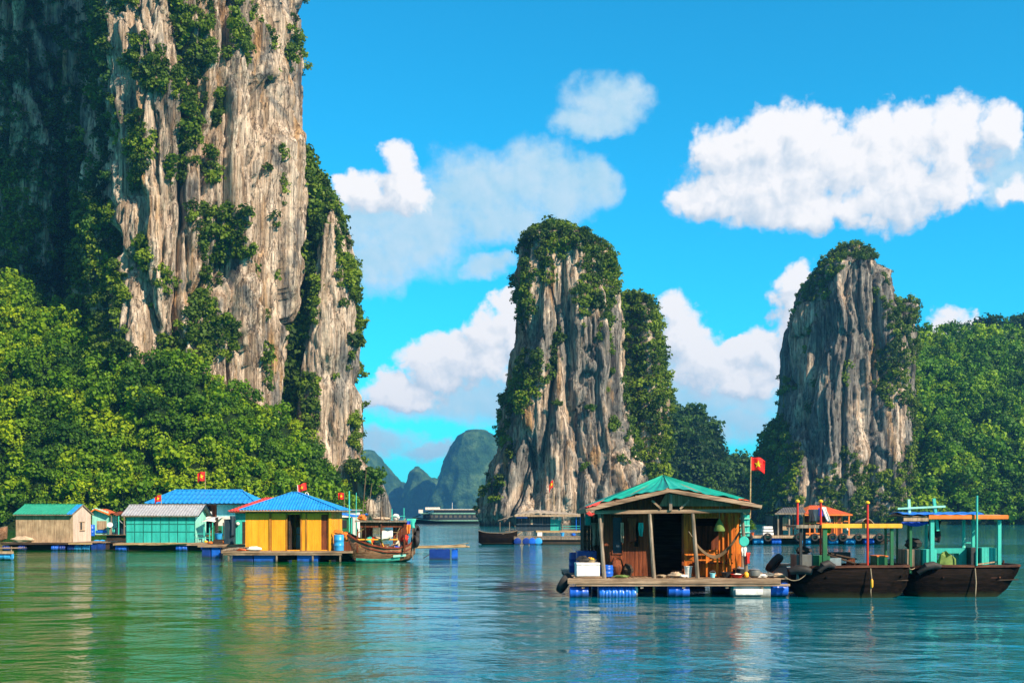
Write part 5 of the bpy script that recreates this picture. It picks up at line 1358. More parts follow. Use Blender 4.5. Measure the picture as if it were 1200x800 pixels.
hanging((FO.loc[0] + FO.x(950), FO.loc[1] - .75, FO.z(596.5)), .8, 1.25, CLOTHB, 'black jacket hanging at the eave of the orange posted house, left of the blue shirt', 14)
hanging((FO.loc[0] + FO.x(955), FO.loc[1] - .78, FO.z(596.5)), .8, 1.2, NAVY, 'dark trousers hanging between the black jacket and the blue shirt', 15, 'trousers')
hanging((FO.loc[0] + FO.x(959.5), FO.loc[1] - .82, FO.z(595)), .55, .85, CLOTHBL, 'bright blue shirt hanging from the red roof of the orange posted house', 16)
hanging((FO.loc[0] + FO.x(962.5), FO.loc[1] - .84, FO.z(594)), .5, 1.5, CLOTHW, 'long white shirt hanging right of the blue shirt', 17, 'shirt', 'clothes', None, .55)
hanging((FO.loc[0] + FO.x(990), FO.loc[1] - .2, FO.z(615.5)), .25, .5, CLOTHW, 'small white cloth hanging low between the right orange posts', 18, 'towel', 'clothes', None, .25)
t = thing('potted_plant', 'bright green potted plant at the left end of the far right raft', 'potted plant', (FO.loc[0] + FO.x(882.5), FO.loc[1] + .4, ZO))
MB().lathe([(.14, 0), (.2, .28), (.22, .3), (.18, .3), (.004, .26)], seg=14).build('pot', ORROOF, t)
MB().bar((0, 0, .25), (.02, 0, .7), .04, seg=6).build('stem', BARK, t)
q = RS.normal(size=(9, 3)) * .22; q[:, 2] += .85; foliage('leaves', q, q * 0, .38, nleaf=44, leaf=.15, cols=BRIGHT, parent=t)

# ================================================================ MIDDLE HOUSE before the central tower
def middle_house():
    f = Frame(640, 121.0); X, Z = f.x, f.z
    t = thing('floating_house', 'dark house with a flat tan sheet roof before the foot of the central limestone tower', 'floating house', f.loc)
    zd = Z(622)
    deck('deck', X(592), X(690), 0, 7, zd, WOODY, t, .3)
    MB().box(X(628), X(690), -.9, -.82, Z(623.5), Z(621.2)).build('front_beam', BAMBOO, t)
    deck('lower_deck', X(602), X(690), -3.0, -.95, Z(628, -2), WOODY, t, .28)
    MB().box(X(602), X(690), -3.0, -2.9, Z(632, -3), Z(629, -3)).build('front_beam', WOODG, t)
    MB().box(X(635), X(690), -2.8, 6, .02, Z(633, -3)).build('raft_frame', WOODD, t)
    for i, px in enumerate((603, 613, 620, 627)):
        drum_mb(.38, 1.0, 'y', (X(px) + .3, -3.1, .34)).build('float', (DRUMD, DRUMD, DRUM, DRUML)[i], t)
    ze = Z(604.5)
    m = MB(); m.grid(lambda u, v: (X(603) + (X(681) - X(603)) * u, -1.0 + 7.5 * v, Z(603.2) + (.55 * math.sin(math.pi * min(1, u * 1.5) if u < .34 else math.pi * .5 + math.pi * .0 * u) if u < .34 else .55 * (1 - (u - .34) * 1.2)) * (.35 + .65 * math.sin(math.pi * min(.5, v))) + .025 * math.sin(u * 60)), 60, 10); m.build('roof', THATCH, t, solid=.06)
    m = MB(); m.grid(lambda u, v: (X(583) + (X(604) - X(583)) * u, -.8 + 4.5 * v, Z(610.5) + 1.0 * (u ** .8) * .62 + .02 * math.sin(u * 20)), 14, 6); m.build('side_roof', THATCH, t, solid=.05)
    m = MB(); m.box(X(603), X(681), -1.06, -1.0, Z(605), Z(603)); m.build('fascia', WOODT, t)
    boards(MB(), X(605), X(645), zd, ze, 0, 'x', [(X(622), X(625), zd + 1, zd + 1.7)], .28).build('wall', NAVY, t)
    boards(MB(), 0.05, 5, zd, ze, X(605), 'y', (), .28).build('wall', NAVY, t)
    boards(MB(), 0.05, 5, zd, ze, X(657), 'y', (), .28).build('wall', TEALW, t)
    MB().box(X(622), X(624.3), -.04, .0, Z(614.5), Z(608.5)).build('sign_board', NETT, t)
    boards(MB(), X(645), X(657), zd, Z(608), -.05, 'x', (), .22).build('door', TEALW, t)
    MB().box(X(605), X(618), -.5, -.44, Z(607), Z(605)).build('awning', TARPB, t)
    for px in (659, 675, 680): MB().bar((X(px), -.3, zd), (X(px), -.3, ze + .1), .1, seg=6).build('post', DRUM if px > 670 else WOODG, t)
    for px in (586, 597): MB().bar((X(px), -.5, Z(622)), (X(px), -.5, Z(611)), .08, seg=6).build('post', WOODG, t)
    m = MB(); m.bar((X(658), -.3, zd + .55), (X(681), -.3, zd + .55), .06); m.bar((X(658), -.3, zd + .3), (X(681), -.3, zd + .3), .05); m.build('railing', TEALW, t)
    MB().box(X(654), X(658), -.12, -.06, Z(609), Z(605)).build('meter_box', WHITE, t)
    return t, f, zd
MHH, FM_, ZM = middle_house()
flag((FM_.loc[0] + FM_.x(650.5), FM_.loc[1] + 2, 2.9), FM_.z(562, 2) - 2.9, .5, .75, 'narrow red flag on a tall pole before the central limestone tower', direction=-1, lean=-.12, pole_r=.035, sag=.9)
foambox((FM_.loc[0] + FM_.x(632), FM_.loc[1] - 1.6, FM_.z(628, -2)), .5, .5, .42, 'white foam box on the lower deck of the dark middle house')
bucket((FM_.loc[0] + FM_.x(658), FM_.loc[1] - 2.0, FM_.z(628, -2)), .22, .4, DRUML, 'light blue bucket on the lower deck of the dark middle house')
o = lump_mb(.25, .25, .16, (0, 0, .15), 55, .15).build('bag', DRUM, None); o.location = (FM_.loc[0] + FM_.x(671), FM_.loc[1] - 1.5, FM_.z(628, -2)); tag(o, 'blue bag on the lower deck right of the light blue bucket', 'bag')
o = MB().bar((0, 0, 0), (1.15, .3, .75), .08, seg=8).build('pole', BAMBOO, None); o.location = (FM_.loc[0] + FM_.x(599), FM_.loc[1] - 2.6, .55); tag(o, 'bamboo pole slanting up at the left end of the dark middle house', 'pole')
def longboat(f, pxa, pxb, py_g, label, mat=HULLB, beam=.7, group=None):
    X, Z = f.x, f.z; a, b = X(pxa), X(pxb); zg = Z(py_g); L = b - a
    t = thing('rowing_boat', label, 'rowing boat', f.loc, 0, group)
    st = [(a + L * u, beam * math.sin(math.pi * (.08 + .84 * u)) ** .6, zg + .25 * (2 * u - 1) ** 4, beam * .6 * math.sin(math.pi * (.08 + .84 * u)) ** .7, .02 + .3 * (2 * u - 1) ** 6, -.08 + .3 * (2 * u - 1) ** 6) for u in [i / 10 for i in range(11)]]
    hull(0, st, mat, t); gunwale(st, WOODG, t, .06, .05); sole(st[1:-1], .12, WOODD, t)
    for u in (3, 6): MB().box(st[u][0], st[u][0] + .25, -st[u][1], st[u][1], zg - .12, zg - .08).build('seat', WOODG, t)
    return t
longboat(Frame(583, 118.5), 561, 606, 624, 'long low dark rowing boat lying left of the dark middle house')

# ================================================================ YELLOW HOUSE with blue pyramid roof
def yellow_house():
    f = Frame(337, 74.0); X, Z = f.x, f.z
    t = thing('floating_house', 'bright yellow house with a blue ribbed pyramid roof on a raft', 'floating house', f.loc)
    zd = Z(645)
    deck('deck', X(263), X(414), -.5, 6.2, zd, WOODY, t, .2)
    m = MB(); m.box(X(262), X(415), -.6, -.51, zd - .14, zd); m.box(X(264), X(402), -.55, -.48, zd - .26, zd - .15); m.build('front_beam', WOODX, t)
    for px in (270, 326, 368, 400): MB().bar((X(px), -.45, zd - .1), (X(px), -.45, .02), .1).build('stub_post', WOODG, t)
    def tank(a, b, mat, y=-.3):
        m = MB(); m.box(X(a), X(b), y, y + .9, -.12, Z(649.5)); return m.build('float', mat, t, bevel=.05)
    tank(273.5, 297.5, DRUMD); tank(298.3, 323, DRUM); tank(349, 373.5, DRUM)
    for a in (300, 350, 385): tank(a, a + 20, DRUMD, 4.5)
    MB().box(X(268), X(410), 1, 6, .1, zd - .2).build('raft_frame', WOODD, t)
    x0, x1 = X(287.5), X(388.5); ze = Z(598.5); dep = 4.6
    ops = [(X(337), X(352.5), zd + .06, Z(602.5)), (X(376), X(384.5), zd + .06, Z(602.5))]
    boards(MB(), x0, X(317.5), zd, ze, 0, 'x', (), .45, .03, .003).build('wall', YELLOW, t)
    boards(MB(), X(318.5), x1, zd, ze, .0, 'x', ops, .112, .03, .004).build('wall', YELLOW, t)
    boards(MB(), .035, dep, zd, ze, x1 - .03, 'y', (), .2, .03, .004).build('wall', YELLOW, t)
    boards(MB(), .035, dep, zd, ze, x0, 'y', (), .2).build('wall', YELLOW, t); boards(MB(), x0, x1, zd, ze, dep, 'x', (), .3).build('wall', YELLOW, t)
    m = MB(); m.box(X(315.3), X(318.3), -.05, -.004, zd, ze); m.build('corner_strip', wood('ochre_trim', (.36, .15, .02), (.5, .24, .04), 'z'), t)
    m = MB(); OT = bpy.data.materials['ochre_trim']
    for a in (X(336), X(353), X(359), X(385)): m.box(a - .045, a + .045, -.04, -.006, zd, ze)
    m.box(x0, x1, -.045, -.012, Z(601), ze - .002); m.build('door_frame', OT, t)
    m = MB(); m.box(X(376.2), X(384.2), .03, .06, zd + .06, Z(602.5)); m.build('door', WOODR, t)
    m = MB(); m.box(X(338), X(340), .04, .7, zd + .06, Z(603)); m.build('door', WOODD, t, label='dark door leaf standing open inward')
    MB().box(X(384.8) + .04, x1, -.09, -.05, zd, ze).build('corner_post', YELLOW, t)
    MB().box(x0 + .05, x1 - .06, .06, dep - .05, zd + .01, zd + .03).build('floor', WOODD, t)
    m = MB(); m.box(X(339), X(351), 2.4, 2.9, zd + .04, zd + 1.0); m.box(X(339), X(351), 2.5, 2.9, zd + 1.05, zd + 1.5); m.build('cupboard', METAL, t)
    # pyramid roof
    ex0, ex1, ey0, ey1, ez = X(282), X(399), -.55, dep + .5, Z(597.2, -.5)
    cx = f.xd(345.5, 2.2); rz_ = Z(576.8, 2.2) - ez; cy = (ey0 + ey1) / 2; ua = (cx - .2 - ex0) / (ex1 - ex0); ub = (cx + .2 - ex0) / (ex1 - ex0)
    roof_panel((ex0, ey0, ez), (ex1, ey0, ez), (0, cy - ey0, rz_), ua, ub, .19, .022).build('roof', BLUEROOF, t)
    roof_panel((ex1, ey1, ez), (ex0, ey1, ez), (0, cy - ey1, rz_), 1 - ub, 1 - ua, .19, .022).build('roof', BLUEROOF, t)
    roof_panel((ex1, ey0, ez), (ex1, ey1, ez), (cx + .2 - ex1, 0, rz_), .5, .5, .19, .022).build('roof', BLUEROOF, t)
    roof_panel((ex0, ey1, ez), (ex0, ey0, ez), (cx - .2 - ex0, 0, rz_), .5, .5, .19, .022).build('roof', BLUEROOF, t)
    m = MB(); A = [(cx - .2, cy, ez + rz_ + .04), (cx + .2, cy, ez + rz_ + .04)]
    for a, c in (((ex0, ey0), 0), ((ex1, ey0), 1), ((ex0, ey1), 0), ((ex1, ey1), 1)): m.bar((a[0], a[1], ez + .03), A[c], .12, .03)
    m.bar(A[0], A[1], .13, .04); m.build('ridge_cap', BLUEROOF, t)
    m = MB(); m.box(ex0 + .05, ex1 - .05, ey0 + .02, ey0 + .07, ez - .1, ez - .03); m.box(ex0 + .05, ex0 + .1, ey0 + .08, ey1, ez - .1, ez - .03); m.box(ex1 - .1, ex1 - .05, ey0 + .08, ey1, ez - .1, ez - .03); m.build('fascia', WOODT, t)
    MB().box(ex0 + .12, ex1 - .12, ey0 + .09, ey1 - .1, ez - .07, ez - .05).build('ceiling', WOODR, t)
    return t, f, zd
YH, FY, ZY = yellow_house()
def W_(f, px, y, z): return (f.loc[0] + f.xd(px, y), f.loc[1] + y, z)
barrel(W_(FY, 397, -.1, ZY), .33, 1.05, DRUML, 'tall light blue barrel at the right corner of the yellow house')
o = lump_mb(.5, .22, .15, (0, 0, .14), 61, .15).build('sack', CLOTHW, None); o.location = W_(FY, 298, -.3, ZY); tag(o, 'long white sack lying on the deck before the yellow house', 'sack')
o = lump_mb(.4, .2, .1, (0, 0, .09), 62, .3).build('heap', ORROOF, None); o.location = W_(FY, 284, -.25, ZY); tag(o, 'heap of rusty orange net on the deck corner left of the yellow house', 'heap')
m = MB()
for i in range(5): m.bar((-.9 + .1 * i, -.1 + .05 * i, .03 + .03 * i), (.5 + .1 * i, .05 - .04 * i, .12 + .03 * i), .07, seg=6)
o = m.build('driftwood', WOODG, None); o.location = W_(FY, 276, -.35, ZY); tag(o, 'bundle of grey sticks at the left end of the yellow house raft', 'sticks')
for i, (px, y, h_, mt, lb) in enumerate(((395, -.3, .28, ORANGE, 'orange bag on top of the light blue barrel by the yellow house'),)):
    o = lump_mb(.3, .25, .16, (0, 0, .15), 63, .25).build('bag', mt, None); o.location = W_(FY, 396.5, -.1, ZY + 1.06); tag(o, lb, 'bag')
# roof flag and its bent white prop
flag(W_(FY, 349.5, 3.4, FY.z(585, 3.4)), 1.0, .62, .5, 'red flag with a yellow star above the blue pyramid roof', pole_mat=WHITE, lean=-.05, sag=-.35)
t = thing('antenna', 'bent white pipe standing on the back slope of the blue pyramid roof', 'antenna', W_(FY, 359, 3.8, FY.z(590, 3.8)))
MB().tube([(-.15, 0, 0), (-.05, 0, .75), (.02, 0, .82), (.12, 0, .72), (.22, 0, .1)], .035, 8).build('pipe', WHITE, t)

# ================================================================ SMALL TEAL HOUSE with red roof (behind the yellow one)
def teal_small():
    f = Frame(292, 82.0); X, Z = f.x, f.z
    t = thing('floating_house', 'narrow teal house with a red roof tucked behind the yellow house', 'floating house', f.loc)
    zd = Z(637)
    deck('deck', X(238), X(340), -.9, 3.6, zd, WOODY, t, .22)
    MB().box(X(236), X(300), -1.0, -.92, zd - .2, zd - .02).build('front_beam', WOODX, t)
    for a, b, mt in ((240, 250, DRUMD), (251, 261, DRUM)): MB().box(X(a), X(b), -.8, 0, -.1, zd - .22).build('float', mt, t, bevel=.04)
    for a in (275, 300, 320): MB().box(X(a), X(a + 14), 1.6, 2.6, -.1, zd - .1).build('float', DRUM, t, bevel=.04)
    x0, x1 = X(275.5), X(330); ze = Z(598)
    boards(MB(), x0, x1, zd, ze, 0, 'x', [(X(284), X(288), zd, Z(611))], .17).build('wall', CYANW, t)
    boards(MB(), .04, 3, zd, ze, x0, 'y', (), .17).build('wall', CYANW, t)
    MB().box(X(284), X(288), .03, .05, zd, Z(611)).build('door', WOODD, t)
    rx0, rx1 = X(269), X(340); d = 2.1; e = Z(598.5, -.5)
    ua = (X(318) - 5.0 - rx0) / (rx1 - rx0)
    roof_panel((rx0, -.55, e), (rx1, -.55, e), (0, d, 1.0), .52, .8, .2, .02).build('roof', REDROOF, t)
    roof_panel((rx1, 3.65, e), (rx0, 3.65, e), (0, -d, 1.0), .2, .48, .2, .02).build('roof', REDROOF, t)
    roof_panel((rx0, 3.65, e), (rx0, -.55, e), ((rx1 - rx0) * .52, 0, 1.0), .5, .5, .2, .02).build('roof', REDROOF, t)
    roof_panel((rx1, -.55, e), (rx1, 3.65, e), (-(rx1 - rx0) * .2, 0, 1.0), .5, .5, .2, .02).build('roof', REDROOF, t)
    MB().box(rx0 + .1, rx1 - .1, -.5, -.44, e - .12, e - .03).build('fascia', WOODR, t)
    return t, f, zd
TS, FT, ZT_ = teal_small()
t = thing('water_tank', 'tall dark grey water tank beside the narrow teal house', 'water tank', W_(FT, 269.5, -.4, ZT_))
MB().box(-.34, .34, -.35, .35, 0, FT.z(609) - ZT_).build('body', NAVY, t, bevel=.03); MB().box(-.36, .36, -.37, .37, FT.z(609) - ZT_ + .002, FT.z(608) - ZT_).build('lid', DARK, t)
o = hanging(W_(FT, 272.5, -.85, FT.z(604)), .35, 1.5, NAVY, 'dark sheet hanging from the red roof corner over the water tank', 71, 'sheet')
bucket(W_(FT, 256.5, -.5, ZT_ + .35), .30, .42, DRUML, 'bright blue tub beside the water tank', 'tub', 'tub')
o = MB().box(-.35, .35, -.25, .25, 0, .34).build('crate', WOODD, None); o.location = W_(FT, 256.5, -.5, ZT_); tag(o, 'dark low crate under the bright blue tub', 'crate')
o = lump_mb(.4, .2, .1, (0, 0, .1), 72, .2).build('heap', ORANGE, None); o.location = W_(FT, 249, -.5, ZT_); tag(o, 'orange net heap between the teal house and the blue tub', 'heap')
o = lump_mb(.16, .15, .18, (0, 0, .17), 73, .1).build('float_ball', ORANGE, None); o.location = W_(FT, 261.5, -.55, ZT_ ); tag(o, 'round orange float between the blue tub and the water tank', 'float ball')
o = lump_mb(.14, .14, .12, (0, 0, 0), 74, .1).build('lamp', CLOTHW, None); o.location = W_(FT, 278.5, -.15, FT.z(613.5)); tag(o, 'small white lamp on the front wall of the narrow teal house', 'lamp')

# ================================================================ TEAL HOUSE with grey roof
def gable_house(name_label, f, zd, xl, xr, dep, py_eave, py_ridge, wall_m, gable_m, roof_m, over_l=.35, over_r=.5, pitch=.25, roof_pitch=.25, wall_w=.35, right_trim=None):
    X, Z = f.x, f.z
    t = thing('floating_house', name_label, 'floating house', f.loc)
    x0, x1 = X(xl), X(xr); ze = Z(py_eave); rise = Z(py_ridge, dep / 2) - Z(py_eave, -.35); over = .4
    boards(MB(), x0, x1, zd, ze, 0, 'x', (), wall_w, .03, .005).build('wall', wall_m, t)
    boards(MB(), x0, x1, zd, ze, dep, 'x', (), wall_w, .03, .005).build('wall', wall_m, t)
    sl = lambda c: ze + (rise * (1 - abs(c - dep / 2) / (dep / 2 + over))) - .03
    for xx in (x0, x1 - .03): boards(MB(), .035, dep, zd, ze, xx, 'y', (), wall_w * .6, .03, .004, sl).build('gable_wall', gable_m, t)
    ez = Z(py_eave, -over) + .02
    a, b = x0 - over_l, x1 + over_r; up = dep / 2 + over; bt = b - (right_trim or 0)
    roof_panel((a, -over, ez), (bt, -over, ez), (0, up, rise), 0, 1, roof_pitch, .02).build('roof', roof_m, t)
    roof_panel((bt, dep + over, ez), (a, dep + over, ez), (0, -up, rise), 0, 1, roof_pitch, .02).build('roof', roof_m, t)
    m = MB(); m.bar((a, dep / 2, ez + rise + .03), (b, dep / 2, ez + rise + .03), .2, .04); m.build('ridge_cap', roof_m, t)
    m = MB(); m.bar((b - .02, -over, ez - .05), (b - .02, dep / 2, ez + rise - .05), .04, .12); m.bar((b - .02, dep / 2, ez + rise - .05), (b - .02, dep + over, ez - .05), .04, .12)
    m.build('barge_board', WOODG if wall_m is not TEALW else NAVY, t)
    MB().box(a + .05, b - .05, -over + .03, -over + .07, ez - .1, ez - .03).build('fascia', WOODG, t)
    return t, x0, x1, ze, ez, rise, a, b, up
f = FG = Frame(190, 98.0); zd = ZG = f.z(635.5)
t, x0, x1, ze, ez, rise, a, b, up = gable_house('teal panelled house with a plain grey roof on a log raft', f, zd, 148, 228.5, 3.6, 604, 591.5, TEALW, LTEAL, GREYROOF, .35, .45, wall_w=.8)
m = MB()
for i in range(9): q = x0 + (x1 - x0) * i / 8.0; m.box(q - .025, q + .025, -.03, -.006, zd, ze)
for py in (623, 614): m.box(x0, x1, -.034, -.008, f.z(py), f.z(py) + .05)
m.build('wall_batten', wood('teal_batten', (.01, .16, .15), (.02, .26, .23), 'z'), t)
deck('deck', f.x(140), f.x(262), -1.3, 5.5, zd, WOODY, t, .25)
MB().box(f.x(139), f.x(262), -1.4, -1.32, zd - .2, zd - .02).build('front_beam', WOODX, t)
MB().box(f.x(142), f.x(260), -.6, 5, .05, zd - .22).build('raft_frame', WOODD, t)
for px, mt in ((141, DRUM), (211, DRUM), (240, DRUMD), (250, DRUM)): float_drum(t, f.x(px), f.x(px) + .95, -1.0, .22, .3, mt)
m = MB()
for i in range(14):
    s_ = rnd.uniform(-.2, .2); xx = f.x(141) + (i % 7) * .72 + s_; m.bar((xx, -1.5 + .06 * (i % 3), zd - .15 + .06 * (i // 5)), (xx + rnd.uniform(1.6, 2.6), -1.5 + .08 * (i % 2), zd - .12 + .06 * (i // 5) + rnd.uniform(-.05, .05)), .09, seg=6)
m.build('log_bundle', BAMBOO, t)
# porch of the teal house
m = MB(); pr = [(238, 245, .4), (248, 245, 1.4)]
for px, y, hh in ((238.5, .2, 613), (245, .2, 613), (250.5, .5, 612), (260, .5, 612), (238.5, 3, 612), (260, 3, 612)): MB().bar((f.x(px), y, zd), (f.x(px), y, f.z(hh)), .08).build('porch_post', CYANW if px < 250 else WOODD, t)
MB().grid(lambda u, v: (f.x(236.5) + (f.x(252) - f.x(236.5)) * u, -.3 + 2.4 * v, f.z(611.5) + .35 * v + .1 * math.sin(u * 3)), 8, 4).build('awning', WHITE, t, solid=.03)
boards(MB(), f.x(251), f.x(261), zd, f.z(616), 2.6, 'x', (), .3).build('back_screen', TEALW, t)
boards(MB(), f.x(237), f.x(250), zd, f.z(616), 3.0, 'x', (), .3).build('back_screen', GREENW, t)
MB().box(f.x(250.8), f.x(253.4), .4, .7, zd, f.z(606)).build('pillar', WOODD, t)
m = MB(); m.bar((f.x(229), -.1, f.z(625)), (f.x(248), -.1, f.z(625)), .05); m.bar((f.x(229), -.1, f.z(630)), (f.x(248), -.1, f.z(630)), .05); m.build('railing', CYANW, t)
flag(W_(f, 189, 1.8, f.z(592, 1.8)), f.z(579.5, 1.8) - f.z(592, 1.8), .62, .55, 'small red flag with a yellow star on the grey roof of the teal house', direction=-1, sag=.45)
o = lump_mb(.15, .15, .1, (0, 0, .1), 75, .1).build('float_ball', YCAP, None); o.location = W_(f, 241.3, -.4, zd); tag(o, 'small yellow float on the porch of the teal panelled house', 'float ball')
# ================================================================ BLUE ROOFED LONG HOUSE
def blue_long():
    f = Frame(240, 124.0); X, Z = f.x, f.z
    t = thing('floating_house', 'long pale blue house with a wide bright blue hipped roof, behind the other left houses', 'floating house', f.loc)
    zd = Z(627); x0, x1 = X(186), X(300); ze = Z(590)
    deck('deck', X(176), X(310), -1, 8, zd, WOODY, t, .4)
    for px in range(180, 300, 24): float_drum(t, X(px), X(px) + 1.4, 0.2, .3, .42, DRUM)
    boards(MB(), x0, X(237), Z(604.5), ze, 0, 'x', (), .6, .04, .002).build('wall', LBLUE, t); boards(MB(), X(254), x1, Z(604.5), ze, 0, 'x', (), .6, .04, .002).build('wall', LBLUE, t)
    boards(MB(), x0, X(237), zd, Z(604.5), -.005, 'x', (), .6, .04, .002).build('lower_wall', WHITE, t); boards(MB(), X(254), x1, zd, Z(604.5), -.005, 'x', (), .6, .04, .002).build('lower_wall', WHITE, t)
    for xx in (x0, x1 - .04): boards(MB(), .04, 6, zd, ze, xx, 'y', (), .6).build('wall', LBLUE, t)
    boards(MB(), x0, x1, zd, ze, 6, 'x', (), .6).build('wall', LBLUE, t)
    m = MB(); m.box(X(237), X(239), -.03, .05, zd, ze); m.box(X(252), X(254), -.03, .05, zd, ze); m.box(X(239), X(252), -.03, .05, ze - .25, ze); m.build('door_frame', WOODR, t)
    MB().box(X(246), X(252), .12, .16, zd, ze - .25).build('door', WOODR, t)
    MB().box(X(240), X(249), -.5, -.1, Z(602), Z(599)).build('shelf', WHITE, t)
    MB().grid(lambda u, v: (X(230) + (X(262) - X(230)) * u, -2.6 + 2.5 * v, Z(608.5) + .3 * v + .06 * math.sin(u * 16)), 20, 4).build('awning', WHITE, t, solid=.04)
    rx0, rx1, ez = X(173.5), X(303), Z(589.3, -1.2); L_ = rx1 - rx0; dy = 4.2; rs_ = Z(574.5, 3.0) - ez
    ua, ub = (f.xd(205, 3) - rx0) / L_, (f.xd(284, 3) - rx0) / L_
    roof_panel((rx0, -1.2, ez), (rx1, -1.2, ez), (0, dy, rs_), ua, ub, .5, .03).build('roof', BLUEROOF, t)
    roof_panel((rx1, 7.2, ez), (rx0, 7.2, ez), (0, -dy, rs_), 1 - ub, 1 - ua, .5, .03).build('roof', BLUEROOF, t)
    roof_panel((rx0, 7.2, ez), (rx0, -1.2, ez), (ua * L_, 0, rs_), .5, .5, .5, .03).build('roof', BLUEROOF, t)
    roof_panel((rx1, -1.2, ez), (rx1, 7.2, ez), (-(1 - ub) * L_, 0, rs_), .5, .5, .5, .03).build('roof', BLUEROOF, t)
    m = MB()
    for k in (.33, .66): m.bar((rx0 + ua * L_ * k, -1.2 + dy * k - .03, ez + rs_ * k + .05), (rx1 - (1 - ub) * L_ * k, -1.2 + dy * k - .03, ez + rs_ * k + .05), .06, .04)
    m.bar((rx0 + ua * L_, 3, ez + rs_ + .06), (rx1 - (1 - ub) * L_, 3, ez + rs_ + .06), .3, .14)
    for c, e in (((rx0, -1.2), ua), ((rx1, -1.2), ub)): m.bar((c[0], c[1], ez + .05), (rx0 + e * L_, 3, ez + rs_ + .05), .14, .06)
    m.build('ridge_cap', BLUEROOF, t)
    MB().box(rx0 + .1, rx1 - .1, -1.1, -1.02, ez - .16, ez - .05).build('fascia', NAVY, t)
    return t, f
BL_, FB = blue_long()
flag(W_(FB, 240.5, 4.0, FB.z(576, 4)), FB.z(552, 4) - FB.z(576, 4), .95, 1.05, 'red flag with a yellow star above the long bright blue roof', direction=-1, sag=.25, pole_r=.04)
# ================================================================ SHED with green roof, far left
f = FL_ = Frame(55, 98.5); zd = ZL = f.z(635)
t, x0, x1, ze, ez, rise, a, b, up = gable_house('long wooden shed with a green roof and a pale gable, leftmost house', f, zd, 18.5, 85.5, 4.2, 602.5, 591, WOODT, paint('pale_gable', (.62, .50, .42), .8, .15), GREENROOF, .12, .1, wall_w=.16, right_trim=.55)
roof_panel((b - .55, -.4, ez), (b, -.4, ez), (0, up, rise), 0, 1, .25, .02).build('roof_strip', BLUEROOF, t)
roof_panel((b, 4.2 + .4, ez), (b - .55, 4.6, ez), (0, -up, rise), 0, 1, .25, .02).build('roof_strip', BLUEROOF, t)
m = MB(); m.box(x1 + .002, x1 + .03, 1.5, 2.6, f.z(621, 2), f.z(611.5, 2)); m.build('window', NETT, t)
m = MB(); m.box(x1 + .031, x1 + .045, 1.6, 1.95, f.z(620.3, 2), f.z(612, 2)); m.build('window_gap', DARK, t)
m = MB(); zz0, zz1 = f.z(621, 2), f.z(611.5, 2)
m.box(x1 + .03, x1 + .07, 1.45, 2.65, zz1, zz1 + .06); m.box(x1 + .03, x1 + .07, 1.45, 2.65, zz0 - .06, zz0); m.build('window_frame', WOODT, t)
deck('deck', f.x(6), f.x(124), -.6, 5.6, zd, WOODY, t, .25)
MB().box(f.x(5), f.x(110), -.7, -.62, zd - .18, zd - .02).build('front_beam', WOODD, t)
MB().box(f.x(8), f.x(122), .5, 5.4, .05, zd - .2).build('raft_frame', WOODD, t)
for px, mt in ((6, DRUMD), (24, DRUMD), (63, DRUM), (71, DRUMD), (82, DRUMD), (90, DRUML), (99, DRUML)): float_drum(t, f.x(px), f.x(px) + .62, -.35, .2, .28, mt)
for px in (109, 116): MB().box(f.x(px), f.x(px + 6.5), -.5, .3, -.1, zd - .04).build('float', DRUMD, t, bevel=.04)
MB().box(f.x(85), f.x(112), -.95, -.75, zd - .16, zd - .04).build('gangplank', BAMBOO, t)
o = lump_mb(.95, .4, .26, (0, 0, .24), 81, .2, 26).build('net_heap', NETT, None); o.location = W_(f, 27, -.35, zd); tag(o, 'large tan heap of fishing net at the left front of the green roofed shed', 'net heap')
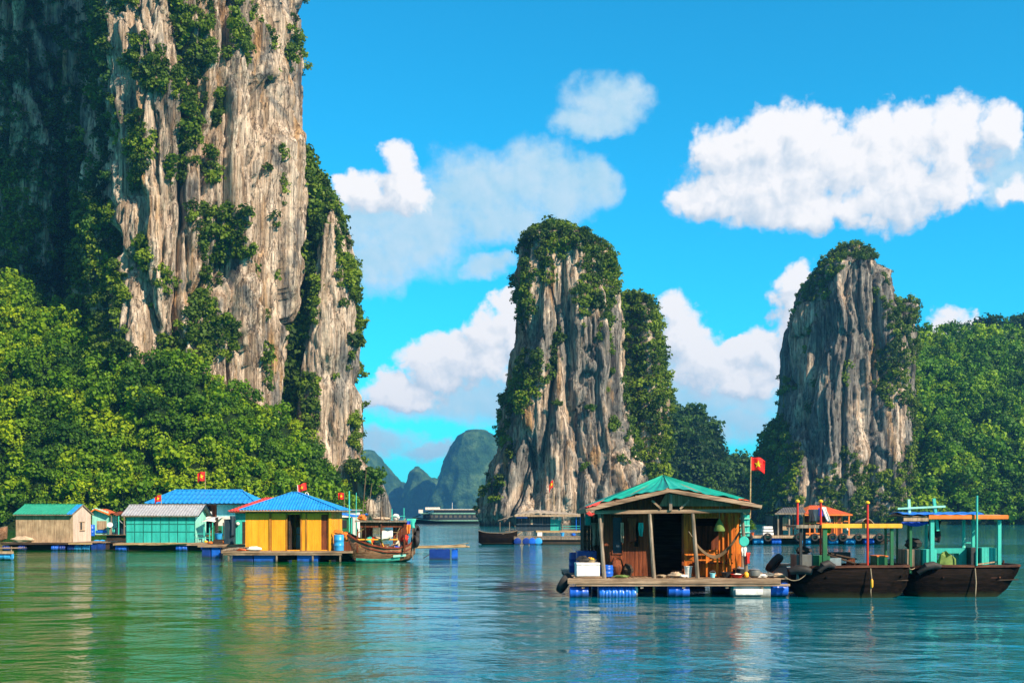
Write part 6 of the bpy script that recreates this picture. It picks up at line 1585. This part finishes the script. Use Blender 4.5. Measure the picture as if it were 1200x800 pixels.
# small turquoise hut behind the shed
def small_hut():
    f = Frame(120, 112.0); X, Z = f.x, f.z
    t = thing('floating_house', 'small turquoise hut with an orange edged roof between the two left houses', 'floating house', f.loc)
    zd = Z(626); x0, x1, d = X(108), X(127), 2.4
    deck('deck', X(104), X(152), -.6, 4, zd, WOODY, t, .3)
    for px in (112, 118.5): drum_mb(.32, .9, 'y', (X(px) + .25, -.7, .32)).build('float', DRUML, t)
    MB().box(X(126), X(152), -.3, 3.6, .0, zd - .06).build('raft_frame', WOODD, t)
    sl = lambda c: Z(602) + .62 * (1 - abs(c - X(113)) / (X(135) - X(113)))
    boards(MB(), x0, x1, zd, 0, 0, 'x', [(X(113.5), X(125), zd + .1, Z(610))], .25, .03, .003, sl).build('wall', LTEAL, t)
    boards(MB(), .04, d, zd, Z(604), x1, 'y', (), .25).build('wall', CYANW, t); boards(MB(), .04, d, zd, Z(604), x0, 'y', (), .25).build('wall', CYANW, t)
    MB().box(X(113.5), X(125), -.02, .02, Z(620), Z(610)).build('shutter', WOODT, t)
    MB().box(X(113), X(125), -.08, -.03, Z(624), Z(621)).build('blue_board', DRUM, t)
    m = MB(); m.poly([(X(106), -.4, Z(601)), (X(113), -.4, Z(596.5)), (X(113), 3, Z(596.5)), (X(106), 3, Z(601))], (0, 0, .05)); m.poly([(X(113), -.4, Z(596.5)), (X(130), -.4, Z(603)), (X(130), 3, Z(603)), (X(113), 3, Z(596.5))], (0, 0, .05)); m.build('roof', ORROOF, t)
    m = MB(); m.bar((X(106), -.43, Z(601)), (X(113), -.43, Z(596.3)), .06, .12); m.bar((X(113), -.43, Z(596.3)), (X(130), -.43, Z(602.8)), .06, .12); m.build('roof_edge', ORANGE, t)
    m = MB(); m.grid(lambda u, v: (X(129) + (X(147) - X(129)) * u, -.3 + 3 * v, Z(602.5) + .12 * math.sin(u * 9) - .5 * u * 0 + .2 * v), 14, 4); m.build('side_roof', WOODR, t, solid=.05)
    for px in (131, 139.5, 146): MB().bar((X(px), -.1, zd), (X(px), -.1, Z(603)), .09).build('post', CYANW if px == 139.5 else WOODG, t)
    m = MB(); m.bar((X(140), -.1, Z(609)), (X(147), .2, Z(617)), .06); m.build('brace', METAL, t)
    MB().box(X(133), X(147), .4, 1.4, zd, Z(618)).build('cage', NAVY, t)
    return t, f
SH, FSH = small_hut()
o = MB().lathe([(.02, 0), (.12, .02), (.23, .08), (.26, .12), (.25, .12), (.02, .04)], (0, 0, 0), 'x', 20).build('dish', WHITE, None); o.location = W_(FSH, 129, -.5, FSH.z(615)); o.rotation_euler = (0, R(-20), R(-70)); tag(o, 'white satellite dish beside the small turquoise hut', 'satellite dish')
o = MB().box(-.06, .06, -.06, .06, 0, 1.0).build('stand', WOODG, None); o.location = W_(FSH, 129, -.3, FSH.z(626)); tag(o, 'short wooden post under the white satellite dish', 'post')
barrel(W_(FSH, 107.5, -.7, FSH.z(627.5) ), .3, 1.1, DRUM, 'upright blue barrel between the green roofed shed and the turquoise hut')
# raft cut by the left edge of the frame
def edge_raft():
    f = Frame(2, 76.5); X, Z = f.x, f.z
    t = thing('raft', 'small grey plank raft on a light blue drum at the left edge', 'raft', f.loc)
    deck('deck', X(-30), X(14), 0, 2.2, Z(642), WOODX, t, .2, 'x')
    MB().box(X(-30), X(16), -.08, 0, Z(648.5), Z(645.5)).build('front_beam', WOODT, t)
    float_drum(t, X(-8), X(11.5), .35, .28, .32, DRUML); float_drum(t, X(-28), X(-10), .35, .28, .32, DRUML)
    MB().bar((X(12.5), .1, Z(649)), (X(12.5), .1, Z(640)), .08, seg=6).build('post', WOODG, t)
edge_raft()
longboat(Frame(-20, 135), -48, 7.5, 619, 'tan wooden boat whose bow shows at the left edge', HULLBR)

# ================================================================ BROWN FISHING BOAT
def brown_boat():
    f = Frame(448, 75.0); X, Z = f.x, f.z
    t = thing('fishing_boat', 'cluttered brown wooden fishing boat with a flat plank roof, right of the yellow house', 'fishing boat', f.loc)
    # seen from its quarter: transom in shade at the left, planked side curving to the bow at the right
    st = [(X(410), .9, Z(626), .5, .5, .4), (X(420), 1.15, Z(631.5), 1.0, .05, -.1), (X(437), 1.3, Z(637.5), 1.0, .0, -.15), (X(455), 1.3, Z(641), .95, .0, -.15), (X(470), 1.1, Z(641), .7, .08, -.1), (X(480), .8, Z(638), .45, .25, .1), (X(486), .4, Z(633), .2, .6, .5)]
    hull(0, st, HULLBR, t); gunwale(st, wood('red_rail', (.16, .03, .015), (.34, .07, .03), 'x', .6), t, .1, .09); gunwale(st[1:], bpy.data.materials['red_rail'], t, .06, .06, 'rub_strake', .28, -.06)
    sole(st[:-1], .55, WOODD, t)
    m = MB()
    for s0, s1 in zip(st[1:4], st[2:5]): m.poly([(s0[0], -s0[3] - .06, s0[4] + .02), (s1[0], -s1[3] - .06, s1[4] + .02), (s1[0], -s1[3] - .12, s1[4] + .2), (s0[0], -s0[3] - .12, s0[4] + .2)], (0, -.02, 0))
    m.build('painted_band', CYANW, t)
    m = MB(); m.poly([(X(463), -1.10, .30), (X(477), -.78, .36), (X(477), -.80, .50), (X(463), -1.13, .44)], (0, -.03, 0)); m.build('name_patch', LTEAL, t)
    zr = Z(610)
    deck('roof', X(420), X(478), -1.2, 1.5, zr, WOODY, t, .22)
    MB().box(X(419), X(479), -1.28, -1.21, zr - .08, zr + .04).build('roof_edge', WOODG, t)
    MB().box(X(421), X(477), -1.05, -.98, zr - .42, zr - .09).build('header_board', WOODR, t)
    for px in (421.5, 449, 476): MB().bar((X(px), -1.1, .6), (X(px), -1.1, zr), .1).build('post', WOODR, t)
    for px in (422, 475): MB().bar((X(px), 1.35, .6), (X(px), 1.35, zr), .1).build('post', WOODR, t)
    boards(MB(), X(422), X(434), .6, zr - .1, 1.3, 'x', (), .2).build('cabin_wall', WOODR, t)
    boards(MB(), X(458), X(476), .6, zr - .1, 1.3, 'x', (), .2).build('cabin_wall', WOODR, t)
    m = MB(); m.box(X(421), X(468), -1.15, -1.09, Z(632), Z(630.6)); m.build('side_rail', YELTRIM, t)
    for a, b in ((422, 631), (437, 631), (449, 631)): MB().bar((X(a), -1.13, Z(b)), (X(a + 3), -1.13, Z(640)), .05).build('rail_prop', YELTRIM, t)
    # thin pole frame above the roof
    m = MB(); m.bar((X(431), -1.15, Z(645)), (X(430.5), -1.15, Z(599)), .05, seg=6); m.bar((X(448.5), -1.15, Z(626)), (X(448.5), -1.15, Z(594.5)), .06, seg=6); m.bar((X(430), -1.15, Z(599.3)), (X(449), -1.15, Z(599.3)), .04, seg=6); m.build('pole_frame', WOODD, t)
    m = MB(); m.bar((X(420), -.9, Z(625)), (X(440), -.9, Z(611)), .08, seg=6); m.bar((X(468), -1.0, Z(622)), (X(477), -1.0, Z(607)), .06, seg=6); m.build('slanted_poles', BAMBOO, t)
    m = MB(); m.bar((X(460), -.6, Z(604.5)), (X(476), -.6, Z(604.5)), .04); m.bar((X(460.5), -.6, zr), (X(460.5), -.6, Z(596)), .05); m.bar((X(474.5), -.6, zr), (X(474.5), -.6, Z(595)), .05); m.build('roof_rail', CYANW, t)
    m = MB()
    for i in range(5): m.bar((X(458 + 2 * i), -1.0 + .2 * i, .62), (X(483), -.6 + .12 * i, Z(636) - .05 * i), .05, seg=6)
    m.build('loose_poles', bpy.data.materials['red_rail'], t)
    MB().bar((X(484.6), -.6, .1), (X(484.6), -.6, Z(610)), .05, seg=6).build('mooring_pole', WOODG, t)
    return t, f
BB, FBB = brown_boat()
def onB(px, y, z): return W_(FBB, px, y, z)
tt = tyre_mb(.42, .26, (0, 0, 0), 'x').build('tyre', RUBBER, None); tag(tt, 'tyre', 'tyre')
for i, (px, py, y, lb) in enumerate(((487.5, 622, .1, 'upper black tyre hung on the bow of the brown fishing boat'), (489.5, 629, -.3, 'middle black tyre hung on the bow of the brown fishing boat'), (486.5, 634, -.5, 'lowest black tyre on the bow of the brown fishing boat'))):
    o = tt if i == 0 else tt.copy()
    if i: COL.objects.link(o)
    put(o, onB(px, y, FBB.z(py, y)), R(-20 + 25 * i), lb, 1.0, 'tyres on the bow of the brown boat')
o = hanging(onB(482, -.9, FBB.z(607.5)), .55, .62, CYANW, 'turquoise cloth hanging at the bow end of the brown boat roof', 91, 'towel')
o = hanging(onB(478.5, -1.0, FBB.z(610)), .3, .5, CLOTHBL, 'blue cloth hanging beside the turquoise one on the brown boat', 92, 'towel')
o = hanging(onB(478.8, -1.1, FBB.z(614)), .25, .6, ORANGE, 'orange and red cloth hanging under the blue one at the bow of the brown boat', 93, 'towel')
o = hanging(onB(420, -1.3, FBB.z(611)), .2, .5, CLOTHW, 'small white cloth hanging at the stern post of the brown boat', 94, 'towel')
o = lump_mb(.28, .25, .2, (0, 0, .18), 95, .3).build('bag', ORANGE, None); o.location = onB(424.5, -1.0, FBB.z(610) + .02); tag(o, 'orange bag on the stern end of the brown boat roof', 'bag')
o = lump_mb(.25, .25, .22, (0, 0, .22), 96, .1).build('bag', CLOTHW, None); o.location = onB(464, -.3, FBB.z(610) + .02); tag(o, 'white round bag on the middle of the brown boat roof', 'bag')
o = lump_mb(.6, .4, .12, (0, 0, .11), 97, .2).build('net_heap', NETT, None); o.location = onB(447, .2, FBB.z(610) + .02); tag(o, 'flat tan net heap spread on the brown boat roof', 'net heap')
# white jacket thrown over the side rail
def drape(u, v):
    a = v * 2 - 1; return (-.35 + .7 * u + .35 * max(0, a) * (1 - u) , -.09 + .16 * abs(a) * (-1 if a < 0 else .6), -.55 * abs(a) ** 1.2 * (1 - .35 * u) + .03 * math.sin(u * 9))
o = MB().grid(drape, 12, 16).build('jacket', CLOTHW, None, solid=.05); o.location = onB(454, -1.16, FBB.z(622)); tag(o, 'bright white jacket thrown over a rail of the brown fishing boat', 'jacket')
t = thing('drying_rail', 'thin bamboo rail holding the white jacket on the brown boat', 'rail', onB(450, -1.1, FBB.z(631)))
MB().bar((-.2, 0, .46), (.95, 0, .44), .04, seg=6).build('rail', BAMBOO, t); MB().bar((-.1, 0, 0), (-.1, 0, .45), .04, seg=6).build('leg', BAMBOO, t); MB().bar((.85, 0, 0), (.85, 0, .45), .04, seg=6).build('leg', BAMBOO, t)
for i, (px, mt, lb) in enumerate(((433.5, TEALW, 'small teal bundle inside the cabin of the brown boat'), (437.5, REDP, 'red bundle right of the teal one inside the brown boat'), (441.5, NETT, 'pale sack right of the red bundle inside the brown boat'), (474, REDP, 'red bag behind the crouching person on the brown boat'))):
    o = lump_mb(.26, .22, .24, (0, 0, .22), 100 + i, .25).build('bundle', mt, None); o.location = onB(px, -.6, .6 + (.55 if i < 3 else .7)); tag(o, lb, 'bundle')
t = thing('work_bench', 'low plank bench inside the brown fishing boat under the bundles', 'bench', onB(440, -.55, .59))
MB().box(-.9, .9, -.3, .3, .5, .555).build('seat', WOODT, t)
for s_ in (-.8, .8): MB().box(s_ - .05, s_ + .05, -.25, .25, 0, .498).build('leg', WOODT, t)
# crouching person at the bow
def person(loc, rz, label):
    t = thing('person', label, 'person', loc, rz)
    J = dict(pel=(0, 0, .30), spine=(.03, 0, .50), chest=(.10, 0, .70), neck=(.15, 0, .83), head=(.18, 0, .95), hd2=(.19, 0, 1.04),
             hipL=(.0, .10, .28), kneeL=(.40, .16, .42), ankL=(.28, .15, .06), toeL=(.46, .17, .03),
             hipR=(.0, -.10, .28), kneeR=(.40, -.16, .40), ankR=(.26, -.15, .06), toeR=(.44, -.17, .03),
             shL=(.10, .17, .75), elL=(.30, .24, .56), wrL=(.48, .12, .50), haL=(.55, .09, .49),
             shR=(.10, -.17, .75), elR=(.30, -.24, .56), wrR=(.48, -.10, .50), haR=(.55, -.07, .49))
    E = [('pel', 'spine'), ('spine', 'chest'), ('chest', 'neck'), ('neck', 'head'), ('head', 'hd2')] + [(a + s, b + s) for s in 'LR' for a, b in (('hip', 'knee'), ('knee', 'ank'), ('ank', 'toe'), ('sh', 'el'), ('el', 'wr'), ('wr', 'ha'))] + [('pel', 'hipL'), ('pel', 'hipR'), ('chest', 'shL'), ('chest', 'shR')]
    rad = dict(pel=.13, spine=.12, chest=.14, neck=.055, head=.085, hd2=.08, hip=.10, knee=.065, ank=.042, toe=.03, sh=.065, el=.045, wr=.03, ha=.035)
    def skin(name, keys, mat, root, k=1.0, sub=2):
        ks = list(keys); me = bpy.data.meshes.new(name); me.from_pydata([J[q] for q in ks], [(ks.index(a), ks.index(b)) for a, b in E if a in ks and b in ks], [])
        o = bpy.data.objects.new(name, me); COL.objects.link(o); o.parent = t; me.materials.append(mat)
        m = o.modifiers.new('skin', 'SKIN'); m.use_smooth_shade = True
        for i, q in enumerate(ks):
            r = rad.get(q, rad.get(q[:-1], .05)) * k; me.skin_vertices[0].data[i].radius = (r, r); me.skin_vertices[0].data[i].use_root = q == root
        s = o.modifiers.new('sub', 'SUBSURF'); s.levels = s.render_levels = sub; return o
    skin('body', J.keys(), SKIN, 'pel')
    skin('shirt', ['pel', 'spine', 'chest', 'shL', 'shR', 'elL', 'elR'], paint('cream_shirt', (.7, .6, .45), .85, .05, streak=False), 'spine', 1.16)
    skin('trousers', ['pel', 'hipL', 'hipR', 'kneeL', 'kneeR'], CLOTHBL, 'pel', 1.22)
    lump_mb(.10, .10, .09, (.165, 0, 1.06), 3, .04).build('hair', CLOTHB, t)
    return t
person(onB(468, -.75, .59), R(200), 'person in a cream shirt and blue trousers crouching on the brown fishing boat')
# turquoise mast posts and stakes behind, small boat with blue canopy
def canopy_boat():
    f = Frame(412, 82.0); X, Z = f.x, f.z
    t = thing('boat', 'small boat with a blue canopy and green cabin behind the blue barrel', 'boat', f.loc)
    st = [(X(395), .7, .9, .5, .0, -.1), (X(405), .85, .8, .65, -.05, -.15), (X(422), .85, .8, .65, -.05, -.15), (X(434), .5, 1.0, .3, .2, .1)]
    hull(0, st, HULLB, t); gunwale(st, WOODG, t)
    zc = Z(604); m = MB(); m.grid(lambda u, v: (X(394) + (X(430) - X(394)) * u, -.9 + 1.8 * v, zc + .07 * math.sin(u * 7) + .1 * math.sin(math.pi * v)), 16, 6); m.build('canopy', TARPB, t, solid=.06)
    MB().box(X(396), X(412), -.7, .6, .7, Z(606)).build('cabin', GREENW, t); MB().box(X(399), X(408), -.74, -.705, Z(618), Z(609)).build('window', DARK, t)
    for px in (396, 414, 428): MB().bar((X(px), -.8, .7), (X(px), -.8, zc), .07).build('post', CYANW, t)
    return t, f
CB, FCB = canopy_boat()
def stake(px, D, z0, py1, lean, mat, label, r=.05, name='pole', cat='pole', group=None):
    f = Frame(px, D); o = MB().bar((0, 0, 0), (lean, 0, f.z(py1) - z0), r * 2, seg=8, r2=r * .7).build(name, mat, None); o.location = (f.loc[0], D, z0); return tag(o, label, cat, group)
stake(409.3, 76.5, -.3, 575, 0, CYANW, 'tall turquoise pole rising from the water left of the brown boat', .06)
stake(417, 79, -.3, 577, .03, CYANW, 'thin turquoise pole just right of the tall turquoise one', .035)
stake(421, 90, -.3, 550, .55, BARK, 'bare grey stake leaning right before the tree at the cliff foot', .05)
stake(425, 92, -.3, 566, .75, BARK, 'shorter bare stake right of the long leaning one', .045)
t = thing('shed', 'tiny white walled shed behind the blue canopy boat', 'shed', W_(FCB, 405, 6, .0))
MB().box(-1.1, .9, 0, 1.6, .5, FCB.z(598, 6)).build('wall', WHITE, t); MB().box(-1.25, 1.05, -.2, 1.8, FCB.z(598, 6) + .003, FCB.z(597, 6) + .03).build('roof', GREYROOF, t)
MB().box(-1.2, 1.0, -.3, 1.9, .2, .497).build('deck', WOODX, t); MB().box(-1.1, -.3, -.2, 1.7, -.2, .197).build('float', DRUM, t); MB().box(.2, .9, -.2, 1.7, -.2, .197).build('float', DRUM, t)
flag(W_(FCB, 403.3, 5.7, FCB.z(598, 5.7)), FCB.z(577, 5.7) - FCB.z(598, 5.7), .5, .52, 'small red flag with a yellow star over the tiny white shed', direction=-1, pole_mat=WOODG, sag=.05)
# thin clutter right of the yellow house
o = lump_mb(.35, .3, .3, (0, 0, .28), 111, .3).build('net_heap', ORANGE, None); o.location = W_(FY, 405, .4, ZY + .62); tag(o, 'orange fishing net heaped on a crate between the blue barrel and the brown boat', 'net heap')
o = MB().box(-.4, .4, -.3, .3, 0, .6).build('crate', WOODR, None); o.location = W_(FY, 405, .4, ZY + .003); tag(o, 'red brown crate right of the tall light blue barrel', 'crate')
# small raft of poles on blue boxes, right of the brown boat
def pole_raft():
    f = Frame(516, 77.5); X, Z = f.x, f.z
    t = thing('raft', 'narrow bamboo pole raft on two dark blue floats, alone in open water', 'raft', f.loc)
    m = MB()
    for i in range(5): m.bar((X(486) - .1 * i, .15 * i, Z(641.5) + .02 * (i % 2)), (X(546) + .12 * (i % 3), .15 * i, Z(640.5) + .03 * (i % 2)), .11, seg=7)
    m.bar((X(484), .25, Z(639.8)), (X(545.5), .6, Z(638.7)), .07, seg=6); m.bar((X(530), .3, Z(639)), (X(549), .1, Z(636)), .05, seg=6); m.build('deck_poles', BAMBOO, t)
    m = MB(); m.box(X(503), X(527), 0, .9, -.05, Z(643)); m.build('float', DRUMD, t, bevel=.03)
    m = MB(); m.box(X(529), X(536), .1, 1.0, .0, Z(643)); m.build('float', DRUM, t, bevel=.03)
    for px in (512, 520, 533): MB().bar((X(px), -.02, Z(643.5)), (X(px), -.02, Z(640)), .03).build('lashing', ROPE, t)
    m = MB(); m.bar((X(496), -.1, .12), (X(503), .0, .35), .06, seg=6); m.build('loose_pole', WOODD, t)
    return t
pole_raft()

# ================================================================ DISTANT PASSENGER BOAT
def ferry():
    f = Frame(530, 430.0); X, Z = f.x, f.z; k = f.k
    t = thing('passenger_boat', 'distant long black passenger boat with a white upper deck between the karsts', 'passenger boat', f.loc)
    L0, L1 = X(484), X(578); st = []
    for u in [i / 10 for i in range(11)]:
        b = 3.2 * math.sin(math.pi * (.12 + .80 * u)) ** .5; st.append((L0 + (L1 - L0) * u, b, 1.7 + 1.0 * max(0, .25 - u) * 3, b * .8, .2, -.4))
    hull(0, st, DARK, t); gunwale(st, LTEAL, t, .25, .22, 'rub_strake', .5)
    MB().box(L0 + 4, L1 - 2, -2.6, 2.6, 1.5, 3.7).build('lower_cabin', NAVY, t)
    MB().box(L0 + 3, L1 - 1.5, -2.9, 2.9, 3.72, 4.0).build('middle_deck', LTEAL, t)
    MB().box(L0 + 8, L1 - 3, -2.3, 2.3, 4.02, 5.2).build('upper_cabin', NAVY, t)
    MB().box(X(499), L1 - 2, -2.8, 2.8, 5.22, 5.5).build('roof_deck', WHITE, t); MB().box(X(499), X(515), -2.5, 2.5, 5.52, 6.2).build('sun_canopy', WHITE, t)
    MB().box(X(491), X(496), -2, 2, 4.02, 5.3).build('wheelhouse', WHITE, t)
    for i in range(12):
        a = L0 + 5 + i * (L1 - L0 - 9) / 12; MB().box(a, a + 1.0, -2.66, -2.61, 2.3, 3.2).build('window', GREYB, t)
    MB().bar((L0 + 1, -.5, 2.6), (X(517), -.5, 6.6), .3, seg=6).build('boom', DARK, t)
    MB().bar((X(530), 0, 5.5), (X(530), 0, 8), .15, seg=6).build('mast', WHITE, t)
ferry()
